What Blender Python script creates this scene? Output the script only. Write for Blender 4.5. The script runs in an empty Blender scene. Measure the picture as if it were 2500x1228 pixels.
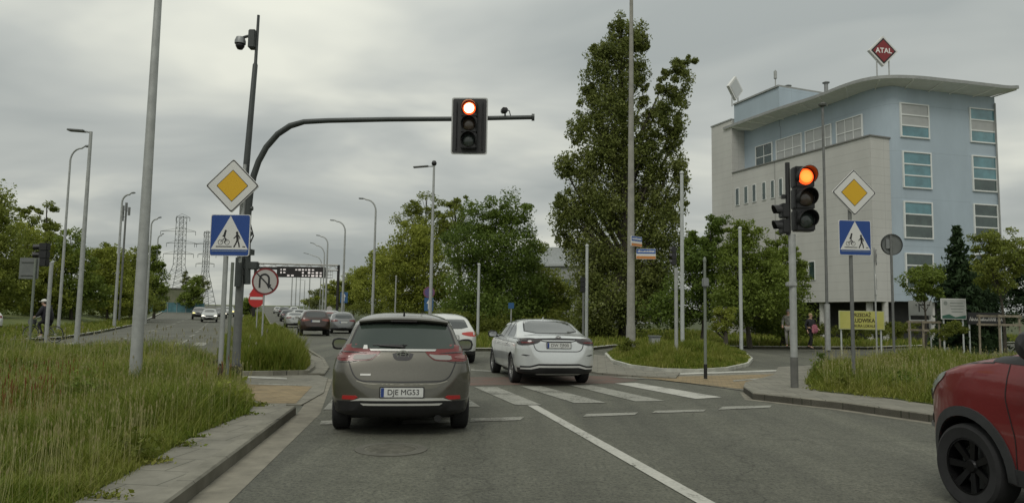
import bpy, bmesh, math, random
import numpy as np
from mathutils import Vector, Matrix
from mathutils.bvhtree import BVHTree

random.seed(7)
rng = np.random.default_rng(7)
PI = math.pi
SC = bpy.context.scene
COL = SC.collection

# ------------------------------------------------------------ camera
F = 1750.0
PITCH = math.atan((768 - 614) / F)
ROLL = 0.0163
CAMH = 1.52
CM = Matrix.Rotation(PI / 2 + PITCH, 3, 'X') @ Matrix.Rotation(ROLL, 3, 'Z')
cam_data = bpy.data.cameras.new('camera')
cam_data.sensor_width = 36.0
cam_data.lens = 36.0 * F / 2500.0
cam_data.clip_start = 0.1
cam_data.clip_end = 6000.0
cam = bpy.data.objects.new('camera', cam_data)
COL.objects.link(cam)
cam.matrix_world = Matrix.Translation((0, 0, CAMH)) @ CM.to_4x4()
SC.camera = cam
CAM = Vector((0, 0, CAMH))

# ------------------------------------------------------------ world: overcast sky
SUN_ELEV, SUN_ROT = math.radians(52), math.radians(200)
world = bpy.data.worlds.new('World')
SC.world = world
world.use_nodes = True
nt = world.node_tree
nt.nodes.clear()
def N(t, **kw):
    n = nt.nodes.new(t)
    for k, v in kw.items():
        setattr(n, k, v)
    return n
out = N('ShaderNodeOutputWorld')
bg = N('ShaderNodeBackground')
bg.inputs['Strength'].default_value = 1.0
nt.links.new(bg.outputs[0], out.inputs[0])
sky = N('ShaderNodeTexSky', sky_type='NISHITA')
sky.sun_disc = False
sky.sun_elevation = SUN_ELEV
sky.sun_rotation = SUN_ROT
tc = N('ShaderNodeTexCoord')
sep = N('ShaderNodeSeparateXYZ')
nt.links.new(tc.outputs['Generated'], sep.inputs[0])
def MATH(op, a, b=None, c=None):
    m = N('ShaderNodeMath', operation=op)
    for i, v in enumerate((a, b, c)):
        if v is None: continue
        if isinstance(v, (int, float)): m.inputs[i].default_value = v
        else: nt.links.new(v, m.inputs[i])
    return m.outputs[0]
zc = MATH('MAXIMUM', sep.outputs[2], 0.0)
den = MATH('ADD', zc, 0.16)
ux = MATH('DIVIDE', sep.outputs[0], den)
uy = MATH('DIVIDE', sep.outputs[1], den)
cmb = N('ShaderNodeCombineXYZ')
nt.links.new(ux, cmb.inputs[0]); nt.links.new(uy, cmb.inputs[1])
n1 = N('ShaderNodeTexNoise'); n1.inputs['Scale'].default_value = 0.95
n1.inputs['Detail'].default_value = 4.5; n1.inputs['Roughness'].default_value = 0.48
n1.inputs['Distortion'].default_value = 0.35
mp = N('ShaderNodeMapping'); mp.inputs['Location'].default_value = (3.1, 1.7, 0)
mp.inputs['Rotation'].default_value = (0, 0, 0.5); mp.inputs['Scale'].default_value = (0.9, 1.25, 1)
nt.links.new(cmb.outputs[0], mp.inputs[0]); nt.links.new(mp.outputs[0], n1.inputs[0])
cr = N('ShaderNodeValToRGB')
cr.color_ramp.elements[0].position = 0.32; cr.color_ramp.elements[0].color = (0.272, 0.294, 0.284, 1)
cr.color_ramp.elements[1].position = 0.68; cr.color_ramp.elements[1].color = (0.585, 0.590, 0.515, 1)
e = cr.color_ramp.elements.new(0.5); e.color = (0.385, 0.402, 0.376, 1)
nt.links.new(n1.outputs[0], cr.inputs[0])
# an overcast sky is brighter towards the zenith (CIE law)
gr = MATH('MULTIPLY_ADD', zc, 1.0, 0.93)
mul = N('ShaderNodeVectorMath', operation='SCALE')
nt.links.new(cr.outputs[0], mul.inputs[0]); nt.links.new(gr, mul.inputs['Scale'])
sk = N('ShaderNodeVectorMath', operation='SCALE'); sk.inputs['Scale'].default_value = 0.004
nt.links.new(sky.outputs[0], sk.inputs[0])
add = N('ShaderNodeVectorMath', operation='ADD')
nt.links.new(mul.outputs[0], add.inputs[0]); nt.links.new(sk.outputs[0], add.inputs[1])
nt.links.new(add.outputs[0], bg.inputs['Color'])

sun_d = bpy.data.lights.new('sun', 'SUN')
sun_d.energy = 1.0
sun_d.angle = math.radians(25)
sun_d.color = (1.0, 0.96, 0.88)
sun = bpy.data.objects.new('sun', sun_d)
COL.objects.link(sun)
sun.rotation_euler = (PI / 2 - SUN_ELEV, 0, PI - SUN_ROT)

SC.view_settings.view_transform = 'Standard'
SC.view_settings.look = 'None'
SC.view_settings.exposure = 0.12
SC.view_settings.gamma = 1.0
SC.render.engine = 'CYCLES'
SC.cycles.max_bounces = 6
SC.cycles.transparent_max_bounces = 8

# ------------------------------------------------------------ picture <-> place
def ray(px, py):
    return CM @ Vector(((px - 1250) / F, -(py - 614) / F, -1.0))
def G(px, py, z=0.0):
    "ground point seen at a pixel, on level z"
    d = ray(px, py); t = (z - CAMH) / d.z
    p = CAM + d * t
    return Vector((p.x, p.y, z))
def D(px, py, Y):
    "point at distance Y seen at a pixel"
    d = ray(px, py); return CAM + d * (Y / d.y)
def proj(p):
    q = CM.transposed() @ (Vector(p) - CAM)
    return (1250 + F * q.x / -q.z, 614 - F * q.y / -q.z)
def zrow(X, Y, py):
    "height at which the vertical through X,Y crosses picture row py"
    a, b = -20.0, 80.0
    for _ in range(50):
        m = (a + b) / 2
        if proj((X, Y, m))[1] > py: a = m
        else: b = m
    return (a + b) / 2
def plane_hit(px, py, P0, u):
    "hit of the pixel ray with the vertical plane through P0 along u -> (s, z)"
    d = ray(px, py)
    n = Vector((u[1], -u[0], 0))
    t = (Vector((P0[0], P0[1], 0)) - CAM).dot(n) / d.dot(n)
    p = CAM + d * t
    return (p.x - P0[0]) * u[0] + (p.y - P0[1]) * u[1], p.z
def terr(y):
    if y < 60: return 0.0
    s = min(y, 520) - 60
    return 0.0125 * s * s / (s + 40)

# ------------------------------------------------------------ objects
def link(o):
    COL.objects.link(o); return o
def tag(o, label, cat, group=None, kind=None):
    if label: o['label'] = label
    if cat: o['category'] = cat
    if group: o['group'] = group
    if kind: o['kind'] = kind
    return o
def empty(name, loc, rz=0.0, label=None, cat=None, group=None):
    o = bpy.data.objects.new(name, None)
    o.empty_display_size = 0.3
    o.location = loc; o.rotation_euler = (0, 0, rz)
    link(o); return tag(o, label, cat, group)
def finish(name, bm, m, parent=None, smooth=False, label=None):
    me = bpy.data.meshes.new(name)
    bmesh.ops.recalc_face_normals(bm, faces=bm.faces)
    bm.to_mesh(me); bm.free()
    o = bpy.data.objects.new(name, me)
    ms = m if isinstance(m, (list, tuple)) else [m]
    for x in ms: me.materials.append(x)
    if smooth:
        me.polygons.foreach_set('use_smooth', [True] * len(me.polygons))
        if smooth != 'all':
            me.set_sharp_from_angle(angle=math.radians(35))
    link(o)
    if parent is not None: o.parent = parent
    if label: o['label'] = label
    return o
def from_arrays(name, V, Fc, m, parent=None, smooth=False, fsize=None):
    me = bpy.data.meshes.new(name)
    me.vertices.add(len(V)); me.vertices.foreach_set('co', np.asarray(V, np.float32).ravel())
    Fc = np.asarray(Fc, np.int32)
    n, k = Fc.shape
    me.loops.add(n * k); me.loops.foreach_set('vertex_index', Fc.ravel())
    me.polygons.add(n)
    me.polygons.foreach_set('loop_start', np.arange(0, n * k, k, dtype=np.int32))
    me.materials.append(m)
    me.update(calc_edges=True)
    if smooth: me.polygons.foreach_set('use_smooth', [True] * n)
    o = bpy.data.objects.new(name, me)
    link(o)
    if parent is not None: o.parent = parent
    return o
def copy_tree(o, parent=None, only=None):
    c = o.copy(); COL.objects.link(c); c.parent = parent
    for ch in list(o.children): copy_tree(ch, c)
    return c
def box(bm, c, s, R=None, bev=0.0):
    "box centred at c of size s"
    r = bmesh.ops.create_cube(bm, size=1.0)
    vs = r['verts']
    for v in vs: v.co = Vector((v.co.x * s[0], v.co.y * s[1], v.co.z * s[2]))
    if bev > 0:
        es = list({e for v in vs for e in v.link_edges})
        q = bmesh.ops.bevel(bm, geom=es, offset=bev, segments=2, affect='EDGES')
        vs = list({v for f in q['faces'] for v in f.verts} | {v for v in vs if v.is_valid})
        fs = set(); 
        todo = list(vs); seen = set(vs)
        while todo:
            v = todo.pop()
            for e in v.link_edges:
                w = e.other_vert(v)
                if w not in seen: seen.add(w); todo.append(w)
        vs = list(seen)
    for v in vs:
        p = v.co.copy()
        if R is not None: p = R @ p
        v.co = p + Vector(c)
    return vs
def frame(d):
    d = d.normalized()
    a = Vector((0, 0, 1)) if abs(d.z) < 0.9 else Vector((1, 0, 0))
    u = d.cross(a).normalized(); w = d.cross(u).normalized()
    return u, w
def tube(bm, pts, rad, n=10, cap=True):
    pts = [Vector(p) for p in pts]
    if not hasattr(rad, '__len__'): rad = [rad] * len(pts)
    rings = []
    u = None
    for i, p in enumerate(pts):
        if i == 0: d = pts[1] - pts[0]
        elif i == len(pts) - 1: d = pts[-1] - pts[-2]
        else: d = (pts[i + 1] - pts[i]).normalized() + (pts[i] - pts[i - 1]).normalized()
        if d.length < 1e-9: d = Vector((0, 0, 1))
        d.normalize()
        if u is None: u, w = frame(d)
        else:
            u = (u - d * u.dot(d))
            if u.length < 1e-6: u, w = frame(d)
            u.normalize(); w = d.cross(u)
        rings.append([bm.verts.new(p + (u * math.cos(a) + w * math.sin(a)) * rad[i])
                      for a in [2 * PI * k / n for k in range(n)]])
    for a, b in zip(rings, rings[1:]):
        for k in range(n):
            bm.faces.new((a[k], a[(k + 1) % n], b[(k + 1) % n], b[k]))
    if cap:
        bm.faces.new(rings[0][::-1]); bm.faces.new(rings[-1])
def lathe(bm, prof, c, axis, n=32, cap=True):
    "prof: (r, h) along axis"
    axis = Vector(axis).normalized(); u, w = frame(axis); c = Vector(c)
    rings = []
    for r, h in prof:
        rings.append([bm.verts.new(c + axis * h + (u * math.cos(a) + w * math.sin(a)) * max(r, 1e-4))
                      for a in [2 * PI * k / n for k in range(n)]])
    for a, b in zip(rings, rings[1:]):
        for k in range(n):
            bm.faces.new((a[k], a[(k + 1) % n], b[(k + 1) % n], b[k]))
    if not cap or tuple(prof[0]) == tuple(prof[-1]): return
    if prof[0][0] > 1e-3: bm.faces.new(rings[0][::-1])
    if prof[-1][0] > 1e-3: bm.faces.new(rings[-1])
def prism(bm, poly, z0, z1):
    "poly: xy points; z0/z1 numbers"
    a = [bm.verts.new((p[0], p[1], z0)) for p in poly]
    b = [bm.verts.new((p[0], p[1], z1)) for p in poly]
    n = len(poly)
    bm.faces.new(a[::-1]); bm.faces.new(b)
    for i in range(n): bm.faces.new((a[i], a[(i + 1) % n], b[(i + 1) % n], b[i]))
def plate_poly(bm, poly, O, U, W, th, off=0.0):
    "flat panel: 2-D poly in the frame O,U,W with thickness th along -normal; off lifts it along the normal"
    Nn = U.cross(W).normalized()
    a = [bm.verts.new(O + U * p[0] + W * p[1] + Nn * off) for p in poly]
    b = [bm.verts.new(O + U * p[0] + W * p[1] + Nn * (off - th)) for p in poly]
    n = len(poly)
    bm.faces.new(a); bm.faces.new(b[::-1])
    for i in range(n): bm.faces.new((a[i], b[i], b[(i + 1) % n], a[(i + 1) % n]))
def circ(r, n=32, cx=0, cy=0):
    return [(cx + r * math.cos(2 * PI * k / n), cy + r * math.sin(2 * PI * k / n)) for k in range(n)]
def rrect(w, h, r, n=4):
    o = []
    for cx, cy, a0 in ((w/2-r, h/2-r, 0), (-w/2+r, h/2-r, 90), (-w/2+r, -h/2+r, 180), (w/2-r, -h/2+r, 270)):
        for k in range(n + 1):
            a = math.radians(a0 + 90 * k / n); o.append((cx + r * math.cos(a), cy + r * math.sin(a)))
    return o

# ------------------------------------------------------------ materials
MATS = {}
def mat(name, col, rough=0.7, metal=0.0, var=0.0, scale=3.0, bump=0.0, bscale=30.0, coat=0.0,
        col2=None, spec=0.5, em=None, ems=0.0, detail=4.0, streak=None):
    if name in MATS: return MATS[name]
    m = bpy.data.materials.new(name); m.use_nodes = True
    t = m.node_tree; b = t.nodes['Principled BSDF']
    b.inputs['Base Color'].default_value = (*col, 1)
    b.inputs['Roughness'].default_value = rough
    b.inputs['Metallic'].default_value = metal
    b.inputs['Specular IOR Level'].default_value = spec
    if coat: b.inputs['Coat Weight'].default_value = coat; b.inputs['Coat Roughness'].default_value = 0.04
    if em: b.inputs['Emission Color'].default_value = (*em, 1); b.inputs['Emission Strength'].default_value = ems
    tcn = t.nodes.new('ShaderNodeTexCoord')
    if var > 0 or col2:
        nz = t.nodes.new('ShaderNodeTexNoise'); nz.inputs['Scale'].default_value = scale
        nz.inputs['Detail'].default_value = detail; nz.inputs['Roughness'].default_value = 0.6
        src = tcn.outputs['Object']
        if streak:
            mpn = t.nodes.new('ShaderNodeMapping'); mpn.inputs['Scale'].default_value = streak
            t.links.new(src, mpn.inputs[0]); src = mpn.outputs[0]
        t.links.new(src, nz.inputs[0])
        r = t.nodes.new('ShaderNodeValToRGB')
        c2 = col2 or tuple(min(1, c * (1 + var)) for c in col)
        c1 = col if col2 else tuple(c * (1 - var) for c in col)
        r.color_ramp.elements[0].position = 0.33; r.color_ramp.elements[0].color = (*c1, 1)
        r.color_ramp.elements[1].position = 0.67; r.color_ramp.elements[1].color = (*c2, 1)
        t.links.new(nz.outputs[0], r.inputs[0]); t.links.new(r.outputs[0], b.inputs['Base Color'])
    if bump > 0:
        nb = t.nodes.new('ShaderNodeTexNoise'); nb.inputs['Scale'].default_value = bscale
        nb.inputs['Detail'].default_value = 3
        t.links.new(tcn.outputs['Object'], nb.inputs[0])
        bp = t.nodes.new('ShaderNodeBump'); bp.inputs['Strength'].default_value = bump
        bp.inputs['Distance'].default_value = 0.01
        t.links.new(nb.outputs[0], bp.inputs['Height']); t.links.new(bp.outputs[0], b.inputs['Normal'])
    MATS[name] = m; return m
def leafmat(name, c1, c2, trans=0.36, nscale=0.6, rnd=0.36, sat=None):
    "leaf colour: big patches from noise, small steps per leaf"
    if name in MATS: return MATS[name]
    m = bpy.data.materials.new(name); m.use_nodes = True
    t = m.node_tree; b = t.nodes['Principled BSDF']
    b.inputs['Roughness'].default_value = 0.6; b.inputs['Specular IOR Level'].default_value = 0.3
    c1 = tuple(x * 1.18 for x in c1); c2 = tuple(x * 1.18 for x in c2)
    tcn = t.nodes.new('ShaderNodeTexCoord'); nz = t.nodes.new('ShaderNodeTexNoise')
    nz.inputs['Scale'].default_value = nscale; nz.inputs['Detail'].default_value = 4
    t.links.new(tcn.outputs['Object'], nz.inputs[0])
    geo = t.nodes.new('ShaderNodeNewGeometry')
    mx = t.nodes.new('ShaderNodeMath'); mx.operation = 'MULTIPLY_ADD'
    t.links.new(geo.outputs['Random Per Island'], mx.inputs[0]); mx.inputs[1].default_value = rnd
    mm = t.nodes.new('ShaderNodeMath'); mm.operation = 'MULTIPLY_ADD'
    t.links.new(nz.outputs[0], mm.inputs[0]); mm.inputs[1].default_value = 1.6; mm.inputs[2].default_value = -0.3 - rnd / 2
    t.links.new(mm.outputs[0], mx.inputs[2])
    r = t.nodes.new('ShaderNodeValToRGB')
    cols = [c1, c2] if sat is None else [c1, c2, sat]
    r.color_ramp.elements[0].position = 0.0; r.color_ramp.elements[0].color = (*c1, 1)
    r.color_ramp.elements[1].position = 0.8 if sat is None else 0.72; r.color_ramp.elements[1].color = (*c2, 1)
    if sat is not None:
        e = r.color_ramp.elements.new(1.0); e.color = (*sat, 1)
    t.links.new(mx.outputs[0], r.inputs[0])
    t.links.new(r.outputs[0], b.inputs['Base Color'])
    tr = t.nodes.new('ShaderNodeBsdfTranslucent'); ms = t.nodes.new('ShaderNodeMixShader')
    ms.inputs[0].default_value = trans
    t.links.new(r.outputs[0], tr.inputs[0]); t.links.new(b.outputs[0], ms.inputs[1]); t.links.new(tr.outputs[0], ms.inputs[2])
    t.links.new(ms.outputs[0], t.nodes['Material Output'].inputs[0])
    MATS[name] = m; return m
M_STEEL = mat('galvanised_steel', (0.36, 0.37, 0.36), 0.5, 0.35, var=0.12, scale=6)
M_STEELD = mat('weathered_steel', (0.15, 0.155, 0.15), 0.55, 0.3, var=0.15, scale=6)
M_DARKPOLE = mat('dark_green_grey_paint', (0.045, 0.052, 0.05), 0.5, 0.1, var=0.15, scale=5)
M_CONC = mat('pole_concrete', (0.27, 0.265, 0.235), 0.9, var=0.15, scale=5, bump=0.3)
M_BLACK = mat('black_plastic', (0.012, 0.012, 0.013), 0.45, var=0.2, scale=8)
M_RUBBER = mat('tyre_rubber', (0.016, 0.016, 0.017), 0.85, var=0.2, scale=9)
M_CHROME = mat('chrome', (0.65, 0.66, 0.66), 0.15, 1.0)
M_GLASS = mat('car_glass', (0.02, 0.024, 0.022), 0.06, 0.0, spec=0.9, coat=0.6)
M_WHITE = mat('white_sheeting', (0.62, 0.62, 0.60), 0.45)
M_SGREY = mat('sign_back_grey', (0.24, 0.25, 0.25), 0.5, 0.5, var=0.1)
M_YEL = mat('sign_yellow', (0.62, 0.37, 0.01), 0.45)
M_BLUE = mat('sign_blue', (0.012, 0.055, 0.24), 0.42)
M_SBLACK = mat('sign_black', (0.01, 0.01, 0.012), 0.5)
M_SRED = mat('sign_red', (0.42, 0.02, 0.018), 0.45)
def text_mesh(s, size, m, parent, M4, name='lettering', ext=0.002, sx=1.0, bold=0.0):
    cu = bpy.data.curves.new('t', 'FONT'); cu.body = s; cu.size = size; cu.extrude = ext
    cu.align_x = 'CENTER'; cu.align_y = 'CENTER'; cu.offset = bold
    o = bpy.data.objects.new('t', cu); COL.objects.link(o)
    dg = bpy.context.evaluated_depsgraph_get()
    me = bpy.data.meshes.new_from_object(o.evaluated_get(dg))
    bpy.data.objects.remove(o)
    me.transform(Matrix.Diagonal((sx, 1, 1, 1)))
    me.transform(M4)
    me.materials.clear(); me.materials.append(m)
    q = bpy.data.objects.new(name, me); link(q); q.parent = parent
    return q
def basis(O, U, W):
    Nn = U.cross(W)
    M = Matrix(((U.x, W.x, Nn.x, O.x), (U.y, W.y, Nn.y, O.y), (U.z, W.z, Nn.z, O.z), (0, 0, 0, 1)))
    return M
# ============================================================ THE GROUND
def asphalt_mat():
    m = bpy.data.materials.new('asphalt'); m.use_nodes = True
    t = m.node_tree; b = t.nodes['Principled BSDF']; L = t.links.new
    tcn = t.nodes.new('ShaderNodeTexCoord'); O = tcn.outputs['Object']
    def noise(s, d=3, r=0.6, src=O):
        n = t.nodes.new('ShaderNodeTexNoise'); n.inputs['Scale'].default_value = s
        n.inputs['Detail'].default_value = d; n.inputs['Roughness'].default_value = r; L(src, n.inputs[0]); return n.outputs[0]
    def ramp(v, stops):
        r = t.nodes.new('ShaderNodeValToRGB')
        while len(r.color_ramp.elements) < len(stops): r.color_ramp.elements.new(0.5)
        for e, (p, c) in zip(r.color_ramp.elements, stops): e.position = p; e.color = (*c, 1)
        L(v, r.inputs[0]); return r.outputs[0]
    def mult(a, b_, f=1.0):
        x = t.nodes.new('ShaderNodeMixRGB'); x.blend_type = 'MULTIPLY'; x.inputs[0].default_value = f
        L(a, x.inputs[1]); L(b_, x.inputs[2]); return x.outputs[0]
    base = ramp(noise(0.35, 4), [(0.3, (0.077, 0.078, 0.062)), (0.7, (0.108, 0.108, 0.088))])
    mp = t.nodes.new('ShaderNodeMapping'); mp.inputs['Rotation'].default_value = (0, 0, -0.18)
    mp.inputs['Scale'].default_value = (1.1, 0.09, 1); L(O, mp.inputs[0])
    lanes = ramp(noise(1.0, 3, 0.6, mp.outputs[0]), [(0.3, (0.66, 0.66, 0.66)), (0.7, (1.18, 1.18, 1.15))])
    grit = ramp(noise(26, 4, 0.85), [(0.36, (0.34, 0.34, 0.32)), (0.47, (1, 1, 1)), (0.64, (1.55, 1.55, 1.45))])
    blot = ramp(noise(6, 4, 0.7), [(0.32, (0.78, 0.78, 0.76)), (0.6, (1.05, 1.05, 1.05))])
    vo = t.nodes.new('ShaderNodeTexVoronoi'); vo.feature = 'DISTANCE_TO_EDGE'; vo.inputs['Scale'].default_value = 0.28
    dn = t.nodes.new('ShaderNodeVectorMath'); dn.operation = 'ADD'
    nz3 = t.nodes.new('ShaderNodeTexNoise'); nz3.inputs['Scale'].default_value = 1.3; nz3.inputs['Detail'].default_value = 5; L(O, nz3.inputs[0])
    L(O, dn.inputs[0]); L(nz3.outputs[1], dn.inputs[1]); L(dn.outputs[0], vo.inputs[0])
    crack = ramp(vo.outputs[0], [(0.0, (0.6, 0.6, 0.58)), (0.006, (1, 1, 1))])
    c = mult(mult(mult(mult(base, lanes), grit), blot), crack)
    L(c, b.inputs['Base Color']); b.inputs['Roughness'].default_value = 0.82
    bp = t.nodes.new('ShaderNodeBump'); bp.inputs['Strength'].default_value = 0.5; bp.inputs['Distance'].default_value = 0.008
    L(noise(60, 3, 0.8), bp.inputs['Height']); L(bp.outputs[0], b.inputs['Normal'])
    return m
def brickmat(name, c1, c2, mortar, w, h, rot=0.0, msize=0.012, nv=0.25):
    m = bpy.data.materials.new(name); m.use_nodes = True
    t = m.node_tree; b = t.nodes['Principled BSDF']; L = t.links.new
    tcn = t.nodes.new('ShaderNodeTexCoord'); mp = t.nodes.new('ShaderNodeMapping'); mp.inputs['Rotation'].default_value = (0, 0, rot)
    L(tcn.outputs['Object'], mp.inputs[0])
    br = t.nodes.new('ShaderNodeTexBrick'); br.inputs['Color1'].default_value = (*c1, 1); br.inputs['Color2'].default_value = (*c2, 1)
    br.inputs['Mortar'].default_value = (*mortar, 1); br.inputs['Scale'].default_value = 1.0
    br.inputs['Mortar Size'].default_value = msize; br.inputs['Brick Width'].default_value = w; br.inputs['Row Height'].default_value = h
    L(mp.outputs[0], br.inputs[0])
    nz = t.nodes.new('ShaderNodeTexNoise'); nz.inputs['Scale'].default_value = 2.3; nz.inputs['Detail'].default_value = 6; nz.inputs['Roughness'].default_value = 0.7
    L(tcn.outputs['Object'], nz.inputs[0])
    r = t.nodes.new('ShaderNodeValToRGB'); r.color_ramp.elements[0].position = 0.3; r.color_ramp.elements[0].color = (1 - nv, 1 - nv, 1 - nv * 1.1, 1)
    r.color_ramp.elements[1].position = 0.7; r.color_ramp.elements[1].color = (1 + nv * .6, 1 + nv * .6, 1 + nv * .5, 1)
    L(nz.outputs[0], r.inputs[0])
    x = t.nodes.new('ShaderNodeMixRGB'); x.blend_type = 'MULTIPLY'; x.inputs[0].default_value = 1
    L(br.outputs[0], x.inputs[1]); L(r.outputs[0], x.inputs[2]); L(x.outputs[0], b.inputs['Base Color'])
    b.inputs['Roughness'].default_value = 0.9
    return m
M_ASPH = asphalt_mat()
M_SOIL = mat('soil_under_grass', (0.035, 0.05, 0.012), 0.95, col2=(0.06, 0.07, 0.02), scale=1.2)
M_GROUND = mat('meadow_ground', (0.06, 0.085, 0.016), 0.95, col2=(0.11, 0.125, 0.03), scale=0.4, detail=8)
M_KERB = brickmat('kerb_concrete', (0.22, 0.21, 0.175), (0.18, 0.172, 0.145), (0.06, 0.06, 0.05), 1.0, 1.0, 0.0, 0.006, 0.4)
M_KSHADE = mat('kerb_face_shade', (0.075, 0.07, 0.05), 0.9, col2=(0.135, 0.128, 0.10), scale=2.5, detail=8)  # darker tone for kerb faces: their shade painted into the colour
M_PAVE = brickmat('concrete_slabs', (0.20, 0.19, 0.16), (0.175, 0.168, 0.142), (0.09, 0.09, 0.07), 0.5, 0.5, 0.12, 0.008, 0.3)
M_OCHRE = brickmat('ochre_paving', (0.27, 0.20, 0.11), (0.22, 0.17, 0.10), (0.16, 0.13, 0.08), 0.2, 0.1, 0.25, 0.008, 0.35)
M_GUTTER = mat('gutter_concrete', (0.185, 0.172, 0.135), 0.9, var=0.25, scale=3, bump=0.3, detail=8)
M_REDAS = mat('red_cycle_asphalt', (0.135, 0.078, 0.06), 0.85, col2=(0.098, 0.084, 0.068), scale=1.6, bump=0.4, bscale=60, detail=8)

def paintmat(name, c, thr):
    "worn thermoplastic: chipped through to the asphalt"
    m = bpy.data.materials.new(name); m.use_nodes = True
    t = m.node_tree; b = t.nodes['Principled BSDF']; b.inputs['Roughness'].default_value = .75
    tcn = t.nodes.new('ShaderNodeTexCoord')
    def nz(s, d, r): n = t.nodes.new('ShaderNodeTexNoise'); n.inputs['Scale'].default_value = s; n.inputs['Detail'].default_value = d; n.inputs['Roughness'].default_value = r; t.links.new(tcn.outputs['Object'], n.inputs[0]); return n.outputs[0]
    a = t.nodes.new('ShaderNodeMath'); a.operation = 'MULTIPLY_ADD'; t.links.new(nz(22, 6, .8), a.inputs[0]); a.inputs[1].default_value = .6
    q = t.nodes.new('ShaderNodeMath'); q.operation = 'MULTIPLY'; t.links.new(nz(1.7, 4, .6), q.inputs[0]); q.inputs[1].default_value = .4; t.links.new(q.outputs[0], a.inputs[2])
    r = t.nodes.new('ShaderNodeValToRGB'); e = r.color_ramp.elements
    e[0].position = thr; e[0].color = (.095, .094, .076, 1); e[1].position = thr + .03; e[1].color = (*[x * .78 for x in c], 1)
    e2 = e.new(min(.95, thr + .16)); e2.color = (*c, 1)
    t.links.new(a.outputs[0], r.inputs[0]); t.links.new(r.outputs[0], b.inputs['Base Color']); return m
M_PAINT = paintmat('road_paint', (.29, .288, .25), .445)
M_PAINTB = paintmat('fresh_road_paint', (.44, .435, .39), .40)
def drape(name, poly, dz, m, skirt=0.0, kind='structure', zfun=None, steps=None):
    bm = bmesh.new()
    vs = [bm.verts.new((p[0], p[1], 0)) for p in poly]
    bm.faces.new(vs)
    for y in (steps or ([60 + 8 * i for i in range(20)] + [230, 260, 300, 350, 420, 520])):
        bmesh.ops.bisect_plane(bm, geom=bm.verts[:] + bm.edges[:] + bm.faces[:], plane_co=(0, y, 0), plane_no=(0, 1, 0))
    bmesh.ops.triangulate(bm, faces=[f for f in bm.faces if len(f.verts) > 4])
    for v in bm.verts: v.co.z = terr(v.co.y) + dz
    bmesh.ops.recalc_face_normals(bm, faces=bm.faces)
    if sum(f.normal.z for f in bm.faces) < 0: bmesh.ops.reverse_faces(bm, faces=bm.faces)
    if skirt:
        be = [e for e in bm.edges if e.is_boundary]
        r = bmesh.ops.extrude_edge_only(bm, edges=be)
        for v in r['geom']:
            if isinstance(v, bmesh.types.BMVert): v.co.z -= skirt
    me = bpy.data.meshes.new(name); bm.to_mesh(me); bm.free(); me.materials.append(m)
    o = link(bpy.data.objects.new(name, me)); o['kind'] = kind
    return o
def kerbline(name, pts, w, z0, z1, m, side=1):
    "a kerb of width w to the left (side=1) of the polyline"
    bm = bmesh.new()
    P = []
    for i in range(len(pts) - 1):
        a, b = Vector(pts[i][:2]), Vector(pts[i + 1][:2])
        n = max(1, int((b - a).length / 3))
        for k in range(n): P.append(a.lerp(b, k / n))
    P.append(Vector(pts[-1][:2]))
    rows = []
    for i, p in enumerate(P):
        d = (P[min(i + 1, len(P) - 1)] - P[max(i - 1, 0)]).normalized()
        nrm = Vector((-d.y, d.x)) * side
        q = p + nrm * w
        t0, t1 = terr(p.y), terr(q.y)
        rows.append([bm.verts.new((p.x, p.y, t0 + z0)), bm.verts.new((p.x, p.y, t0 + z1 - 0.02)), bm.verts.new((p.x + nrm.x * .015, p.y + nrm.y * .015, t0 + z1)),
                     bm.verts.new((q.x, q.y, t1 + z1)), bm.verts.new((q.x, q.y, t1 + z0))])
    for a, b in zip(rows, rows[1:]):
        for k in range(4):
            f = bm.faces.new((a[k], a[k + 1], b[k + 1], b[k]))
            if k == 0: f.material_index = 1  # upright road-side face gets the painted-shade colour
    bm.faces.new(rows[0]); bm.faces.new(rows[-1][::-1])
    o = finish(name, bm, [m, M_KSHADE]); o['kind'] = 'structure'
    return o
def gl(*pp, z=0.0): return [G(x, y, z) for x, y in pp]

# ground sheet to the horizon
drape('ground', [(-2500, -60), (2500, -60), (2500, 4500), (-2500, 4500)], -0.06, M_GROUND)
# asphalt of the junction and both carriageways
drape('road', [(-70, -12), (70, -12), (70, 60), (-14, 66), (-140, 430), (-215, 430), (-60, 66), (-70, 60)], 0.0, M_ASPH)

# --- near median on the left
ker = gl((401, 1228), (723, 990), z=0.13)
kd = (ker[1] - ker[0]).normalized()
k0 = ker[0] - kd * 9
kl = [k0, ker[0], ker[1], G(737, 985, 0.13)]
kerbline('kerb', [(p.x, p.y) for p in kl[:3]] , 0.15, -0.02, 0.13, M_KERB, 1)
bm = bmesh.new()   # gutter strip beside the kerb
nR = Vector((kd.y, -kd.x, 0))
g_end = G(803, 925)
drape('gutter', [(k0 + nR * .003)[:2], (ker[1] + nR * .003)[:2], (ker[1] + kd * .3)[:2], G(785, 925)[:2], G(812, 925)[:2], (ker[1] + nR * .34 + kd * .1)[:2], (k0 + nR * .30)[:2]], 0.004, M_GUTTER)
nl = -nR
slab_in = [k0 + nl * .15, ker[1] + nl * .15]
PAVE_L = [slab_in[0], slab_in[1], G(700, 985, .11), G(620, 985, .11), G(600, 1012, .11), G(480, 1060, .11), G(300, 1165, .11), G(180, 1228, .11), G(180, 1228, .11) - kd * 9 - Vector((1, 0, 0))]
drape('pavement', [p[:2] for p in PAVE_L], 0.115, M_PAVE, skirt=0.12)
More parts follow.
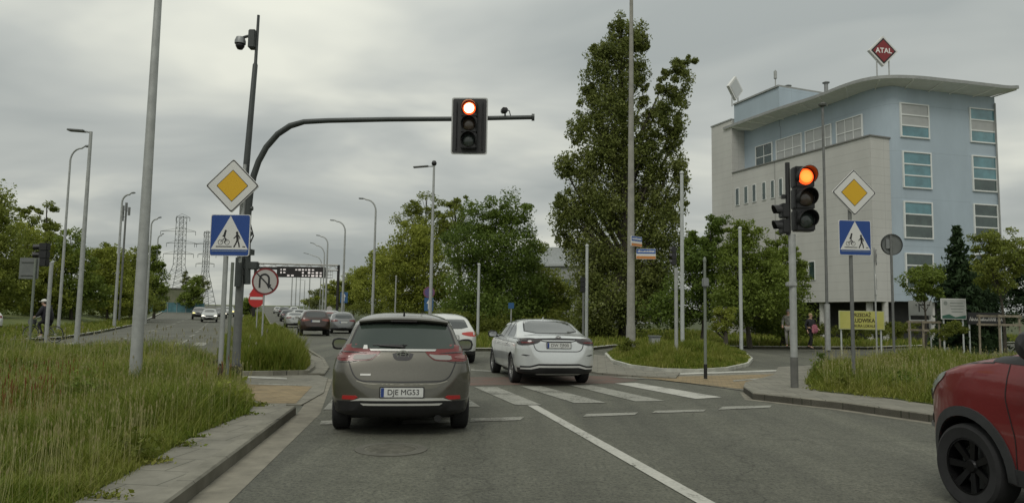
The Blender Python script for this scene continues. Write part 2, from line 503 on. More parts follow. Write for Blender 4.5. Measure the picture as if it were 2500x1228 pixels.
GR_L = [PAVE_L[-1], PAVE_L[-2], G(300, 1165, .11), G(480, 1060, .11), G(600, 1012, .11), G(620, 985, .11), G(606, 950, .11), G(592, 925, .11),
        Vector((-7.2, 16.2, 0)), Vector((-8.6, 21.5, 0)), Vector((-13, 25.5, 0)), Vector((-34, 31, 0)), Vector((-60, 34, 0)), Vector((-60, -8, 0)), Vector((-6, -8, 0))]
drape('grass_ground', [p[:2] for p in GR_L], 0.10, M_SOIL, skirt=0.12)
# crossing through the median
PATH_L = [G(700, 990), G(737, 990), G(790, 960), G(800, 925), G(775, 916), G(575, 913), G(560, 960), G(620, 992)]
drape('path', [p[:2] for p in PATH_L], 0.022, M_PAVE, skirt=0.03)
drape('cycle_path', [p[:2] for p in gl((648, 988), (722, 988), (762, 946), (590, 938), (600, 975))], 0.027, M_OCHRE)
drape('path_marking', [p[:2] for p in gl((585, 925), (700, 929), (700, 925), (585, 920))], 0.031, M_PAINTB)
drape('path_marking', [p[:2] for p in gl((600, 941), (735, 945), (737, 942), (600, 938))], 0.031, M_PAINT)

# --- far median
FM_R = gl((742, 916), (752, 905), (752, 890), (735, 868), (700, 822), (672, 792))
far_l, far_r = Vector((-24.5, 65, 0)), Vector((-21.6, 65, 0))
FM = [G(575, 917)] + FM_R + [far_r, Vector((-153, 440, 0)), Vector((-161, 440, 0)), far_l, Vector((-14.2, 36, 0)), Vector((-8.9, 22, 0))]
drape('grass_ground', [p[:2] for p in FM], 0.11, M_SOIL, skirt=0.13)
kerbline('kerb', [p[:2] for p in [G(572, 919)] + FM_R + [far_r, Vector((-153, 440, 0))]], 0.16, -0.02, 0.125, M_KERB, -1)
drape('pavement', [p[:2] for p in gl((745, 915), (790, 915), (800, 900), (790, 880), (752, 866), (756, 890))], 0.05, M_PAVE, skirt=0.06)
kerbline('kerb', [p[:2] for p in gl((745, 917), (792, 917), (804, 900), (792, 878), (740, 845))], 0.10, -0.02, 0.058, M_KERB, 1)

# --- verge beyond the opposite carriageway
VL = [Vector((-60, 36, 0)), G(0, 838), G(150, 829), G(240, 814), G(345, 791), Vector((-37, 72, 0)), Vector((-205, 440, 0)), Vector((-420, 440, 0)), Vector((-160, 36, 0))]
drape('grass_ground', [p[:2] for p in VL], 0.12, M_SOIL, skirt=0.14)
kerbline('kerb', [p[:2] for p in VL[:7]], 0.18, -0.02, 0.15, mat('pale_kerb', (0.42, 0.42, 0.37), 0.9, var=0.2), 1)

# --- far right verge
VR = [Vector((-144, 440, 0)), Vector((-11.6, 62, 0)), G(905, 808), G(1040, 842), G(1140, 857), G(1420, 858), G(1500, 848), G(1840, 851), G(2120, 853), G(2500, 838), Vector((60, 36, 0)), Vector((170, 60, 0)), Vector((300, 440, 0))]
drape('grass_ground', [p[:2] for p in VR], 0.11, M_SOIL, skirt=0.13)
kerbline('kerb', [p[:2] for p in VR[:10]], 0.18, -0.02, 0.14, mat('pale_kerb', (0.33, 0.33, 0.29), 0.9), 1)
# --- traffic island on the right
ISL = gl((1484, 868), (1500, 885), (1545, 898), (1620, 907), (1700, 909), (1770, 904), (1818, 893), (1830, 880), (1815, 866), (1750, 856), (1620, 853), (1520, 856))
drape('grass_ground', [p[:2] for p in ISL], 0.09, M_SOIL, skirt=0.1)
kerbline('kerb', [p[:2] for p in ISL + ISL[:1]], 0.12, -0.02, 0.10, mat('pale_kerb', (0.33, 0.33, 0.29), 0.9), -1)
drape('pavement', [p[:2] for p in gl((1410, 902), (1460, 914), (1560, 922), (1650, 926), (1660, 914), (1560, 906), (1500, 893), (1478, 872), (1440, 868))], 0.05, M_PAVE, skirt=0.06)
# --- right pavement corner, path and near verge
KR = gl((1838, 958), (2060, 981), (2290, 1012), z=0.13)
KR = [G(1815, 955, 0.02), KR[0], KR[1], KR[2], KR[2] + (KR[2] - KR[1]).normalized() * 8]
GR_R = gl((1968, 938), (2000, 956), (2150, 970), (2290, 990), z=.11)
GR_R = GR_R + [GR_R[-1] + (KR[2] - KR[1]).normalized() * 8, Vector((40, 8, 0)), Vector((40, 24, 0))] + gl((2500, 880), (2200, 880), (2060, 884), (1990, 900), z=.11)
drape('grass_ground', [p[:2] for p in GR_R], 0.13, M_SOIL, skirt=0.14)
nk = Vector((KR[3].y - KR[2].y, KR[2].x - KR[3].x, 0)).normalized() * -1
PR = [KR[0], KR[1], KR[2], KR[3], KR[4]] + [GR_R[4], GR_R[3], GR_R[2], GR_R[1], GR_R[0]] + gl((1990, 900), (1900, 905), (1890, 925), (1820, 945))
drape('pavement', [p[:2] for p in PR], 0.115, M_PAVE, skirt=0.12)
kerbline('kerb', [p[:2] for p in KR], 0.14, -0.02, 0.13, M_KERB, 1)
kk = [p for p in KR]
drape('gutter', [kk[0][:2], (kk[1] - nk * .003)[:2], (kk[2] - nk * .003)[:2], (kk[4] - nk * .003)[:2], (kk[4] - nk * .2)[:2], (kk[2] - nk * .2)[:2], (kk[1] - nk * .2)[:2], (kk[0] - nk * .1)[:2]], 0.004, M_GUTTER)
drape('path', [p[:2] for p in gl((1490, 922), (1620, 928), (1830, 956), (1905, 962), (2000, 940), (1985, 905), (1660, 914))], 0.012, M_PAVE)
drape('cycle_path', [p[:2] for p in gl((1560, 922), (1800, 950), (1860, 950), (1985, 925), (1985, 912), (1700, 919))], 0.018, M_OCHRE)
drape('path_marking', [p[:2] for p in gl((1640, 917), (1985, 905), (1985, 901), (1640, 913))], 0.023, M_PAINTB)
drape('path_marking', [p[:2] for p in gl((1790, 933), (1985, 917), (1985, 914), (1790, 930))], 0.023, M_PAINT)

# --- painted markings
drape('cycle_crossing', [p[:2] for p in gl((1135, 941), (1500, 936), (1560, 928), (1490, 917), (1135, 921))], 0.004, M_REDAS)
def stripe(pp, m=M_PAINT, dz=0.008, name='zebra_stripe'):
    return drape(name, [p[:2] for p in gl(*pp)], dz, m)
for q in (((1258, 989), (1323, 989), (1213, 945), (1158, 945)), ((1402, 984), (1482, 984), (1321, 943), (1270, 943)),
          ((1551, 980), (1623, 979), (1443, 940), (1388, 940)), ((1698, 974), (1762, 970), (1554, 935), (1501, 936)),
          ((1105, 993), (1172, 993), (1105, 949), (1050, 949)), ((950, 996), (1018, 996), (997, 950), (942, 950)), ((790, 1000), (862, 1000), (888, 951), (832, 951))):
    stripe(q, M_PAINT if q[0][0] != 1698 else M_PAINTB)
for q in (((1422, 1018), (1550, 1013), (1558, 1007), (1432, 1011)), ((1590, 1009), (1718, 1005), (1724, 1000), (1600, 1003)),
          ((1752, 1001), (1880, 995), (1884, 990), (1765, 993)), ((1148, 1030), (1270, 1026), (1280, 1018), (1150, 1022)),
          ((980, 1036), (1100, 1032), (1102, 1024), (984, 1027)), ((780, 1037), (850, 1035), (853, 1025), (784, 1028))):
    stripe(q, M_PAINT, name='stop_line')
stripe(((1700, 1228), (1745, 1228), (1312, 990), (1288, 990)), M_PAINTB, name='lane_line')
a, b = gl((1700, 1228), (1288, 990)); a2, b2 = gl((1745, 1228), (1312, 990))
drape('lane_line', [(a + (a - b) * 3)[:2], (a2 + (a2 - b2) * 3)[:2], (a2)[:2], (a)[:2]], 0.008, M_PAINTB)
stripe(((1150, 905), (1205, 908), (1205, 905), (1150, 901)), M_PAINT, name='lane_line')
stripe(((1340, 862), (1478, 872), (1478, 868), (1345, 859)), M_PAINT, name='lane_line')
# lane dashes on the road ahead and on the opposite carriageway
ud = Vector((-.335, .942, 0)); un = Vector((.942, .335, 0))
def dash(c, L, w, name='lane_dash'):
    p = [c - un * w / 2, c + un * w / 2, c + un * w / 2 + ud * L, c - un * w / 2 + ud * L]
    return drape(name, [q[:2] for q in p], 0.008, M_PAINT)
for i in range(9): dash(Vector((-5.0, 28, 0)) + ud * (i * 9), 4, .14)
ul = Vector((-.37, .929, 0))
for i in range(10):
    dash(Vector((-15.0, 33, 0)) + ul * (i * 8), 3.5, .15); dash(Vector((-18.6, 34, 0)) + ul * (i * 8), 3.5, .15)
for i in range(6): 
    c = Vector((-13.2, 30.5, 0)) - un * (i * 1.0); dash(c, 3.2, .5, 'zebra_stripe')
# arrow-straight edge of the road ahead, seen as a pale strip beside the median kerb
drape('gutter', [p[:2] for p in [G(760, 895), G(806, 905), G(740, 845), G(690, 800), far_r + Vector((.5, 0, 0)), far_r + Vector((.02, 0, 0)), G(672, 793), G(701, 823), G(736, 869)]], 0.005, M_GUTTER)

# manhole in the near lane
mh = G(955, 1097)
mo = empty('manhole_cover', (mh.x, mh.y, 0.0), 0, 'round iron manhole cover sunk in the near lane behind the grey-brown hatchback', 'manhole')
bm = bmesh.new(); lathe(bm, [(0.40, 0.0), (0.40, 0.010), (0.30, 0.012), (0.30, 0.0)], (0, 0, 0), (0, 0, 1), 40); finish('rim', bm, mat('manhole_frame', (0.095, 0.092, 0.075), 0.8, var=0.2), mo)
bm = bmesh.new(); lathe(bm, [(0.298, 0.0), (0.298, 0.009), (0.0, 0.009)], (0, 0, 0), (0, 0, 1), 40)
for i in range(-4, 5):
    w = math.sqrt(max(0, .27**2 - (i*.06)**2)); 
    if w > .05: box(bm, (0, i * .06, .011), (2 * w, .022, .006))
finish('lid', bm, mat('manhole_iron', (0.115, 0.112, 0.09), 0.75, 0.1, var=0.3, scale=9), mo)
# ============================================================ OFFICE BUILDING
def facade_mat(name, col, tile=(1.2, 0.6), nv=0.1, rot=0):
    m = bpy.data.materials.new(name); m.use_nodes = True
    t = m.node_tree; b = t.nodes['Principled BSDF']; L = t.links.new
    tcn = t.nodes.new('ShaderNodeTexCoord'); sp = t.nodes.new('ShaderNodeSeparateXYZ'); L(tcn.outputs['Object'], sp.inputs[0])
    def jl(src, period, w):
        a = t.nodes.new('ShaderNodeMath'); a.operation = 'DIVIDE'; L(src, a.inputs[0]); a.inputs[1].default_value = period
        f = t.nodes.new('ShaderNodeMath'); f.operation = 'FRACT'; L(a.outputs[0], f.inputs[0])
        c = t.nodes.new('ShaderNodeMath'); c.operation = 'LESS_THAN'; L(f.outputs[0], c.inputs[0]); c.inputs[1].default_value = w / period
        return c.outputs[0]
    j = jl(sp.outputs[2], tile[1], 0.02)
    j2 = jl(sp.outputs[0], tile[0], 0.02)
    mx = t.nodes.new('ShaderNodeMath'); mx.operation = 'MAXIMUM'; L(j, mx.inputs[0]); L(j2, mx.inputs[1])
    nz = t.nodes.new('ShaderNodeTexNoise'); nz.inputs['Scale'].default_value = 0.5; nz.inputs['Detail'].default_value = 8; nz.inputs['Roughness'].default_value = 0.65
    mp = t.nodes.new('ShaderNodeMapping'); mp.inputs['Scale'].default_value = (1, 1, 0.35); L(tcn.outputs['Object'], mp.inputs[0]); L(mp.outputs[0], nz.inputs[0])
    r = t.nodes.new('ShaderNodeValToRGB'); r.color_ramp.elements[0].position = .3; r.color_ramp.elements[1].position = .7
    r.color_ramp.elements[0].color = (*[c * (1 - nv) for c in col], 1); r.color_ramp.elements[1].color = (*[c * (1 + nv) for c in col], 1)
    L(nz.outputs[0], r.inputs[0])
    x = t.nodes.new('ShaderNodeMixRGB'); x.blend_type = 'MULTIPLY'; L(r.outputs[0], x.inputs[1]); x.inputs[2].default_value = (.72, .72, .72, 1)
    L(mx.outputs[0], x.inputs[0]); L(x.outputs[0], b.inputs['Base Color']); b.inputs['Roughness'].default_value = 0.75
    return m
M_BEIGE = facade_mat('beige_stone_cladding', (0.50, 0.497, 0.468), (1.2, 0.6), .08)
M_BLUEW = facade_mat('pale_blue_render', (0.36, 0.43, 0.485), (60, 3.3), .09)
M_SOFF = mat('soffit_boards', (0.85, 0.85, 0.81), 0.8, var=0.04, scale=3)
M_ROOFE = mat('roof_edge_metal', (0.30, 0.31, 0.30), 0.6, 0.3, var=.1)
M_WINF = mat('window_frame_white', (0.68, 0.70, 0.68), 0.5)
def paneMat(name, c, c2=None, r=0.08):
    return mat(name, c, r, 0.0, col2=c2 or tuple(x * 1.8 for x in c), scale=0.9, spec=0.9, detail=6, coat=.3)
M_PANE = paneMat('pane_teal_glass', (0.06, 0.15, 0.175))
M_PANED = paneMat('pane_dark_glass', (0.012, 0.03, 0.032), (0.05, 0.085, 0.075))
M_BLIND = mat('pane_with_blind', (0.36, 0.37, 0.36), 0.35, var=.06, scale=2, coat=.4)
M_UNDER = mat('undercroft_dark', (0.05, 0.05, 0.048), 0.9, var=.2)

C0 = Vector((24.4, 48.0, 0))
u1 = Vector((-0.363, 0.932, 0)).normalized()      # along the long facade, away
u2 = Vector((0.970, 0.242, 0)).normalized()       # along the narrow facade, to the right
n1v = Vector((-u1.y, u1.x, 0)) * 1.0              # outward of long facade (to the left / camera)
if n1v.x > 0: n1v = -n1v
n2v = Vector((u2.y, -u2.x, 0))
if n2v.y > 0: n2v = -n2v
bld = empty('office_building', (C0.x, C0.y, 0), math.atan2(u2.y, u2.x), 'pale blue and beige office block with a wavy overhanging roof, beside the road', 'building')
RZ = math.atan2(u2.y, u2.x)
BM = Matrix.Translation((C0.x, C0.y, 0)) @ Matrix.Rotation(RZ, 4, 'Z'); BI = BM.inverted()
def tob(p): return BI @ Vector(p)
def W(s1, s2, off=0.0):
    "plan point: s1 along long facade, s2 along the narrow one"
    p = C0 + u1 * s1 + u2 * s2
    return p
def bprism(name, pts, z0, z1, m):
    bm = bmesh.new(); prism(bm, [tob((p[0], p[1], 0))[:2] for p in pts], z0, z1)
    return finish(name, bm, m, bld)
# rounded corner between the facades of the blue volume (upper long wall is set back)
SB = 1.3                                         # set-back of the top floor on the long side
def arc(c, r, a0, a1, n=10):
    return [Vector((c[0] + r * math.cos(a), c[1] + r * math.sin(a), 0)) for a in [a0 + (a1 - a0) * k / n for k in range(n + 1)]]
inL = -n1v
def along(P, d, t): return P + d * t
L2 = 10.6
# upper-long-wall line: through C0 + inL*SB along u1 ; narrow wall line through C0 along u2
A_top = C0 + inL * SB
def isect(P, d, Q, e):
    k = (Q - P); den = d.x * e.y - d.y * e.x
    t = (k.x * e.y - k.y * e.x) / den
    return P + d * t
X0 = isect(A_top, u1, C0, u2)
rad = 1.6
def bez(a, b, c, n=10): return [a * (1 - t) ** 2 + b * 2 * t * (1 - t) + c * t * t for t in [k / n for k in range(n + 1)]]
corner = bez(X0 + u1 * 3.0, X0, X0 + u2 * 1.2)
endR = X0 + u2 * (L2 - (X0 - C0).length)
back = Vector((u1.x, u1.y, 0)) * 16
bluepoly = [X0 + u1 * 16.0] + corner + [endR, endR + back]
bprism('upper_wall', bluepoly, 2.85, 17.3, M_BLUEW)
# beige block on the long side, lower floors, projecting
bp = [C0 + u1 * 14.6, C0 + u1 * 0.15, C0 + u1 * 0.15 + inL * (SB + .6), C0 + u1 * 14.6 + inL * (SB + .6)]
zb = plane_hit(2115, 335, C0, u1)[1]
bprism('wall', bp, 2.8, zb, M_BEIGE)
bprism('parapet_cap', [bp[0] + n1v * .08, bp[1] + n1v * .08 - u1 * .08, bp[2] - u1 * .08, bp[3]], zb + .002, zb + .10, mat('parapet_metal', (.2, .2, .19), .6, .2))
# beige end tower
s_a, z_a = plane_hit(1800, 300, C0, u1); s_b, z_b = plane_hit(1738, 312, C0, u1)
ztow = z_b
tw = [C0 + u1 * s_b + n1v * .05, C0 + u1 * 14.58 + n1v * .05, C0 + u1 * 14.58 + inL * 9, C0 + u1 * s_b + inL * 9]
bprism('end_tower', tw, 0, ztow, M_BEIGE)
bprism('tower_cap', [tw[0] + n1v * .06 + u1 * .06, tw[1] + n1v * .06, tw[2], tw[3] + u1 * .06], ztow + .002, ztow + .12, M_ROOFE)
# ground floor: recessed dark wall, pillars
gp = [C0 + u1 * 14.5 + inL * 2.2, C0 + u1 * 1 + inL * 2.2, C0 + u1 * 1.5 + u2 * 3.0, C0 + u1 * 1.6 + u2 * (L2 - .6), C0 + u1 * 14 + u2 * (L2 - .6)]
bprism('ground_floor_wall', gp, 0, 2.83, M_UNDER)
for s in (1.0, 5.2, 9.4, 13.4):
    bm = bmesh.new(); q = tob(C0 + u1 * s + inL * .5); tube(bm, [(q.x, q.y, 0), (q.x, q.y, 2.79)], .22, 16); finish('pillar', bm, M_BEIGE, bld, True)
for s in (1.2, 5.0, 8.8):
    bm = bmesh.new(); q = tob(C0 + u2 * s + u1 * .5); tube(bm, [(q.x, q.y, 0), (q.x, q.y, 2.84)], .2, 16); finish('pillar', bm, M_BEIGE, bld, True)
# attic block on the left with a raking top
A_out = A_top + n1v * 1.45
sl, zl0 = plane_hit(1792, 258, A_out, u1); sr, zr0 = plane_hit(1902, 212, A_out, u1)
bm = bmesh.new()
pl = [A_out + u1 * sl, A_out + u1 * sr, A_out + u1 * sr + inL * 5, A_out + u1 * sl + inL * 5]
pz = [zl0, zr0, zr0, zl0]
a = [bm.verts.new(tob((p.x, p.y, 18.2))) for p in pl]; b = [bm.verts.new(tob((p.x, p.y, z))) for p, z in zip(pl, pz)]
bm.faces.new(a[::-1]); bm.faces.new(b)
for i in range(4): bm.faces.new((a[i], a[(i + 1) % 4], b[(i + 1) % 4], b[i]))
finish('attic', bm, M_BLUEW, bld)
bm = bmesh.new()
c1 = [tob((p.x, p.y, z + .003)) for p, z in zip([pl[0] + n1v * .1, pl[1] + n1v * .1, pl[2], pl[3]], pz)]
a = [bm.verts.new(p) for p in c1]; b = [bm.verts.new(p + Vector((0, 0, .14))) for p in c1]
bm.faces.new(a[::-1]); bm.faces.new(b)
for i in range(4): bm.faces.new((a[i], a[(i + 1) % 4], b[(i + 1) % 4], b[i]))
finish('attic_cap', bm, M_ROOFE, bld)

# wavy roof slab: outer edge traced as a path round the building, 1.5-2 m outside the wall
def roof_edge():
    rows = []
    ctrl = [  # (plan point, picture row of the roof edge)
        (A_top + u1 * (sr - .1) + n1v * 1.3, None, 1908, 232), (A_top + u1 * (sr - 3.5) + n1v * 1.3, None, 1990, 233)]
    return ctrl
path = []
def rp(P, px): path.append(P)
outer = [A_top + u1 * 15.6 + n1v * 1.5, A_top + u1 * 10 + n1v * 1.5, A_top + u1 * 6 + n1v * 1.5, A_top + u1 * 3.4 + n1v * 1.5]
K = bez(A_top + u1 * 3.4 + n1v * 1.5, X0 + n1v * 1.5 + n2v * 1.4 + u1 * .3, X0 + u2 * 2.4 + n2v * 1.4, 12)
outer += K[1:]
outer += [X0 + u2 * 5 + n2v * 1.4, X0 + u2 * 8 + n2v * 1.4, endR + n2v * 1.3 + u2 * .6, endR + n2v * .9 + u2 * 1.2, endR + u2 * 1.5, endR + u2 * 1.5 + u1 * 4, endR + u2 * 1.5 + u1 * 15]
# picture row of the roof's upper edge against picture column
rows_x = [1738, 1800, 1900, 1960, 1995, 2040, 2080, 2120, 2160, 2200, 2260, 2330, 2400, 2450, 2478, 2700]
rows_y = [322, 298, 262, 243, 232, 214, 198, 187, 183, 184, 187, 194, 202, 208, 214, 250]
dense = []
for a_, b_ in zip(outer, outer[1:]):
    n = max(1, int((b_ - a_).length / 0.5))
    for k in range(n): dense.append(a_.lerp(b_, k / n))
dense.append(outer[-1])
zs = []
for p in dense:
    px = proj((p.x, p.y, 18))[0]
    zs.append(min(zrow(p.x, p.y, float(np.interp(px, rows_x, rows_y))), 19.5))
for _ in range(6): zs = [zs[0]] + [(zs[i-1] + 2 * zs[i] + zs[i+1]) / 4 for i in range(1, len(zs) - 1)] + [zs[-1]]
cent = X0 + u1 * 8 + u2 * 5
bm = bmesh.new(); T = []; Bt = []; I2 = []; I1 = []
for p, z in zip(dense, zs):
    inn = (cent - p).normalized()
    q = p + inn * 2.6
    T.append(bm.verts.new(tob((p.x, p.y, z)))); Bt.append(bm.verts.new(tob((p.x, p.y, z - .22))))
    I1.append(bm.verts.new(tob((q.x, q.y, z + .05)))); I2.append(bm.verts.new(tob((q.x, q.y, z - .62))))
ci = bm.verts.new(tob((cent.x, cent.y, 18.2))); cj = bm.verts.new(tob((cent.x, cent.y, 17.4)))
for i in range(len(T) - 1):
    f = bm.faces.new((T[i], T[i+1], Bt[i+1], Bt[i])); f.material_index = 1
    f = bm.faces.new((T[i], I1[i], I1[i+1], T[i+1])); f.material_index = 1
    bm.faces.new((Bt[i], Bt[i+1], I2[i+1], I2[i]))
    f = bm.faces.new((I1[i], ci, I1[i+1])); f.material_index = 1
    bm.faces.new((I2[i], I2[i+1], cj))
finish('roof', bm, [M_SOFF, M_ROOFE], bld, False)
# soffit brackets
for i in range(2, len(dense) - 2, 2):
    p = dense[i]; z = zs[i]; inn = (cent - p).normalized()
    bm = bmesh.new(); tube(bm, [tob(tuple((p + inn * .15)[:2]) + (z - .27,)), tob(tuple((p + inn * 1.7)[:2]) + (z - .56,))], .045, 6)
    if i % 4 == 2: finish('soffit_bracket', bm, M_SOFF, bld)
    else: bm.free()
# infill wall up to the roof
wallp = [X0 + u1 * 15.2] + corner + [endR]
bm = bmesh.new(); prev = None
dd = []
for a_, b_ in zip(wallp, wallp[1:]):
    n = max(1, int((b_ - a_).length / 0.5)); dd += [a_.lerp(b_, k / n) for k in range(n)]
dd.append(wallp[-1])
dx = [proj((p.x, p.y, 18))[0] for p in dense]
for p in dd:
    px = proj((p.x, p.y, 18))[0]
    j = min(range(len(dense)), key=lambda k: (dense[k] - p).length)
    z = zs[j] - .42
    inn = (cent - p).normalized()
    q = p + inn * .02; q2 = p + inn * .3
    cur = [bm.verts.new(tob((q.x, q.y, 17.29))), bm.verts.new(tob((q.x, q.y, z))), bm.verts.new(tob((q2.x, q2.y, z))), bm.verts.new(tob((q2.x, q2.y, 17.29)))]
    if prev:
        for k in range(4): bm.faces.new((prev[k], prev[(k+1) % 4], cur[(k+1) % 4], cur[k]))
    prev = cur
finish('wall_head', bm, M_BLUEW, bld)

def window(P0, u, nrm, s0, s1, z0, z1, rowsn, colsn, panes, fr=.09, label=None, depth=.1):
    "white frame with bars, panes set into it; P0,u: wall line; nrm outward"
    bm = bmesh.new()
    R = Matrix.Rotation(math.atan2(u.y, u.x) - RZ, 3, 'Z')
    def bx(sa, sb, za, zb_, o0, o1):
        c = P0 + u * ((sa + sb) / 2) + nrm * ((o0 + o1) / 2)
        box(bm, tob((c.x, c.y, (za + zb_) / 2)), (sb - sa, o1 - o0, zb_ - za), R)
    bx(s0, s1, z0 - fr, z0, -.02, depth); bx(s0, s1, z1, z1 + fr, -.02, depth)
    bx(s0 - fr, s0, z0 - fr, z1 + fr, -.021, depth + .002); bx(s1, s1 + fr, z0 - fr, z1 + fr, -.021, depth + .002)
    for r in range(1, rowsn):
        zz = z0 + (z1 - z0) * r / rowsn; bx(s0, s1, zz - fr * .5, zz + fr * .5, -.02, depth - .015)
    for c in range(1, colsn):
        ss = s0 + (s1 - s0) * c / colsn; bx(ss - fr * .35, ss + fr * .35, z0, z1, -.022, depth - .02)
    w = finish('window', bm, M_WINF, bld, label=label)
    k = 0
    if len(panes) == 1:
        cells = [(0, 1, 0, 1)]
    else: cells = [(0, 1, r / rowsn, (r + 1) / rowsn) for r in range(rowsn)]
    for (a_, b_, c_, d_), m in zip(cells, panes):
        bm = bmesh.new()
        cc = P0 + u * (s0 + (s1 - s0) * (a_ + b_) / 2) + nrm * .03
        box(bm, tob((cc.x, cc.y, z0 + (z1 - z0) * (c_ + d_) / 2)), ((s1 - s0) * (b_ - a_) - .012, .03, (z1 - z0) * (d_ - c_) - .012), R)
        finish('pane', bm, m, w)
# narrow facade windows
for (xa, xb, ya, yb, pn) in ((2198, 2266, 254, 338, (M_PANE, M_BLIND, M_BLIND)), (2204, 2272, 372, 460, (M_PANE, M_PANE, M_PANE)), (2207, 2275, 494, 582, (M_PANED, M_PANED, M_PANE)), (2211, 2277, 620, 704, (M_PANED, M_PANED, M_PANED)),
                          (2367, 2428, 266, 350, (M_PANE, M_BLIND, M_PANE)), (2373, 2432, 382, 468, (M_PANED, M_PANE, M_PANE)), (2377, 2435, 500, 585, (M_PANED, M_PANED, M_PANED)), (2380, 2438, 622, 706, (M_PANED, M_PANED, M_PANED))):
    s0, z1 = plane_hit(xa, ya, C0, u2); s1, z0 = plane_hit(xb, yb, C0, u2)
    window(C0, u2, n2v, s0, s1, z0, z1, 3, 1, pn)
# ribbon windows of the recessed top floor
for k, (xa, xb, cn) in enumerate(((1847, 1886, 2), (1897, 1958, 3), (1968, 2010, 2), (2016, 2030, 1), (2044, 2106, 3))):
    yb = 402 - (402 - 325) * (xa - 1847) / 258.; ya = 352 - (352 - 265) * (xa - 1847) / 258.
    s0, z1 = plane_hit(xa, ya, A_top, u1); s1, z0 = plane_hit(xb, yb, A_top, u1)
    z0, z1 = 14.25, 16.15
    window(A_top, u1, n1v, min(s0, s1), max(s0, s1), z0, z1, 2, cn, (M_PANED if k == 0 else M_BLIND,), fr=.07)
# slot windows
for xa in (1797, 1818, 1838, 1862, 1883, 1903):
    t = (xa - 1797) / 106.
    s0, z1 = plane_hit(xa, 462 - 24 * t, C0, u1); s1, z0 = plane_hit(xa + 8, 500 - 22 * t, C0, u1)
    window(C0, u1, n1v, min(s0, s1), max(s0, s1), z0, z1, 1, 1, (M_PANED,), fr=.05, depth=.06)
for (xa, xb, ya, yb) in ((1976, 1990, 640, 682), (1797, 1811, 570, 610)):
    s0, z1 = plane_hit(xa, ya, C0, u1); s1, z0 = plane_hit(xb, yb, C0, u1)
    window(C0, u1, n1v, min(s0, s1), max(s0, s1), z0, z1, 1, 1, (M_PANED,), fr=.05, depth=.06)
# lower wing to the right
wg = [endR + u1 * 3 + u2 * -.02, endR + u1 * 3 + u2 * 2.6, endR + u1 * 14 + u2 * 2.6, endR + u1 * 14 - u2 * .02]
zw = zrow(wg[1].x, wg[1].y, 362)
bprism('side_wing', wg, 0, zw, M_BEIGE)
bprism('wing_cap', [wg[0] - u1 * .1, wg[1] - u1 * .1 + u2 * .1, wg[2] + u2 * .1, wg[3]], zw + .002, zw + .16, M_ROOFE)
bm = bmesh.new()
for k in (0, 1.1, 2.2):
    q = endR + u1 * 3.3 + u2 * k; a_ = tob((q.x, q.y, zw + .16)); tube(bm, [a_, a_ + Vector((0, 0, 1.0))], .03, 6)
q = endR + u1 * 3.3; r_ = endR + u1 * 3.3 + u2 * 2.2
tube(bm, [tob((q.x, q.y, zw + 1.1)), tob((r_.x, r_.y, zw + 1.1))], .03, 6)
finish('railing', bm, M_STEEL, bld)
# drainpipe on the corner
bm = bmesh.new(); q = endR + n2v * .12 - u2 * .15; a_ = tob((q.x, q.y, 17.2)); b_ = tob((q.x, q.y, 3)); tube(bm, [a_, b_], .06, 8); finish('drainpipe', bm, M_ROOFE, bld, True)
# vents, antenna
for px, py, h in ((1924, 230, .75), (2017, 222, .4)):
    p = D(px, py, 58); 
    bm = bmesh.new(); a_ = tob((p.x, p.y, 17.6)); ztop = zrow(p.x, p.y, py - 22)
    tube(bm, [a_, Vector((a_.x, a_.y, ztop - .12))], .16, 12); lathe(bm, [(.28, 0), (.30, .06), (.12, .14), (0.0, .15)], (a_.x, a_.y, ztop - .14), (0, 0, 1), 16); finish('roof_vent', bm, M_SGREY, bld, True)
p = pl[1] - u1 * -.4; bm = bmesh.new(); zt = zrow(p.x, p.y, 172); a_ = tob((p.x, p.y, zr0 - .1))
tube(bm, [a_, Vector((a_.x, a_.y, zt))], .045, 8); tube(bm, [Vector((a_.x, a_.y, zt - .7)), Vector((a_.x, a_.y, zt - .1))], .13, 10)
finish('antenna', bm, M_STEEL, bld, True)

# rooftop signs
def roofsign(px, py, half, Y, yaw, name, label, text, face, zfoot):
    c = D(px, py, Y)
    U = Vector((math.cos(yaw), math.sin(yaw), 0)); Wz = Vector((0, 0, 1))
    h = half * Y / F
    root = empty(name, (c.x, c.y, zfoot), 0, label, 'roof sign')
    O = Vector((0, 0, c.z - zfoot))
    dia = lambda r: [(0, -r), (r, 0), (0, r), (-r, 0)]
    bm = bmesh.new(); plate_poly(bm, dia(h), O, U, Wz, .25); finish('border', bm, M_WHITE, root)
    bm = bmesh.new(); plate_poly(bm, dia(h * .86), O, U, Wz, .01, .012); finish('black_panel', bm, M_SBLACK, root) if text else bm.free()
    bm = bmesh.new(); plate_poly(bm, dia(h * (.74 if text else .8)), O, U, Wz, .01, .022); finish('face', bm, face, root)
    for sx in (-.42, .42):
        bm = bmesh.new(); q = O + U * (h * sx) - U.cross(Wz) * .12
        tube(bm, [Vector((q.x, q.y, -.1)), Vector((q.x, q.y, q.z - h * .3))], .05, 8); finish('post', bm, M_STEEL, root)
    if text:
        text_mesh(text, h * .46, mat('sign_letter_white', (.75, .73, .70), .5), root, basis(O + U.cross(Wz) * .03, U, Wz), 'lettering', .004, 1.0, .012)
    return root
roofsign(2157, 125, 39, 49.5, .12, 'roof_sign', 'red diamond roof sign reading ATAL on two legs over the blue facade', 'ATAL', mat('sign_maroon', (.20, .018, .022), .5), 17.9)
roofsign(1797, 216, 31, 62, .68, 'roof_sign', 'plain pale grey diamond roof sign seen edge-on above the attic', '', mat('roof_sign_pale', (.45, .47, .47), .5), 20.2)

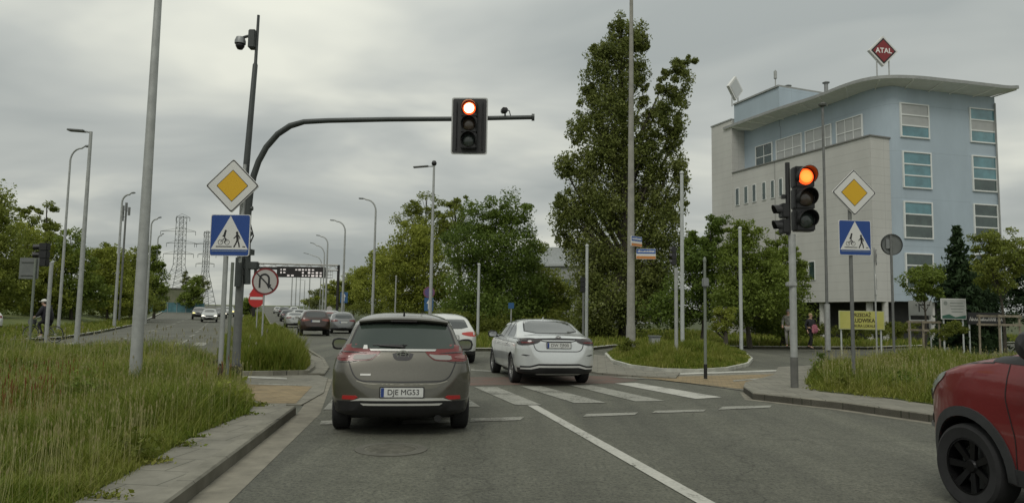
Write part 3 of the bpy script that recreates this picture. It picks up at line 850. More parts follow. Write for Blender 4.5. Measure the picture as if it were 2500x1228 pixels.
# distant low building between the trees
db = D(1385, 700, 115)
hb = empty('warehouse', (db.x, db.y, terr(115)), math.radians(-18), 'long pale building with a white roof, far off between the dark tree and the poplar', 'building')
bm = bmesh.new(); prism(bm, [(-14, 0), (14, 0), (14, 12), (-14, 12)], 0, 9.0); finish('wall', bm, mat('pale_wall', (.27, .28, .27), .8, var=.08, scale=.5), hb)
bm = bmesh.new(); prism(bm, [(-14.4, -.4), (14.4, -.4), (14.4, 12.4), (-14.4, 12.4)], 9.01, 9.4)
prism(bm, [(-12, 2), (12, 2), (12, 11), (-12, 11)], 9.41, 12.3); finish('roof', bm, mat('pale_roof', (.36, .38, .38), .6, var=.08), hb)
for i in range(7):
    for zz in (2.2, 5.4):
        bm = bmesh.new(); box(bm, (-11 + i * 3.6, -.03, zz + .7), (1.6, .1, 1.5)); finish('window', bm, M_PANED, hb)
# green hoarding far down the opposite road
q = D(470, 745, 150)
fb = empty('site_fence', (q.x, q.y, terr(150)), .1, 'pale blue-green hoarding at the far end of the opposite carriageway', 'fence')
bm = bmesh.new(); box(bm, (-4, 0, 1.1), (13, .1, 2.0)); finish('panel', bm, mat('hoarding_blue', (.06, .15, .17), .7, var=.3, scale=.8), fb)
bm = bmesh.new()
for i in range(8): tube(bm, [(-10.4 + i * 1.83, -.1, 0), (-10.4 + i * 1.83, -.1, 2.3)], .05, 6)
finish('posts', bm, M_STEEL, fb)
# underpass bridge end wall with trees on it
q = D(430, 735, 170)
fb = empty('retaining_wall', (q.x, q.y, terr(170)), .05, 'low grey green block behind the blue hoarding, under the pylon', 'wall')
bm = bmesh.new(); box(bm, (-2, 0, 2.6), (13, 5, 5.2), None, .1); finish('wall', bm, mat('mossy_wall', (.10, .115, .06), .9, col2=(.17, .17, .12), scale=.6), fb)
bm = bmesh.new(); box(bm, (-2, 0, 5.35), (13.4, 5.4, .26)); finish('coping', bm, mat('coping', (.16, .16, .14), .9), fb)
# ============================================================ VEGETATION
def leaves(C, size, tilt=None, asp=1.0):
    "one small bent leaf-clump face pair per centre -> verts, quads"
    n = len(C)
    a = rng.normal(size=(n, 3)); a /= np.linalg.norm(a, axis=1)[:, None]
    b = rng.normal(size=(n, 3)); b -= a * (a * b).sum(1)[:, None]; b /= np.linalg.norm(b, axis=1)[:, None]
    s = size * (0.4 + 1.3 * rng.random(n) ** 1.6)[:, None]
    nn = np.cross(a, b) * s * 0.22
    V = np.stack([C - a * s * .5 * asp, C - b * s * .28 + nn, C + a * s * .5 * asp, C + b * s * .28 + nn], 1).reshape(-1, 3)
    Fc = np.arange(4 * n).reshape(n, 4)
    return V, Fc
def clump_points(ells, nclump, nleaf, rel=0.30, shell=0.6, flat=1.0):
    "ells: (x,y,z,rx,ry,rz); leaves gathered into clumps spread in the ellipsoids"
    vol = np.array([e[3] * e[4] * e[5] for e in ells]) ** 0.67
    w = vol / vol.sum(); P = []; CC = []
    for e, wi in zip(ells, w):
        k = max(4, int(nclump * wi))
        d = rng.normal(size=(k, 3)); d /= np.linalg.norm(d, axis=1)[:, None]
        r = np.where(rng.random(k) < shell, 0.72 + 0.3 * rng.random(k), rng.random(k) ** .5 * .8)[:, None]
        c = np.array(e[:3]) + d * r * np.array(e[3:6])
        per = max(4, int(nleaf * wi / k))
        m = (e[3] * e[4] * e[5]) ** (1 / 3)
        cr = m * rel * (0.5 + 1.0 * rng.random(k))
        for j in range(k):
            q = rng.normal(size=(per, 3)); q /= np.linalg.norm(q, axis=1)[:, None]
            q *= (rng.random(per) ** .45)[:, None] * cr[j] * np.array([1.1, 1.1, .75 * flat])
            P.append(c[j] + q)
        CC.append(c)
    return np.concatenate(P), np.concatenate(CC)
M_BARK = mat('bark', (0.055, 0.048, 0.036), 0.95, var=.35, scale=6, bump=.6, bscale=14)
LM = {
 'dark': leafmat('leaf_dark_green', (0.054, 0.092, 0.015), (0.140, 0.195, 0.034)),
 'mid': leafmat('leaf_mid_green', (0.076, 0.116, 0.016), (0.185, 0.235, 0.042)),
 'yel': leafmat('leaf_yellow_green', (0.112, 0.146, 0.018), (0.270, 0.295, 0.048)),
 'pop': leafmat('leaf_poplar', (0.066, 0.090, 0.018), (0.180, 0.205, 0.052), sat=(0.34, 0.36, 0.21)),
 'olive': leafmat('leaf_olive', (0.088, 0.120, 0.016), (0.215, 0.242, 0.046)),
 'far': leafmat('leaf_far', (0.075, 0.095, 0.03), (0.16, 0.175, 0.06)),
 'spruce': leafmat('needle_dark', (0.016, 0.034, 0.013), (0.042, 0.072, 0.027)),
 'bush': leafmat('leaf_bush', (0.065, 0.088, 0.012), (0.165, 0.185, 0.03)),
}
def tree(name, label, Y, ellp, nleaf, lsize, m, base_px=None, group=None, cat='tree', trunk=True, trad=None, rel=.36, nclump=None, shell=.6, dep=1.0, flat=1.0, z0=None, limbs=14):
    "ellp: ellipses of the crown outline in the photograph (px,py,rx,ry), standing at distance Y"
    E = []
    for (px, py, rx, ry) in ellp:
        c = D(px, py, Y); k = Y / F
        E.append((c.x, c.y + random.uniform(-.35, .35) * rx * k, c.z, rx * k, rx * k * dep, ry * k))
    xb = D(base_px if base_px else sum(e[0] for e in ellp) / len(ellp), 780, Y).x
    zb = terr(Y) + .08 if z0 is None else z0
    o = empty(name, (xb, Y, zb), 0, label, cat, group)
    off = np.array([xb, Y, zb])
    nclump = nclump or max(40, nleaf // 55)
    nleaf = int(nleaf * 2.5); lsize = lsize * .64
    P, CC = clump_points(E, nclump, nleaf, rel, shell, flat)
    P = P[P[:, 2] > zb + .15]
    V, Fc = leaves(P - off, lsize)
    from_arrays('crown', V, Fc, m, o)
    top = max(e[2] + e[5] * .5 for e in E) - zb
    if trunk:
        bm = bmesh.new(); tr = trad or max(.12, top * .02)
        n = 7; pts = []
        wx = random.uniform(-.02, .02) * top
        topx = [e for e in E if e[2] + e[5] * .5 - zb >= top - 1e-6][0]
        for k in range(n + 1):
            t = k / n
            pts.append((( topx[0] - xb) * t ** 2 + wx * math.sin(t * 5), (topx[1] - Y) * t ** 2, top * t))
        tube(bm, pts, [tr * (1.25 if k == 0 else 1) * (1 - .85 * k / n) for k in range(n + 1)], 8)
        finish('trunk', bm, M_BARK, o, True)
        bm = bmesh.new()
        idx = rng.choice(len(CC), min(limbs, len(CC)), replace=False)
        for j in idx:
            c = CC[j] - off
            hh = max(.22 * top, min(.9 * top, c[2] - abs(c[0]) * 1.7 - .04 * top)); t = hh / top
            s = Vector(((topx[0] - xb) * t ** 2 + wx * math.sin(t * 5), (topx[1] - Y) * t ** 2, hh)); e_ = Vector(c)
            mid = s.lerp(e_, .5) + Vector((0, 0, -.06 * (e_ - s).length))
            r = tr * (1 - .85 * t) * .55
            tube(bm, [s, mid, e_], [r, r * .6, .02], 5, False)
        finish('limbs', bm, M_BARK, o, True)
    return o
GT = 'trees along the left verge'
tree('deciduous_tree', 'tall olive green tree cut by the left picture edge', 52, [(5, 520, 45, 80), (-40, 560, 80, 120), (20, 620, 60, 80), (-30, 700, 90, 70), (35, 690, 50, 60)], 9000, .30, LM['olive'], -20, GT)
tree('deciduous_tree', 'yellowish tree beside the tall tree at the left edge, behind the grey sign back', 60, [(60, 590, 45, 50), (95, 640, 60, 60), (75, 700, 65, 60), (110, 730, 60, 45)], 8000, .30, LM['yel'], 80, GT)
tree('deciduous_tree', 'gappy loosely branched tree rising over the yellowish tree, left of two lamps', 72, [(75, 520, 28, 28), (115, 510, 26, 24), (90, 560, 45, 35), (130, 590, 35, 45), (110, 660, 50, 70)], 4200, .34, LM['olive'], 105, GT, rel=.34, shell=.8)
tree('deciduous_tree', 'dark tree seen between the two near left lamp columns', 62, [(160, 600, 35, 42), (185, 640, 45, 50), (165, 700, 55, 55), (215, 720, 40, 50)], 7000, .29, LM['mid'], 175, GT)
tree('deciduous_tree', 'broad yellow green tree right of the square-headed lamp column on the left', 74, [(240, 640, 42, 40), (275, 650, 48, 52), (250, 700, 52, 55), (300, 715, 45, 48)], 7500, .33, LM['yel'], 262, GT)
tree('deciduous_tree', 'tree crown directly left of the thick near lamp post', 84, [(262, 620, 26, 26), (320, 650, 38, 50), (335, 700, 42, 55), (300, 680, 30, 40)], 6000, .35, LM['olive'], 318, GT)
tree('deciduous_tree', 'slim darker tree just right of the thick near lamp post', 92, [(368, 630, 24, 36), (375, 680, 28, 50), (385, 720, 26, 35), (392, 650, 12, 18)], 4500, .38, LM['mid'], 375, GT)
tree('deciduous_tree', 'small round tree standing alone far off, left of the crossing sign', 150, [(472, 705, 22, 28), (465, 730, 26, 22)], 3000, .5, LM['mid'], 470, 'far trees')
tree('deciduous_tree', 'thin feathery far tree at the foot of the second pylon', 165, [(490, 690, 9, 22), (502, 700, 10, 14)], 700, .45, LM['far'], 492, 'far trees', shell=.9)
tree('deciduous_tree', 'tiny far tree crown left of the lone round tree', 180, [(455, 672, 8, 12), (452, 690, 10, 12)], 500, .5, LM['far'], 453, 'far trees', shell=.9)
tree('deciduous_tree', 'low dark far tree behind the red no-entry sign', 120, [(615, 738, 22, 18), (600, 752, 26, 14)], 1800, .4, LM['mid'], 612, 'far trees')
tree('shrub', 'dark undergrowth below the trees at the left picture edge', 62, [(20, 755, 80, 26), (120, 760, 70, 24), (-60, 740, 80, 50)], 6000, .28, LM['mid'], 40, None, 'shrub', trunk=False)
tree('shrub', 'undergrowth below the yellow green trees behind the grass bank', 78, [(200, 752, 60, 20), (280, 752, 60, 22), (345, 748, 50, 20), (390, 746, 24, 14)], 5000, .32, LM['olive'], 280, None, 'shrub', trunk=False)
GR = 'trees along the right of the road ahead'
tree('deciduous_tree', 'light green far tree filling the slope between the gantry foot and the nearest curved lamp', 118, [(800, 716, 30, 20), (835, 704, 30, 26), (870, 688, 34, 34), (830, 735, 50, 16)], 3600, .42, LM['yel'], 838, GR)
tree('low_shrub', 'low clipped hedge before the dark ground floor, between the two persons and the banner', 37, [(2000, 806, 40, 16), (2080, 808, 50, 16), (2160, 806, 50, 18), (2215, 800, 30, 20)], 5000, .12, LM['bush'], 2080, None, 'hedge', trunk=False, z0=.1)
tree('deciduous_tree', 'lowest far bush at the crest of the road ahead', 165, [(756, 738, 22, 10), (772, 732, 20, 12)], 1000, .5, LM['yel'], 765, None)
tree('deciduous_tree', 'far low tree furthest down the road, at the right foot of the gantry', 135, [(780, 722, 26, 16), (820, 712, 28, 22), (795, 738, 40, 14)], 2600, .45, LM['far'], 800, GR)
tree('deciduous_tree', 'small green tree behind the second curved lamp column, right of the gantry', 105, [(850, 705, 34, 26), (880, 690, 30, 34), (860, 730, 44, 22)], 3800, .40, LM['yel'], 862, GR)
tree('deciduous_tree', 'yellow green tree on the left slope of the right tree group', 84, [(925, 640, 32, 36), (950, 665, 48, 55), (930, 715, 58, 40), (905, 690, 40, 40)], 7500, .36, LM['yel'], 935, GR)
tree('deciduous_tree', 'airy twiggy tree with sky showing through, behind the ball-camera lamp', 72, [(1005, 505, 26, 26), (1040, 500, 32, 30), (1070, 520, 30, 30), (1000, 545, 40, 34), (1050, 560, 55, 45)], 3000, .30, LM['olive'], 1035, GR, rel=.34, shell=.75, nclump=130, limbs=40)
tree('deciduous_tree', 'large yellow green tree left of the big dark tree', 66, [(1010, 600, 62, 60), (975, 650, 60, 60), (1040, 660, 60, 75), (990, 715, 75, 48), (1060, 720, 60, 50)], 14000, .30, LM['yel'], 1015, GR)
tree('deciduous_tree', 'light twiggy crown poking up between the airy tree and the big dark tree', 70, [(1112, 492, 26, 22), (1135, 505, 26, 24), (1100, 530, 34, 34), (1110, 575, 40, 40)], 2000, .29, LM['olive'], 1118, GR, rel=.34, shell=.75, limbs=30)
tree('deciduous_tree', 'big dark green dense tree with a double top', 55, [(1160, 545, 50, 55), (1205, 530, 42, 48), (1260, 535, 48, 62), (1150, 610, 75, 60), (1240, 615, 82, 75), (1190, 690, 110, 70), (1290, 690, 50, 80), (1190, 760, 130, 50)], 24000, .26, LM['dark'], 1205, GR)
tree('deciduous_tree', 'lower lighter tree on the right flank of the big dark tree', 58, [(1305, 620, 28, 45), (1320, 690, 55, 50), (1360, 720, 50, 45), (1330, 765, 85, 40)], 8500, .27, LM['olive'], 1325, GR)
tree('shrub', 'wide hedge-like shrub under the big dark tree, behind the white hatchback', 50, [(1080, 790, 60, 34), (1150, 798, 60, 30), (1230, 800, 60, 28), (1310, 800, 60, 28), (1390, 795, 50, 34)], 9000, .20, LM['bush'], 1230, None, 'shrub', trunk=False, z0=.1)
tree('shrub', 'low shrub strip beside the queue of cars, under the yellow green trees', 78, [(880, 752, 50, 14), (940, 760, 60, 18), (1010, 768, 60, 18)], 3500, .26, LM['bush'], 940, None, 'shrub', trunk=False)
# the poplar: many steep limbs, each a column of foliage
tree('poplar_tree', 'very tall twin-topped poplar behind the concrete lamp mast, leaning to the right', 46,
     [(1512, 60, 22, 34), (1535, 85, 40, 45), (1555, 105, 26, 30), (1500, 120, 42, 50), (1450, 125, 20, 22), (1470, 170, 40, 50), (1525, 180, 48, 70), (1568, 120, 14, 20),
      (1435, 235, 34, 36), (1480, 260, 50, 70), (1520, 290, 36, 70), (1410, 320, 32, 40), (1460, 360, 55, 65), (1512, 400, 46, 90), (1572, 235, 18, 34), (1575, 300, 26, 50), (1568, 370, 34, 60), (1385, 400, 32, 34), (1425, 440, 48, 60),
      (1370, 490, 26, 30), (1400, 530, 52, 56), (1470, 500, 55, 80), (1530, 520, 45, 90), (1380, 585, 30, 22), (1430, 610, 62, 56), (1500, 640, 60, 80), (1440, 690, 50, 60), (1490, 740, 80, 60), (1450, 785, 60, 35),
      (1654, 158, 20, 22), (1688, 152, 20, 13), (1665, 178, 32, 26), (1630, 178, 16, 22), (1622, 215, 24, 34), (1652, 245, 32, 48), (1618, 300, 34, 60), (1650, 325, 28, 50), (1590, 390, 38, 70), (1640, 410, 36, 60),
      (1665, 420, 20, 34), (1600, 480, 52, 70), (1655, 500, 30, 50), (1600, 570, 60, 70), (1650, 600, 30, 50), (1590, 660, 60, 60), (1560, 740, 70, 60)],
     58000, .25, LM['pop'], 1530, None, 'tree', trad=.45, rel=.42, nclump=1300, shell=.5, dep=.9, flat=1.5, limbs=90)
GS = 'shrubs before the office building'
tree('broadleaf_shrub', 'tall dark shrub left of the white flagpole-like post, partly behind the signal', 38, [(1700, 590, 40, 35), (1745, 560, 34, 36), (1720, 640, 62, 60), (1700, 720, 62, 70), (1760, 620, 40, 60), (1640, 760, 60, 50)], 11000, .20, LM['dark'], 1715, GS, 'shrub')
tree('broadleaf_shrub', 'large bright leafy shrub right of the thin white post', 36, [(1800, 560, 30, 32), (1830, 590, 46, 48), (1800, 650, 60, 60), (1870, 650, 52, 60), (1850, 720, 80, 70), (1780, 740, 60, 60)], 13000, .19, LM['mid'], 1830, GS, 'shrub')
tree('broadleaf_shrub', 'leafy shrub directly behind the right traffic signal post', 38, [(1900, 600, 34, 34), (1930, 640, 42, 42), (1905, 700, 60, 60), (1955, 670, 26, 26), (1900, 770, 80, 50)], 9000, .19, LM['mid'], 1910, GS, 'shrub')
tree('young_tree', 'small yellow sapling low down between the two large shrubs', 33, [(1775, 765, 24, 34), (1765, 790, 26, 24)], 1500, .13, LM['yel'], 1772, None, 'shrub')
# spruce
def spruce(px, ytop, ybase, halfw, Y, label):
    b = D(px, ybase, Y); t = zrow(b.x, Y, ytop); zb = .1; H = t - zb; k = Y / F
    o = empty('spruce_tree', (b.x, Y, zb), 0, label, 'tree')
    P = []
    for lv in range(34):
        f = lv / 34; z = H * (.04 + .95 * f); R = halfw * k * (1 - f) ** .85 + .06
        for a in range(13):
            an = random.uniform(0, 2 * PI); rr = R * random.uniform(.75, 1.15); n = int(9 + 22 * (1 - f))
            t_ = rng.random(n)[:, None]
            q = np.array([[math.cos(an) * rr, math.sin(an) * rr, -.14 * rr]]) * t_ + np.array([[0, 0, z]]) + rng.normal(scale=.05, size=(n, 3))
            P.append(q)
    P = np.concatenate(P); V, Fc = leaves(P, .17, asp=1.5)
    from_arrays('crown', V, Fc, LM['spruce'], o)
    bm = bmesh.new(); tube(bm, [(0, 0, 0), (0, 0, H * .97)], [.13, .01], 8); finish('trunk', bm, M_BARK, o, True)
    return o
spruce(2345, 545, 820, 72, 36, 'dark pointed spruce before the blue facade, behind the white notice board')
spruce(2395, 640, 820, 60, 38, 'smaller dark spruce under the staked tree on the right')
tree('shrub', 'dark dense shrub mass below the spruce, beside the right picture edge', 37, [(2300, 700, 40, 50), (2360, 720, 60, 60), (2430, 740, 60, 60), (2490, 700, 40, 90), (2540, 700, 60, 100)], 12000, .17, LM['spruce'], 2400, None, 'shrub', trunk=False, z0=.1)
tree('young_tree', 'small round light green tree on stakes before the blue facade', 32, [(2255, 665, 42, 28), (2235, 690, 34, 30), (2275, 690, 34, 30), (2258, 715, 40, 20)], 3200, .13, LM['mid'], 2256, None, 'tree', trad=.06, z0=.1)
tree('young_tree', 'round bushy bright tree on stakes near the right picture edge', 30, [(2420, 590, 44, 30), (2465, 600, 42, 36), (2400, 630, 34, 34), (2440, 640, 60, 44), (2490, 640, 34, 44), (2450, 690, 50, 26)], 6500, .13, LM['olive'], 2450, None, 'tree', trad=.07, z0=.1)
tree('low_shrub', 'low round green bush under the white notice board', 27, [(2330, 805, 28, 20), (2300, 815, 24, 14)], 1800, .09, LM['bush'], 2320, 'low bushes', 'shrub', trunk=False, z0=.1)
tree('low_shrub', 'small bush at the foot of the concrete lamp mast', 25.5, [(1535, 845, 22, 18), (1550, 858, 20, 12)], 1500, .09, LM['bush'], 1538, 'low bushes', 'shrub', trunk=False, z0=.1)
tree('low_shrub', 'small dark plant growing in the verge left of the right pedestrian sign', 17.5, [(2008, 875, 12, 16), (2003, 890, 14, 10)], 500, .05, LM['dark'], 2006, 'low bushes', 'shrub', trunk=False, z0=.1)

# stake frames
def stakes(px, Y, w, h, label):
    b = D(px, 800, Y); o = empty('tree_stake_frame', (b.x, Y, .1), .2, label, 'tree stakes', 'wooden stake frames round young trees')
    M = mat('weathered_stake_wood', (.22, .19, .14), .9, var=.25, scale=7)
    for sx in (-1, 1):
        for sy in (-1, 1):
            bm = bmesh.new(); tube(bm, [(sx * w, sy * w, 0), (sx * w * .97, sy * w * .97, h)], .04, 8); finish('post', bm, M, o, True)
    for z in (h - .06, h - .42):
        for sy in (-1, 1):
            bm = bmesh.new(); box(bm, (0, sy * (w + .05), z), (2 * w + .1, .03, .09)); finish('rail', bm, M, o)
    return o
stakes(2256, 32, .42, 1.45, 'wooden stakes with pale rails round the smaller light green tree')
stakes(2440, 30, .5, 1.75, 'wooden stakes with pale rails round the bushy tree near the right edge')

# ------------------------------------------------------------ grass
def grassmat(name, base, tip, alt, dry):
    m = bpy.data.materials.new(name); m.use_nodes = True
    t = m.node_tree; b = t.nodes['Principled BSDF']; L = t.links.new
    b.inputs['Roughness'].default_value = .6; b.inputs['Specular IOR Level'].default_value = .25
    tcn = t.nodes.new('ShaderNodeTexCoord')
    def nz(s, d=4, loc=0):
        mp = t.nodes.new('ShaderNodeMapping'); mp.inputs['Location'].default_value = (loc, loc, 0); mp.inputs['Scale'].default_value = (1, 1, .15); L(tcn.outputs['Object'], mp.inputs[0])
        n = t.nodes.new('ShaderNodeTexNoise'); n.inputs['Scale'].default_value = s; n.inputs['Detail'].default_value = d; L(mp.outputs[0], n.inputs[0]); return n.outputs[0]
    geo = t.nodes.new('ShaderNodeNewGeometry'); ri = geo.outputs['Random Per Island']
    def ramp(v, st):
        r = t.nodes.new('ShaderNodeValToRGB')
        while len(r.color_ramp.elements) < len(st): r.color_ramp.elements.new(.5)
        for e, (p, c) in zip(r.color_ramp.elements, st): e.position = p; e.color = (*c, 1)
        L(v, r.inputs[0]); return r.outputs[0]
    g = ramp(ri, [(0, base), (.55, tip), (.93, alt), (1, dry)])
    g2 = ramp(ri, [(0, tuple(x * 1.15 for x in alt)), (.5, alt), (1, dry)])
    f = ramp(nz(.55, 5), [(.46, (0, 0, 0)), (.66, (1, 1, 1))])
    x = t.nodes.new('ShaderNodeMixRGB'); L(f, x.inputs[0]); L(g, x.inputs[1]); L(g2, x.inputs[2])
    L(x.outputs[0], b.inputs['Base Color'])
    tr = t.nodes.new('ShaderNodeBsdfTranslucent'); ms = t.nodes.new('ShaderNodeMixShader'); ms.inputs[0].default_value = .25
    L(x.outputs[0], tr.inputs[0]); L(b.outputs[0], ms.inputs[1]); L(tr.outputs[0], ms.inputs[2]); L(ms.outputs[0], t.nodes['Material Output'].inputs[0])
    return m
M_GR1 = grassmat('tall_grass_green', (0.072, 0.116, 0.010), (0.140, 0.190, 0.020), (0.205, 0.222, 0.038), (0.33, 0.32, 0.11))
M_GR2 = grassmat('verge_grass_green', (0.078, 0.116, 0.010), (0.138, 0.182, 0.020), (0.195, 0.208, 0.034), (0.30, 0.28, 0.09))
M_SEED = mat('seed_heads', (0.24, 0.22, 0.08), .8, col2=(.36, .34, .17), scale=3)
M_SORREL = mat('sorrel_red', (0.16, 0.055, 0.02), .8, col2=(.24, .10, .03), scale=5)
def inside(poly, X, Y):
    c = np.zeros(len(X), bool); n = len(poly)
    for i in range(n):
        x1, y1 = poly[i][0], poly[i][1]; x2, y2 = poly[(i + 1) % n][0], poly[(i + 1) % n][1]
        cond = ((y1 > Y) != (y2 > Y)) & (X < (x2 - x1) * (Y - y1) / ((y2 - y1) if y2 != y1 else 1e-9) + x1)
        c ^= cond
    return c
def edge_dist(poly, X, Y):
    d = np.full(len(X), 1e9); n = len(poly)
    for i in range(n):
        a = np.array(poly[i][:2]); b = np.array(poly[(i + 1) % n][:2]); ab = b - a
        t = np.clip(((X - a[0]) * ab[0] + (Y - a[1]) * ab[1]) / max(ab @ ab, 1e-9), 0, 1)
        d = np.minimum(d, np.hypot(X - a[0] - t * ab[0], Y - a[1] - t * ab[1]))
    return d
def patchnoise(X, Y, s, seed=0):
    r = np.random.default_rng(seed); v = np.zeros(len(X))
    for k in range(6):
        a = r.uniform(0, 2 * PI); f = s * r.uniform(.6, 2.2); p = r.uniform(0, 2 * PI)
        v += np.sin((X * math.cos(a) + Y * math.sin(a)) * f + p)
    return v / 6
def sample(poly, n, ymax=60, near=True, vis=True):
    xs = [p[0] for p in poly]; ys = [p[1] for p in poly]
    x0, x1, y0, y1 = min(xs), max(xs), max(min(ys), 2.5), min(max(ys), ymax)
    X = []; Yv = []; got = 0
    while got < n:
        m = n * 3
        u = rng.random(m)
        y = (y0 * (y1 / y0) ** u) if near else y0 + (y1 - y0) * u      # denser where it shows larger
        x = rng.uniform(x0, x1, m)
        ok = inside(poly, x, y)
        if vis: ok &= (np.abs(x) < y * .76 + 1.5)
        if near: ok &= rng.random(m) < np.clip(1.0 * 8 / y, .15, 1)
        X.append(x[ok]); Yv.append(y[ok]); got += ok.sum()
    return np.concatenate(X)[:n], np.concatenate(Yv)[:n]
def blades(name, poly, n, h0, h1, w, m, z=.1, label=None, ymax=60, lean=.35, fringe=.25, seed=1, cat='grass', pw=None):
    X, Y = sample(poly, n, ymax)
    d = edge_dist(poly, X, Y)
    X = X + rng.normal(scale=.03, size=n); Y = Y + rng.normal(scale=.03, size=n)
    hf = (.72 + .62 * patchnoise(X, Y, 1.3, seed) + .3 * patchnoise(X, Y, 5.0, seed + 40)) * np.clip(.3 + d / max(fringe, .01) * .7, .3, 1.0)
    h = (h0 + (h1 - h0) * rng.random(n)) * hf
    h = h * np.where(patchnoise(X, Y, 2.6, seed + 90) < -.33, .45, 1.0)
    ww = w * (.6 + .8 * rng.random(n)) * np.clip(Y / 9.0, .8, 5) ** .75
    a = rng.uniform(0, 2 * PI, n); dirx, diry = np.cos(a), np.sin(a)
    b = rng.uniform(0, 2 * PI, n); ln = h * lean * (.3 + rng.random(n)); bx_, by_ = np.cos(b) * ln, np.sin(b) * ln
    zz = np.array([terr(v) for v in Y]) + z if ymax > 60 else np.full(n, z)
    V = np.zeros((n, 6, 3), np.float32)
    for k, (t, wf, bf) in enumerate(((0, 1, 0), (.55, .8, .35), (1.0, .12, 1.0))):
        for s, sg in ((0, -1), (1, 1)):
            V[:, 2 * k + s, 0] = X + bx_ * bf + sg * dirx * ww * wf * .5
            V[:, 2 * k + s, 1] = Y + by_ * bf + sg * diry * ww * wf * .5
            V[:, 2 * k + s, 2] = zz + h * t * (1 - .12 * bf)
    i = (np.arange(n) * 6)[:, None]
    Fc = np.concatenate([i + np.array([[0, 1, 3, 2]]), i + np.array([[2, 3, 5, 4]])])
    o = from_arrays(name, V.reshape(-1, 3), Fc, m)
    tag(o, label, cat, kind='stuff'); return o
def seeds(name, poly, n, h0, h1, m, z=.1, label=None, size=.012, ymax=40, mask=None, head=.10, vismax=None):
    X, Y = sample(poly, n * (3 if mask else 1), ymax)
    if mask: k = mask(X, Y); X, Y = X[k][:n], Y[k][:n]
    n = len(X)
    h = h0 + (h1 - h0) * rng.random(n); a = rng.uniform(0, 2 * PI, n); ln = h * .2 * rng.random(n)
    V = []; Fc = []; c = 0
    for i in range(n):
        bx_, by_ = math.cos(a[i]) * ln[i], math.sin(a[i]) * ln[i]
        w = .0010 * max(1, Y[i] / 9); s = size * random.uniform(.6, 1.3) * max(1, (Y[i] / 10) ** .6); hd = head * random.uniform(.6, 1.3)
        x, y = X[i], Y[i]
        V += [(x - w, y, z), (x + w, y, z), (x + bx_ + w, y + by_, z + h[i]), (x + bx_ - w, y + by_, z + h[i])]; Fc.append((c, c + 1, c + 2, c + 3)); c += 4
        for r in (0, PI / 2):
            dx, dy = math.cos(r) * s, math.sin(r) * s; X1, Y1, Z1 = x + bx_, y + by_, z + h[i]
            V += [(X1, Y1, Z1 - .01), (X1 + dx, Y1 + dy, Z1 + hd * .4), (X1 + bx_ * .1, Y1 + by_ * .1, Z1 + hd), (X1 - dx, Y1 - dy, Z1 + hd * .4)]; Fc.append((c, c + 1, c + 2, c + 3)); c += 4
    o = from_arrays(name, np.array(V), np.array(Fc), m)
    tag(o, label, 'grass', kind='stuff'); return o
GLp = [(p[0], p[1]) for p in GR_L]
blades('tall_grass', GLp, 200000, .16, .56, .0080, M_GR1, .10, 'tall unmown yellow green grass filling the left median', ymax=30, seed=3, fringe=.5, lean=.65)
def near_edge(X, Y): return edge_dist(GLp, X, Y) < .45
seeds('seed_heads', GLp, 2600, .28, .58, M_SEED, .10, 'pale seed heads standing over the left median grass', size=.007, ymax=24, head=.05)
def sm(X, Y): return (np.hypot((X + 6.6) / 1.1, (Y - 8.6) / 1.0) < 1) | (np.hypot((X + 4.5) / .8, (Y - 12.8) / 1.2) < 1) & (rng.random(len(X)) < .35) | (np.hypot((X + 7.4) / .8, (Y - 11.5) / 1.4) < 1) & (rng.random(len(X)) < .5)
seeds('sorrel_stems', GLp, 900, .30, .52, M_SORREL, .10, 'rusty red sorrel stems among the left median grass', size=.007, mask=sm, ymax=20, head=.10)
# low weeds creeping over the slabs along the grass edge
edge = [GR_L[1], GR_L[2], GR_L[3], GR_L[4], GR_L[5]]
def weeds(name, line, n, spread, m, z, label, side=1, s=.035):
    P = []
    for a_, b_ in zip(line, line[1:]):
        L_ = (b_ - a_).length; d = (b_ - a_).normalized(); nr = Vector((d.y, -d.x, 0)) * side
        k = int(n * L_)
        for c in range(max(1, int(L_ * 2.2))):
            t = random.random() * L_; o_ = random.uniform(-.1, spread); cc = a_ + d * t + nr * o_; r = random.uniform(.05, .16)
            m_ = int(n / 2.2 * (r / .1))
            P.append(np.array([[cc.x, cc.y, z]]) + np.concatenate([rng.normal(scale=r * .55, size=(m_, 2)) * np.array([[1.6, .7]]), np.abs(rng.normal(scale=.022, size=(m_, 1)))], 1))
    V, Fc = leaves(np.concatenate(P), s); o = from_arrays(name, V, Fc, m); tag(o, label, 'weeds', kind='stuff'); return o
weeds('creeping_weeds', edge, 260, .16, M_GR2, .12, 'low weeds creeping over the slabs beside the left kerb')
weeds('verge_weeds', [p for p in GR_R[:5]], 200, .16, M_GR2, .13, 'low weeds spilling onto the right-hand kerb slabs', side=1)
FMp = [p[:2] for p in FM]
blades('median_grass', FMp, 56000, .30, .85, .010, M_GR2, .11, 'bright green grass on the far median nose beyond the crossing', ymax=40, seed=5, fringe=.25)
blades('far_median_grass', FMp, 16000, .25, .55, .03, M_GR2, .11, 'grass on the long median running up the road ahead', ymax=160, seed=6)
blades('verge_grass', [p[:2] for p in GR_R], 80000, .20, .66, .009, M_GR2, .13, 'grass verge behind the right-hand kerb', ymax=26, seed=8, fringe=.5, lean=.6)
blades('island_grass', [p[:2] for p in ISL], 52000, .32, .70, .012, M_GR2, .09, 'grass mound on the small traffic island', ymax=40, seed=9, fringe=1.4)
blades('far_verge_grass', [p[:2] for p in VR], 50000, .2, .5, .016, M_GR2, .11, 'grass strip before the office building and the trees', ymax=75, seed=10)
blades('bank_grass', [p[:2] for p in VL], 36000, .2, .45, .02, M_GR2, .12, 'grass bank beyond the opposite carriageway', ymax=85, seed=11)
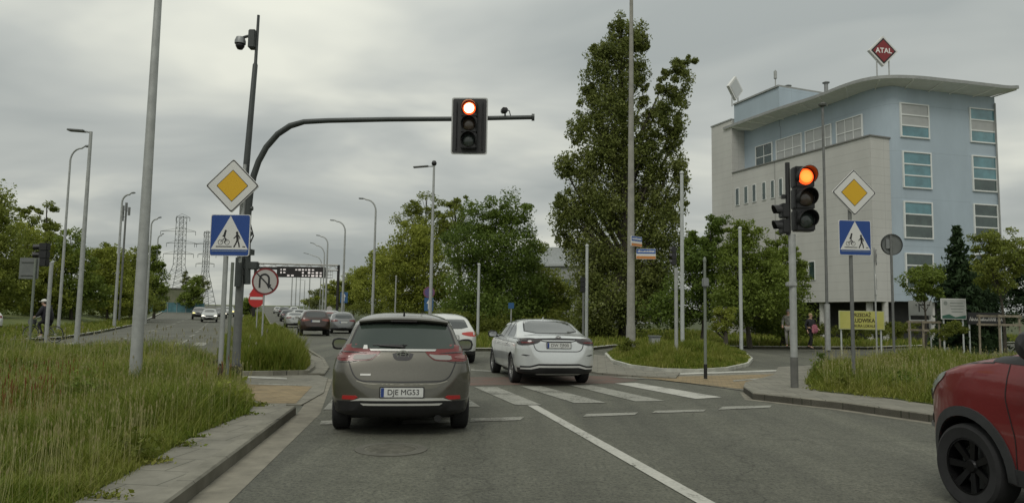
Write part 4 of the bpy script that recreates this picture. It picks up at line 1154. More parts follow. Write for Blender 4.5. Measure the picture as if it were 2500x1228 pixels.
# tall dry weeds that stand up against the asphalt of the opposite carriageway
bx2 = [(-9.6, 17), (-7.8, 15.5), (-5.5, 17.5), (-8.5, 21.0), (-13, 22), (-14, 19)]
seeds('dry_weeds', bx2, 130, .45, .9, mat('dry_weed', (.16, .15, .08), .8, col2=(.34, .33, .24), scale=2), .10, 'tall dry weed stalks at the back edge of the left median', size=.016, ymax=40, head=.10)
# the bank rising behind the opposite road
bkP = [(-24.5, 37), (-37.5, 66), (-60, 120), (-130, 120), (-90, 66), (-60, 37)]
bm = bmesh.new()
nx, ny = 60, 40; grid = []
for j in range(ny + 1):
    y = 40 + j * 2.4; xe = -22 - (y - 37) * .43 - 2.2; row = []
    for i in range(nx + 1):
        d = i * 1.4; hgt = .9 * (1 - math.exp(-d / 4)) * min(1, j / 5)
        row.append(bm.verts.new((xe - d, y, terr(y) + .05 + hgt + .06 * math.sin(i * 1.3 + j) * min(1, d))))
    grid.append(row)
for j in range(ny):
    for i in range(nx): bm.faces.new((grid[j][i], grid[j][i+1], grid[j+1][i+1], grid[j+1][i]))
o = finish('grass_bank', bm, M_GROUND, None, True); o['kind'] = 'structure'

# clumps of broad-leaved weeds standing in the verges
def weed_clump(label, x, y, z, r, h, m):
    o = empty('weed_plant', (x, y, z), 0, label, 'weed', 'broad-leaved weeds in the verges')
    n = int(220 * r / .3); P = rng.normal(size=(n, 3)) * np.array([r * .5, r * .5, h * .3]) + np.array([0, 0, h * .55]); P[:, 2] = np.abs(P[:, 2])
    V, Fc = leaves(P, .07); from_arrays('leaves', V, Fc, m, o)
    bm = bmesh.new()
    for k in range(5): tube(bm, [(0, 0, 0), (random.uniform(-r, r) * .6, random.uniform(-r, r) * .6, h * random.uniform(.7, 1.1))], [.006, .003], 5)
    finish('stems', bm, LM['mid'], o)
for lb, px, py, r, h, m in (('dark leafy weed in the near grass, bottom left, beside the slabs', 330, 1130, .20, .30, 'bush'), ('leafy weed clump in the grass left of the thick lamp column', 210, 985, .24, .45, 'mid'),
    ('bright weed clump at the kerb end of the left median grass', 560, 1000, .22, .35, 'yel'), ('low weed clump at the front edge of the right verge grass', 2060, 955, .20, .40, 'bush'),
    ('dark weed clump further right in the right verge, before the red SUV', 2215, 965, .26, .45, 'dark'), ('tall weed at the left end of the right verge', 1992, 930, .16, .5, 'mid')):
    p = G(px, py, .11); weed_clump(lb, p.x, p.y, .11, r, h, LM[m])
VRp = [p[:2] for p in GR_R]
seeds('verge_seed_heads', VRp, 1300, .3, .62, M_SEED, .13, 'pale seed heads standing over the right verge grass', size=.008, ymax=24, head=.05)
# ============================================================ STREET FURNITURE
M_LON = mat('red_signal_lit', (.9, .1, .03), .3, em=(1.0, .085, .012), ems=1.7)
M_LON2 = mat('red_signal_core', (1, .5, .2), .3, em=(1.0, .74, .42), ems=5.0)
M_LON3 = mat('red_signal_soft_core', (1, .3, .05), .3, em=(1.0, .20, .03), ems=2.0)
M_LAMB = mat('amber_signal_off', (.055, .04, .03), .25, coat=.5)
M_LGRN = mat('green_signal_off', (.035, .045, .042), .25, coat=.5)
M_BOARD = mat('backboard_black', (.02, .02, .021), .5, var=.2)
M_BEDGE = mat('backboard_edge', (.42, .43, .42), .5)
def sighead(parent, c, yaw, k=1.0, board=None, sp=.34, r=.15, core=M_LON2, name='signal_head'):
    "three-lens head facing -Y turned by yaw; c = centre of the middle lens (local)"
    R = Matrix.Rotation(yaw, 3, 'Z'); c = Vector(c)
    sp *= k; r *= k
    def P(x, y, z): return c + R @ Vector((x, y, z))
    hd = bpy.data.objects.new(name, None); link(hd); hd.parent = parent; hd.empty_display_size = .1
    bm = bmesh.new()
    for i in (-1, 0, 1): box(bm, P(0, .07 * k, i * sp), (r * 2.25, .20 * k, sp * .985), R, .02 * k)
    finish('housing', bm, M_BLACK, hd, True)
    if board:
        w, h = board
        bm = bmesh.new(); plate_poly(bm, rrect(w, h, .05 * k), P(0, .10 * k, 0), R @ Vector((1, 0, 0)), Vector((0, 0, 1)), .02); finish('backboard', bm, M_BEDGE, hd)
        bm = bmesh.new(); plate_poly(bm, rrect(w * .925, h * .955, .04 * k), P(0, .097 * k, 0), R @ Vector((1, 0, 0)), Vector((0, 0, 1)), .008, .006)
        for sx in (-1, 1): tube(bm, [P(sx * w * .36, .07 * k, -h * .42), P(sx * w * .36, .07 * k, h * .42)], .018 * k, 6)
        finish('backboard_face', bm, M_BOARD, hd)
    for i, m in ((1, M_LON), (0, M_LAMB), (-1, M_LGRN)):
        bm = bmesh.new(); ax = R @ Vector((0, -1, 0))
        lathe(bm, [(r * .92, 0), (r * .9, .012 * k), (r * .7, .032 * k), (r * .4, .045 * k), (0, .05 * k)], P(0, -.035 * k, i * sp), ax, 28)
        ln = finish('lens', bm, m, hd, 'all')
        if i == 1:
            bm = bmesh.new(); lathe(bm, [(r * .72, .034 * k), (r * .45, .052 * k), (0, .058 * k)], P(0, -.035 * k, i * sp), ax, 24); finish('lit_core', bm, core, ln, 'all')
        bm = bmesh.new(); n = 22; L_ = .17 * k
        ro, ri = r * 1.10, r * 1.03
        rows = []
        for q in range(n + 1):
            a = math.radians(-32 + 244 * q / n); ca, sa = math.cos(a), math.sin(a)
            cut = L_ * (.35 + .65 * max(0, (sa + .53) / 1.53) ** .6)
            rows.append([bm.verts.new(P(ro * ca, -.03 * k, i * sp + ro * sa)), bm.verts.new(P(ro * ca, -.03 * k - cut, i * sp + ro * sa)),
                         bm.verts.new(P(ri * ca, -.03 * k - cut, i * sp + ri * sa)), bm.verts.new(P(ri * ca, -.03 * k, i * sp + ri * sa))])
        for a_, b_ in zip(rows, rows[1:]):
            for z_ in range(4): bm.faces.new((a_[z_], a_[(z_ + 1) % 4], b_[(z_ + 1) % 4], b_[z_]))
        bm.faces.new(rows[0]); bm.faces.new(rows[-1][::-1])
        finish('visor', bm, M_BLACK, hd, True)
    return hd
UX, UZ = Vector((1, 0, 0)), Vector((0, 0, 1))
def rot2(yaw): return Vector((math.cos(yaw), math.sin(yaw), 0))
def diamond_sign(parent, O, half, yaw):
    U = rot2(yaw)
    def dia(r, rc):
        o = []
        for k in range(4):
            a = math.radians(90 * k - 90); b = a + PI / 2
            p = Vector((math.cos(a), math.sin(a))) * r
            nx_ = Vector((math.cos(b), math.sin(b))) * r; pv = Vector((math.cos(a - PI / 2), math.sin(a - PI / 2))) * r
            for t in (0, .25, .5, .75, 1):
                A = p + (pv - p).normalized() * rc; B = p + (nx_ - p).normalized() * rc
                q = A * (1 - t) ** 2 + p * 2 * t * (1 - t) + B * t * t; o.append((q.x, q.y))
        return o
    bm = bmesh.new(); plate_poly(bm, dia(half, .07 * half), O, U, UZ, .02); pl = finish('diamond_plate', bm, M_WHITE, parent)
    bm = bmesh.new(); plate_poly(bm, dia(half * .975, .07 * half), O, U, UZ, .002, .002); finish('black_rim', bm, M_SBLACK, pl)
    bm = bmesh.new(); plate_poly(bm, dia(half * .925, .07 * half), O, U, UZ, .002, .0045); finish('white_field', bm, M_WHITE, pl)
    bm = bmesh.new(); plate_poly(bm, dia(half * .595, .03 * half), O, U, UZ, .002, .006); finish('thin_black_line', bm, M_SBLACK, pl)
    bm = bmesh.new(); plate_poly(bm, dia(half * .565, .03 * half), O, U, UZ, .002, .008); finish('yellow_diamond', bm, M_YEL, pl)
def stroke(bm, pts, w, O, U, W, off=.009, th=.002):
    "flat stroke of width w along pts"
    pts = [Vector(p) for p in pts]
    L_, R_ = [], []
    for i, p in enumerate(pts):
        d = (pts[min(i + 1, len(pts) - 1)] - pts[max(i - 1, 0)]).normalized(); n = Vector((-d.y, d.x)) * w / 2
        L_.append(p + n); R_.append(p - n)
    for i in range(len(pts) - 1):
        plate_poly(bm, [R_[i], R_[i + 1], L_[i + 1], L_[i]], O, U, W, th, off)
def crossing_sign(parent, O, w, h, yaw):
    "blue panel, white triangle, bicycle with rider and walker on a zebra"
    U = rot2(yaw); s = w
    bm = bmesh.new(); plate_poly(bm, rrect(w, h, .05 * w), O, U, UZ, .02); pl = finish('crossing_plate', bm, M_WHITE, parent)
    bm = bmesh.new(); plate_poly(bm, rrect(w * .965, h * .97, .045 * w), O, U, UZ, .002, .002); finish('blue_field', bm, M_BLUE, pl)
    bm = bmesh.new(); plate_poly(bm, [(-.47 * w, -.345 * h), (.47 * w, -.345 * h), (0, .47 * h)], O, U, UZ, .002, .0045); finish('white_triangle', bm, M_WHITE, pl)
    bm = bmesh.new()
    # walker
    X, Y_ = .19 * w, -.10 * h
    plate_poly(bm, circ(.032 * w, 12, X - .01 * w, .06 * h), O, U, UZ, .002, .007)
    stroke(bm, [(X - .005 * w, .03 * h), (X + .01 * w, -.12 * h)], .06 * w, O, U, UZ, .007)
    stroke(bm, [(X + .01 * w, -.11 * h), (X + .045 * w, -.2 * h), (X + .06 * w, -.29 * h)], .034 * w, O, U, UZ, .0071)
    stroke(bm, [(X + .005 * w, -.11 * h), (X - .03 * w, -.2 * h), (X - .08 * w, -.29 * h)], .034 * w, O, U, UZ, .0072)
    stroke(bm, [(X, .015 * h), (X - .05 * w, -.04 * h), (X - .09 * w, -.08 * h)], .024 * w, O, U, UZ, .0073)
    stroke(bm, [(X, .015 * h), (X + .05 * w, -.03 * h), (X + .07 * w, -.09 * h)], .024 * w, O, U, UZ, .0074)
    # cyclist
    cx = -.13 * w
    for q in (-.10, .07):
        ring = circ(.058 * w, 16, cx + q * w, -.17 * h); stroke(bm, ring + ring[:1], .012 * w, O, U, UZ, .0065)
    stroke(bm, [(cx - .10 * w, -.17 * h), (cx - .03 * w, -.09 * h), (cx + .05 * w, -.09 * h), (cx + .07 * w, -.17 * h)], .012 * w, O, U, UZ, .0068)
    stroke(bm, [(cx + .03 * w, -.09 * h), (cx, -.175 * h), (cx - .03 * w, -.09 * h)], .012 * w, O, U, UZ, .0069)
    plate_poly(bm, circ(.028 * w, 12, cx + .02 * w, .10 * h), O, U, UZ, .002, .007)
    stroke(bm, [(cx + .01 * w, .075 * h), (cx - .01 * w, -.04 * h)], .05 * w, O, U, UZ, .0071)
    stroke(bm, [(cx - .01 * w, -.04 * h), (cx + .03 * w, -.10 * h), (cx + .005 * w, -.19 * h)], .028 * w, O, U, UZ, .0072)
    stroke(bm, [(cx + .01 * w, .05 * h), (cx - .05 * w, -.03 * h)], .02 * w, O, U, UZ, .0073)
    for a_, b_ in ((-.34, .06), (.33, .40)):
        stroke(bm, [(a_ * w, -.275 * h), (b_ * w, -.275 * h)], .022 * w, O, U, UZ, .0075)
    finish('pictogram', bm, M_SBLACK, pl)
    bm = bmesh.new(); plate_poly(bm, [(-.44 * w, -.39 * h), (.44 * w, -.39 * h), (.44 * w, -.375 * h), (-.44 * w, -.375 * h)], O, U, UZ, .002, .0078); finish('white_line', bm, mat('dull_white_line', (.25, .3, .36), .5), pl)
def post(parent, x, y, z0, z1, r, m=M_STEEL, name='post', n=12, r2=None):
    bm = bmesh.new(); tube(bm, [(x, y, z0), (x, y, z1)], [r, r2 or r], n); return finish(name, bm, m, parent, True)
def baseat(px, Y, py_ref=None):
    "ground point of a vertical post seen at column px (row py_ref)"
    p = D(px, py_ref or 780, Y); return Vector((p.x, Y, terr(Y) + .10))

# --- mast with the overhead signal
YM = 15.6
b = baseat(577, YM, 870)
mast = empty('signal_mast', b, 0, 'dark grey mast whose long curved arm holds a red light over the road', 'traffic light')
def loc(px, py, Y=YM):
    p = D(px, py, Y); return p - b
zt = zrow(b.x, YM, 38) - b.z
post(mast, 0, 0, 0, zrow(b.x, YM, 440) - b.z, .085, M_STEELD, 'pole', 16)
q = [(0, 0, zrow(b.x, YM, 440) - b.z), (.03, 0, zrow(b.x, YM, 300) - b.z), (.08, 0, zrow(b.x, YM, 38) - b.z)]
bm = bmesh.new(); tube(bm, [q[0], (.10, 0, q[2][2] - 1.15), (.105, 0, q[2][2] - 1.1), (.12, 0, q[2][2])], [.072, .055, .036, .03], 14); finish('camera_pole', bm, M_DARKPOLE, mast, True)
arm_px = [(604, 560), (606, 520), (611, 470), (619, 430), (631, 395), (650, 360), (678, 328), (708, 308), (742, 298), (800, 295), (950, 292), (1105, 291), (1200, 289), (1298, 287)]
armP = []
for i, (x, y) in enumerate(arm_px):
    Y = YM - .45 * max(0, (x - 610)) / 690.
    p = D(x, y, Y) - b; armP.append(p)
bm = bmesh.new(); tube(bm, [Vector((.16, 0, -0.0 + armP[0].z - 1.2))] + armP, [.07] * 5 + [.066] * 4 + [.058, .055, .052, .05, .048, .046], 14); finish('arm', bm, M_DARKPOLE, mast, True)
bm = bmesh.new()
for zz in (armP[0].z - 1.0, armP[0].z - .1, armP[1].z + .1): tube(bm, [(0, 0, zz), (.2, 0, zz)], .05, 8)
box(bm, (.1, -.0, armP[0].z - .5), (.30, .20, .12)); finish('clamp', bm, M_DARKPOLE, mast)
bm = bmesh.new(); tube(bm, [armP[0] + Vector((.08, -.05, .1)), armP[0] + Vector((.16, -.06, -.15)), armP[0] + Vector((.05, -.06, -.42)), armP[0] + Vector((-.1, -.05, -.5))], .016, 6); finish('cable', bm, M_BLACK, mast, True)
bm = bmesh.new(); tube(bm, [(0, -.11, zrow(b.x, YM, 700) - b.z), (0, -.11, zrow(b.x, YM, 630) - b.z)], .075, 10)
box(bm, (.22, 0, zrow(b.x, YM, 648) - b.z), (.34, .12, .17), None, .02); finish('detector_box', bm, M_DARKPOLE, mast)
bm = bmesh.new(); lathe(bm, [(.14, 0), (.14, .25), (.10, .3)], (0, 0, -.02), (0, 0, 1), 16); finish('base_sleeve', bm, M_BLACK, mast, True)
bm = bmesh.new(); e_ = armP[-1]; tube(bm, [e_, e_ + Vector((.06, 0, .0))], .075, 10); finish('arm_cap', bm, M_DARKPOLE, mast)
hc = D(1145, 305, YM - .36 - .22) - b
sighead(mast, hc, -.03, 1.0, board=(.78, 1.24), sp=.345, r=.15)
# cameras on the mast
def cctv(parent, at, s=1.0, yaw=0.0):
    R = Matrix.Rotation(yaw, 3, 'Z'); at = Vector(at)
    h = bpy.data.objects.new('camera_unit', None); link(h); h.parent = parent
    P = lambda x, y, z: at + R @ (Vector((x, y, z)) * s)
    bm = bmesh.new(); tube(bm, [P(.14, 0, .02), P(-.04, 0, .10), P(-.16, 0, .06), P(-.20, 0, -.03)], .035 * s, 8); finish('bracket', bm, M_DARKPOLE, h, True)
    bm = bmesh.new(); lathe(bm, [(.0, .14), (.09, .12), (.12, .04), (.12, -.03)], P(-.20, 0, -.05), (0, 0, 1), 16); finish('hood', bm, M_SGREY, h, True)
    bm = bmesh.new(); lathe(bm, [(.10, 0), (.095, -.06), (.06, -.12), (0, -.14)], P(-.20, 0, -.08), (0, 0, 1), 16); finish('dome', bm, M_BLACK, h, 'all')
    return h
zc_ = zrow(b.x, YM, 100) - b.z
cctv(mast, (-.06, 0, zc_), 1.0)
bm = bmesh.new(); box(bm, (.02, 0, zc_ + .02), (.16, .2, .42), None, .02); finish('junction_box', bm, M_DARKPOLE, mast)
p = D(1233, 290, YM - .41) - b
bm = bmesh.new(); tube(bm, [p, p + Vector((0, 0, .14))], .02, 6); box(bm, p + Vector((-.02, -.02, .17)), (.13, .2, .10), Matrix.Rotation(.2, 3, 'Z'), .02)
tube(bm, [p + Vector((.02, 0, .2)), p + Vector((.09, 0, .17)), p + Vector((.13, 0, .02))], .012, 6); finish('detector_camera', bm, M_BLACK, mast)

# --- left priority + crossing sign
YS = 13.6
b = baseat(541, YS, 860)
sg = empty('road_sign', b, 0, 'yellow and white diamond over a blue crossing sign in the left median', 'road sign')
post(sg, -.01, 0, -.02, zrow(b.x, YS, 625) - b.z, .045, M_STEEL)
post(sg, .10, .06, -.02, zrow(b.x, YS, 640) - b.z, .030, mat('grey_green_steel', (.17, .19, .16), .6, .2, var=.1))
post(sg, .24, .06, zrow(b.x, YS, 640) - b.z, zrow(b.x, YS, 400) - b.z, .03, M_STEEL)
O = D(570, 455, YS) - b; O.y = -.05; diamond_sign(sg, O, .525, -.05)
O = D(564, 575, YS) - b; O.y = -.05; crossing_sign(sg, O, .77, .79, -.05)
bm = bmesh.new(); box(bm, D(566, 540, YS) - b + Vector((0, .0, 0)), (.5, .03, .04)); box(bm, D(566, 610, YS) - b, (.5, .03, .04)); finish('bracket', bm, M_STEELD, sg)
bm = bmesh.new(); tube(bm, [(0, 0, -.02), (0, 0, .42)], .05, 12); finish('base_sleeve', bm, M_BLACK, sg, True)

# --- right priority + crossing sign
YR = 16.0
b = baseat(2085, YR, 880)
sg = empty('road_sign', b, 0, 'yellow and white diamond over a blue crossing sign, on one post in the right verge', 'road sign')
post(sg, 0, .03, -.02, zrow(b.x, YR, 440) - b.z, .04, M_STEELD)
O = D(2084, 471, YR) - b; O.y = -.03; diamond_sign(sg, O, .53, .10)
O = D(2086, 581, YR) - b; O.y = -.03; crossing_sign(sg, O, .76, .79, .10)

# --- right traffic signal
b = G(1940, 945, .12); YQ = b.y
sp_ = empty('signal_post', b, 0, 'three-lens signal showing red on a steel post at the right kerb', 'traffic light')
ztop = zrow(b.x, YQ, 572) - b.z
post(sp_, 0, 0, 0, ztop, .072, M_STEEL, 'pole', 18)
post(sp_, -.07, 0, ztop - .02, zrow(b.x, YQ, 398) - b.z, .05, M_BLACK, 'mounting_rail', 12)
bm = bmesh.new(); tube(bm, [(0, 0, 0), (0, 0, .62)], .078, 18); finish('base_sleeve', bm, mat('base_sleeve_grey', (.12, .12, .11), .8, var=.2), sp_, True)
kq = (540 - 433) / 2 / (F / YQ) / .34
c = D(1960, 487, YQ) - b; c.y = -.10
sighead(sp_, c, .06, kq, sp=.34, r=.138, core=M_LON3)
# side heads seen edge-on, pointing left
for zz, nm in ((zrow(b.x, YQ, 515) - b.z, 'side_signal_head'), (zrow(b.x, YQ, 553) - b.z, 'side_signal_head')):
    hd = bpy.data.objects.new(nm, None); link(hd); hd.parent = sp_
    bm = bmesh.new(); box(bm, (-.15, .02, zz), (.16, .24, .30), None, .02); finish('housing', bm, M_BLACK, hd, True)
    bm = bmesh.new(); n = 14; rows = []
    for q_ in range(n + 1):
        a = math.radians(-20 + 220 * q_ / n)
        rr = .125
        rows.append([bm.verts.new((-.22, .02 + rr * math.cos(a), zz + rr * math.sin(a))), bm.verts.new((-.40 + .05 * (1 - math.sin(a)), .02 + rr * math.cos(a), zz + rr * math.sin(a))),
                     bm.verts.new((-.40 + .05 * (1 - math.sin(a)), .02 + rr * .9 * math.cos(a), zz + rr * .9 * math.sin(a))), bm.verts.new((-.22, .02 + rr * .9 * math.cos(a), zz + rr * .9 * math.sin(a)))])
    for a_, b_ in zip(rows, rows[1:]):
        for z_ in range(4): bm.faces.new((a_[z_], a_[(z_ + 1) % 4], b_[(z_ + 1) % 4], b_[z_]))
    finish('visor', bm, M_BLACK, hd, True)
bm = bmesh.new(); box(bm, (-.17, 0, zrow(b.x, YQ, 481) - b.z), (.07, .07, .09)); finish('sensor', bm, M_BLACK, sp_)
bm = bmesh.new(); box(bm, (-.04, -.02, zrow(b.x, YQ, 694) - b.z), (.20, .16, .10), None, .02); finish('push_button_box', bm, M_STEEL, sp_)

# --- lamp columns
def lamp(px, Y, ytop, rb, rt, m, label, style, pxend=None, yend=None, pref=760, group='street lamps', rise=None, thin=False):
    b = baseat(px, Y, pref)
    o = empty('street_lamp', b, 0, label, 'street lamp', group)
    zt_ = zrow(b.x, Y, ytop) - b.z
    e_ = (D(pxend, yend, Y) - b) if pxend is not None else None
    if style == 'curve':
        sg_ = 1 if e_.x > 0 else -1; r_ = min(abs(e_.x) * .55, 1.1); drop = zt_ - r_ * 1.2
        pts = [Vector((0, 0, 0)), Vector((0, 0, drop * .5)), Vector((0, 0, drop))]; rad_ = [rb, (rb + rt) / 2, rt]
        for k in range(1, 7):
            a = PI / 2 * k / 6; pts.append(Vector((sg_ * r_ * (1 - math.cos(a)), 0, drop + r_ * 1.2 * math.sin(a)))); rad_.append(rt * .9)
        pts.append(Vector((e_.x * .72, 0, zt_ + (e_.z - zt_) * .6 + .03))); rad_.append(rt * .7)
        bm = bmesh.new(); tube(bm, pts, rad_, 10); finish('column', bm, m, o, True)
        bm = bmesh.new(); h0 = pts[-1]; L_ = Vector((e_.x, 0, e_.z)) - h0
        ang = math.atan2(L_.z, L_.x)
        R = Matrix.Rotation(-ang, 3, 'Y'); box(bm, h0 + L_ * .5 - Vector((0, 0, .02)), (L_.length, .22, .10), R, .03); finish('lamp_head', bm, M_SGREY, o)
    elif style == 'flat':
        bm = bmesh.new(); tube(bm, [(0, 0, 0), (0, 0, zt_)], [rb, rt], 12); finish('column', bm, m, o, True)
        bm = bmesh.new(); ang = math.atan2(e_.z - zt_, e_.x); L_ = Vector((e_.x, 0, e_.z - zt_)).length
        tube(bm, [(0, 0, zt_ - .03), (e_.x * .35, 0, zt_ + (e_.z - zt_) * .35)], .035, 8)
        finish('arm', bm, M_SGREY, o)
        bm = bmesh.new(); box(bm, (e_.x * .62, 0, zt_ + (e_.z - zt_) * .62), (abs(e_.x) * .72, .28, .07), Matrix.Rotation(-math.atan2(e_.z - zt_, abs(e_.x)) * (1 if e_.x > 0 else -1), 3, 'Y'), .02); finish('lamp_head', bm, M_STEELD, o)
    elif style == 'plain':
        bm = bmesh.new(); tube(bm, [(0, 0, 0), (0, 0, zt_ * .5), (0, 0, zt_)], [rb, (rb + rt) / 2, rt], 14); finish('column', bm, m, o, True)
    return o, b, zt_
lamp(331, 12.6, -60, .105, .060, M_STEEL, 'thick tapering steel lamp column close by in the left median grass', 'plain', pref=900, group=None)
o = SC.objects[-1] if False else None
lamp(188, 26.5, 322, .095, .055, M_STEEL, 'steel lamp column with a flat square-ended head, left of the thick near column', 'flat', 166, 318, 820)
lamp(144, 38, 362, .085, .05, M_STEEL, 'curved-arm lamp column beside the cyclist, bending right behind the flat-headed lamp', 'curve', 222, 356, 780)
lamp(281, 53, 475, .12, .07, M_STEEL, 'curved-arm lamp column left of the thick near column, by the grass bank', 'curve', 330, 470, 760)
lamp(358, 67, 535, .12, .07, M_STEEL, 'curved-arm lamp column just right of the thick near column', 'curve', 394, 530, 740)
lamp(377, 92, 575, .12, .08, M_STEEL, 'distant left-hand lamp column at the edge of the tree row', 'curve', 400, 570, 730)
lamp(910, 54, 488, .12, .07, M_STEEL, 'nearest curved-arm lamp right of the road ahead, before the yellow green trees', 'curve', 876, 484, 740)
lamp(837, 68, 541, .13, .075, M_STEEL, 'second curved-arm lamp right of the road ahead, beside the gantry post', 'curve', 806, 537, 720)
lamp(797, 82, 578, .13, .08, M_STEEL, 'third curved-arm lamp of the right-hand row, seen over the gantry board', 'curve', 772, 574, 680)
lamp(790, 98, 600, .11, .08, M_STEEL, 'fourth curved-arm lamp of the right-hand row, arm over the gantry', 'curve', 757, 592, 680)
lamp(783, 118, 626, .11, .08, M_STEEL, 'fifth and lowest curved-arm lamp visible over the gantry board', 'curve', 741, 617, 690)
for k, (px, Y, yt) in enumerate(((712, 175, 660), (722, 190, 668), (732, 205, 676), (743, 225, 684), (755, 160, 655))):
    lamp(px, Y, yt, .16, .10, M_STEEL, ('leftmost', 'second from left', 'third from left', 'second from right', 'rightmost')[(0, 1, 2, 3, 4).index(k)] + ' of the far thin lamp columns under the gantry', 'flat', px - 16, yt - 2, 720, group='far lamp columns under the gantry')
# lamp with a ball camera before the airy tree
o, b, zt_ = lamp(1052, 40, 405, .11, .06, M_STEEL, 'lamp column with a level left arm and a black ball camera on top', 'flat', 1008, 409, 700)
bm = bmesh.new(); lathe(bm, [(0, .3), (.10, .27), (.15, .15), (.13, .05), (.06, 0)], (0, 0, zt_), (0, 0, 1), 16); finish('ball_camera', bm, M_BLACK, o, 'all')
# concrete mast with the street name plates
o, b, zt_ = lamp(1540, 27, -30, .16, .065, M_CONC, 'concrete lamp mast carrying two street name plates, before the poplar', 'plain', pref=820, group=None)
bm = bmesh.new(); tube(bm, [(0, 0, zt_ - .1), (-.12, 0, zt_ + .7), (-.5, 0, zt_ + 1.3), (-1.3, 0, zt_ + 1.6)], .05, 8); finish('arm', bm, M_STEEL, o, True)
bm = bmesh.new(); tube(bm, [(0, 0, 0), (0, 0, 1.1)], .175, 16); finish('base', bm, M_CONC, o, True)
def namebar(parent, px0, py0, px1, py1, Y, yaw, b, l1, l2):
    c0 = D((px0 + px1) / 2, (py0 + py1) / 2, Y) - b; w = abs(px1 - px0) / F * Y / max(.3, math.cos(yaw)); h = abs(py1 - py0) / F * Y
    U = rot2(yaw); O = Vector((c0.x, c0.y, c0.z))
    bm = bmesh.new(); plate_poly(bm, rrect(w, h, .02), O, U, UZ, .03); pl = finish('name_plate', bm, M_WHITE, parent)
    bm = bmesh.new(); plate_poly(bm, [(-w * .49, .02 * h), (w * .49, .02 * h), (w * .49, .47 * h), (-w * .49, .47 * h)], O, U, UZ, .002, .003); finish('blue_band', bm, mat('name_plate_blue', (.03, .09, .30), .4), pl)
    bm = bmesh.new(); plate_poly(bm, [(-w * .49, -.47 * h), (w * .49, -.47 * h), (w * .49, -.2 * h), (-w * .49, -.2 * h)], O, U, UZ, .002, .003); finish('orange_band', bm, mat('name_plate_orange', (.50, .20, .05), .4), pl)
    bm = bmesh.new()
    rr = random.Random(int(px0))
    x = -w * .42
    while x < w * .40:
        l_ = rr.uniform(.02, .06) * w; plate_poly(bm, [(x, .16 * h), (x + l_, .16 * h), (x + l_, rr.uniform(.26, .36) * h), (x, rr.uniform(.26, .36) * h)], O, U, UZ, .002, .005); x += l_ + .015 * w
    finish('worn_lettering', bm, M_WHITE, pl)
namebar(o, 1553, 607, 1601, 633, 26.8, 0.0, b, '', '')
namebar(o, 1539, 577, 1570, 602, 26.7, .75, b, '', '')
# thin white posts etc
def plainpost(px, Y, ytop, r, label, m=M_STEEL, pref=780, name='steel_post', cap=True, cat='post'):
    b = baseat(px, Y, pref); o = empty(name, b, 0, label, cat)
    zt_ = zrow(b.x, Y, ytop) - b.z; post(o, 0, 0, -.05, zt_, r, m, 'shaft', 12, r * .85)
    if cap:
        bm = bmesh.new(); lathe(bm, [(r * 1.0, 0), (r * 1.15, .02), (r * .9, .10), (0, .14)], (0, 0, zt_), (0, 0, 1), 12); finish('cap', bm, m, o, True)
    return o, b, zt_
M_PALEP = mat('pale_painted_steel', (.42, .44, .43), .5, .1, var=.08, scale=4)
plainpost(1666, 30, 425, .085, 'tall pale post standing right of the street name plates, before the poplar edge', M_PALEP)
plainpost(1432, 38, 602, .09, 'pale square post right behind the silver saloon', M_PALEP)
plainpost(1809, 33, 560, .085, 'thin pale post between the two leafy shrubs', M_PALEP)
plainpost(1167, 42, 648, .085, 'thin pale post before the dark hedge, left of the silver saloon', M_PALEP)
plainpost(964, 62, 676, .07, 'short thin post among the yellow green trees, right of the nearest curved lamp', M_STEEL)
o, b, zt_ = plainpost(1722, 17.6, 640, .038, 'slim grey green post with a small button box, at the front edge of the island', mat('grey_green_steel', (.17, .19, .16), .6, .2), pref=850)
bm = bmesh.new(); box(bm, (.0, -.05, zt_ - .5), (.15, .12, .22), None, .02); finish('button_box', bm, M_SGREY, o)
bm = bmesh.new(); tube(bm, [(0, 0, -.05), (0, 0, .3)], .042, 10); finish('base_sleeve', bm, M_BLACK, o, True)
# lamp post close before the office block
o, b, zt_ = plainpost(2018, 34, 262, .07, 'tall thin lamp post with a small cap, in front of the beige facade', M_STEELD, pref=700, name='street_lamp', cat='street lamp', cap=False)
bm = bmesh.new(); lathe(bm, [(.05, 0), (.17, .06), (.2, .14), (.06, .2), (0, .22)], (0, 0, zt_), (0, 0, 1), 16); finish('lamp_head', bm, M_STEELD, o, True)
bm = bmesh.new(); tube(bm, [(0, 0, 0), (0, 0, zrow(b.x, 34, 742) - b.z)], .13, 14); finish('base', bm, M_STEEL, o, True)
# second signal on the island
b = baseat(1651, 24, 800); o = empty('signal_post', b, 0, 'dark signal head seen side-on, right of the street name plates', 'traffic light')
post(o, 0, 0, -.05, zrow(b.x, 24, 655) - b.z, .06, M_STEEL, 'pole')
c = D(1643, 625, 24) - b; c.y = 0; sh = sighead(o, c, -1.9, .62, sp=.34, r=.15)
for ch in sh.children:
    if ch.name.startswith('lens'):
        ch.data.materials.clear(); ch.data.materials.append(M_LAMB)
        for g in list(ch.children): bpy.data.objects.remove(g)
# dark signal behind the pale square post
b = baseat(1424, 37, 780); o = empty('signal_post', b, 0, 'small dark signal on a slim pole behind the silver saloon roof', 'traffic light')
post(o, 0, 0, -.05, zrow(b.x, 37, 700) - b.z, .06, M_STEELD, 'pole')
bm = bmesh.new(); c = D(1423, 695, 37) - b
for i in (-1, 0, 1): box(bm, (c.x, 0, c.z + i * .26), (.26, .2, .25), None, .02)
finish('housing', bm, M_BLACK, o, True)
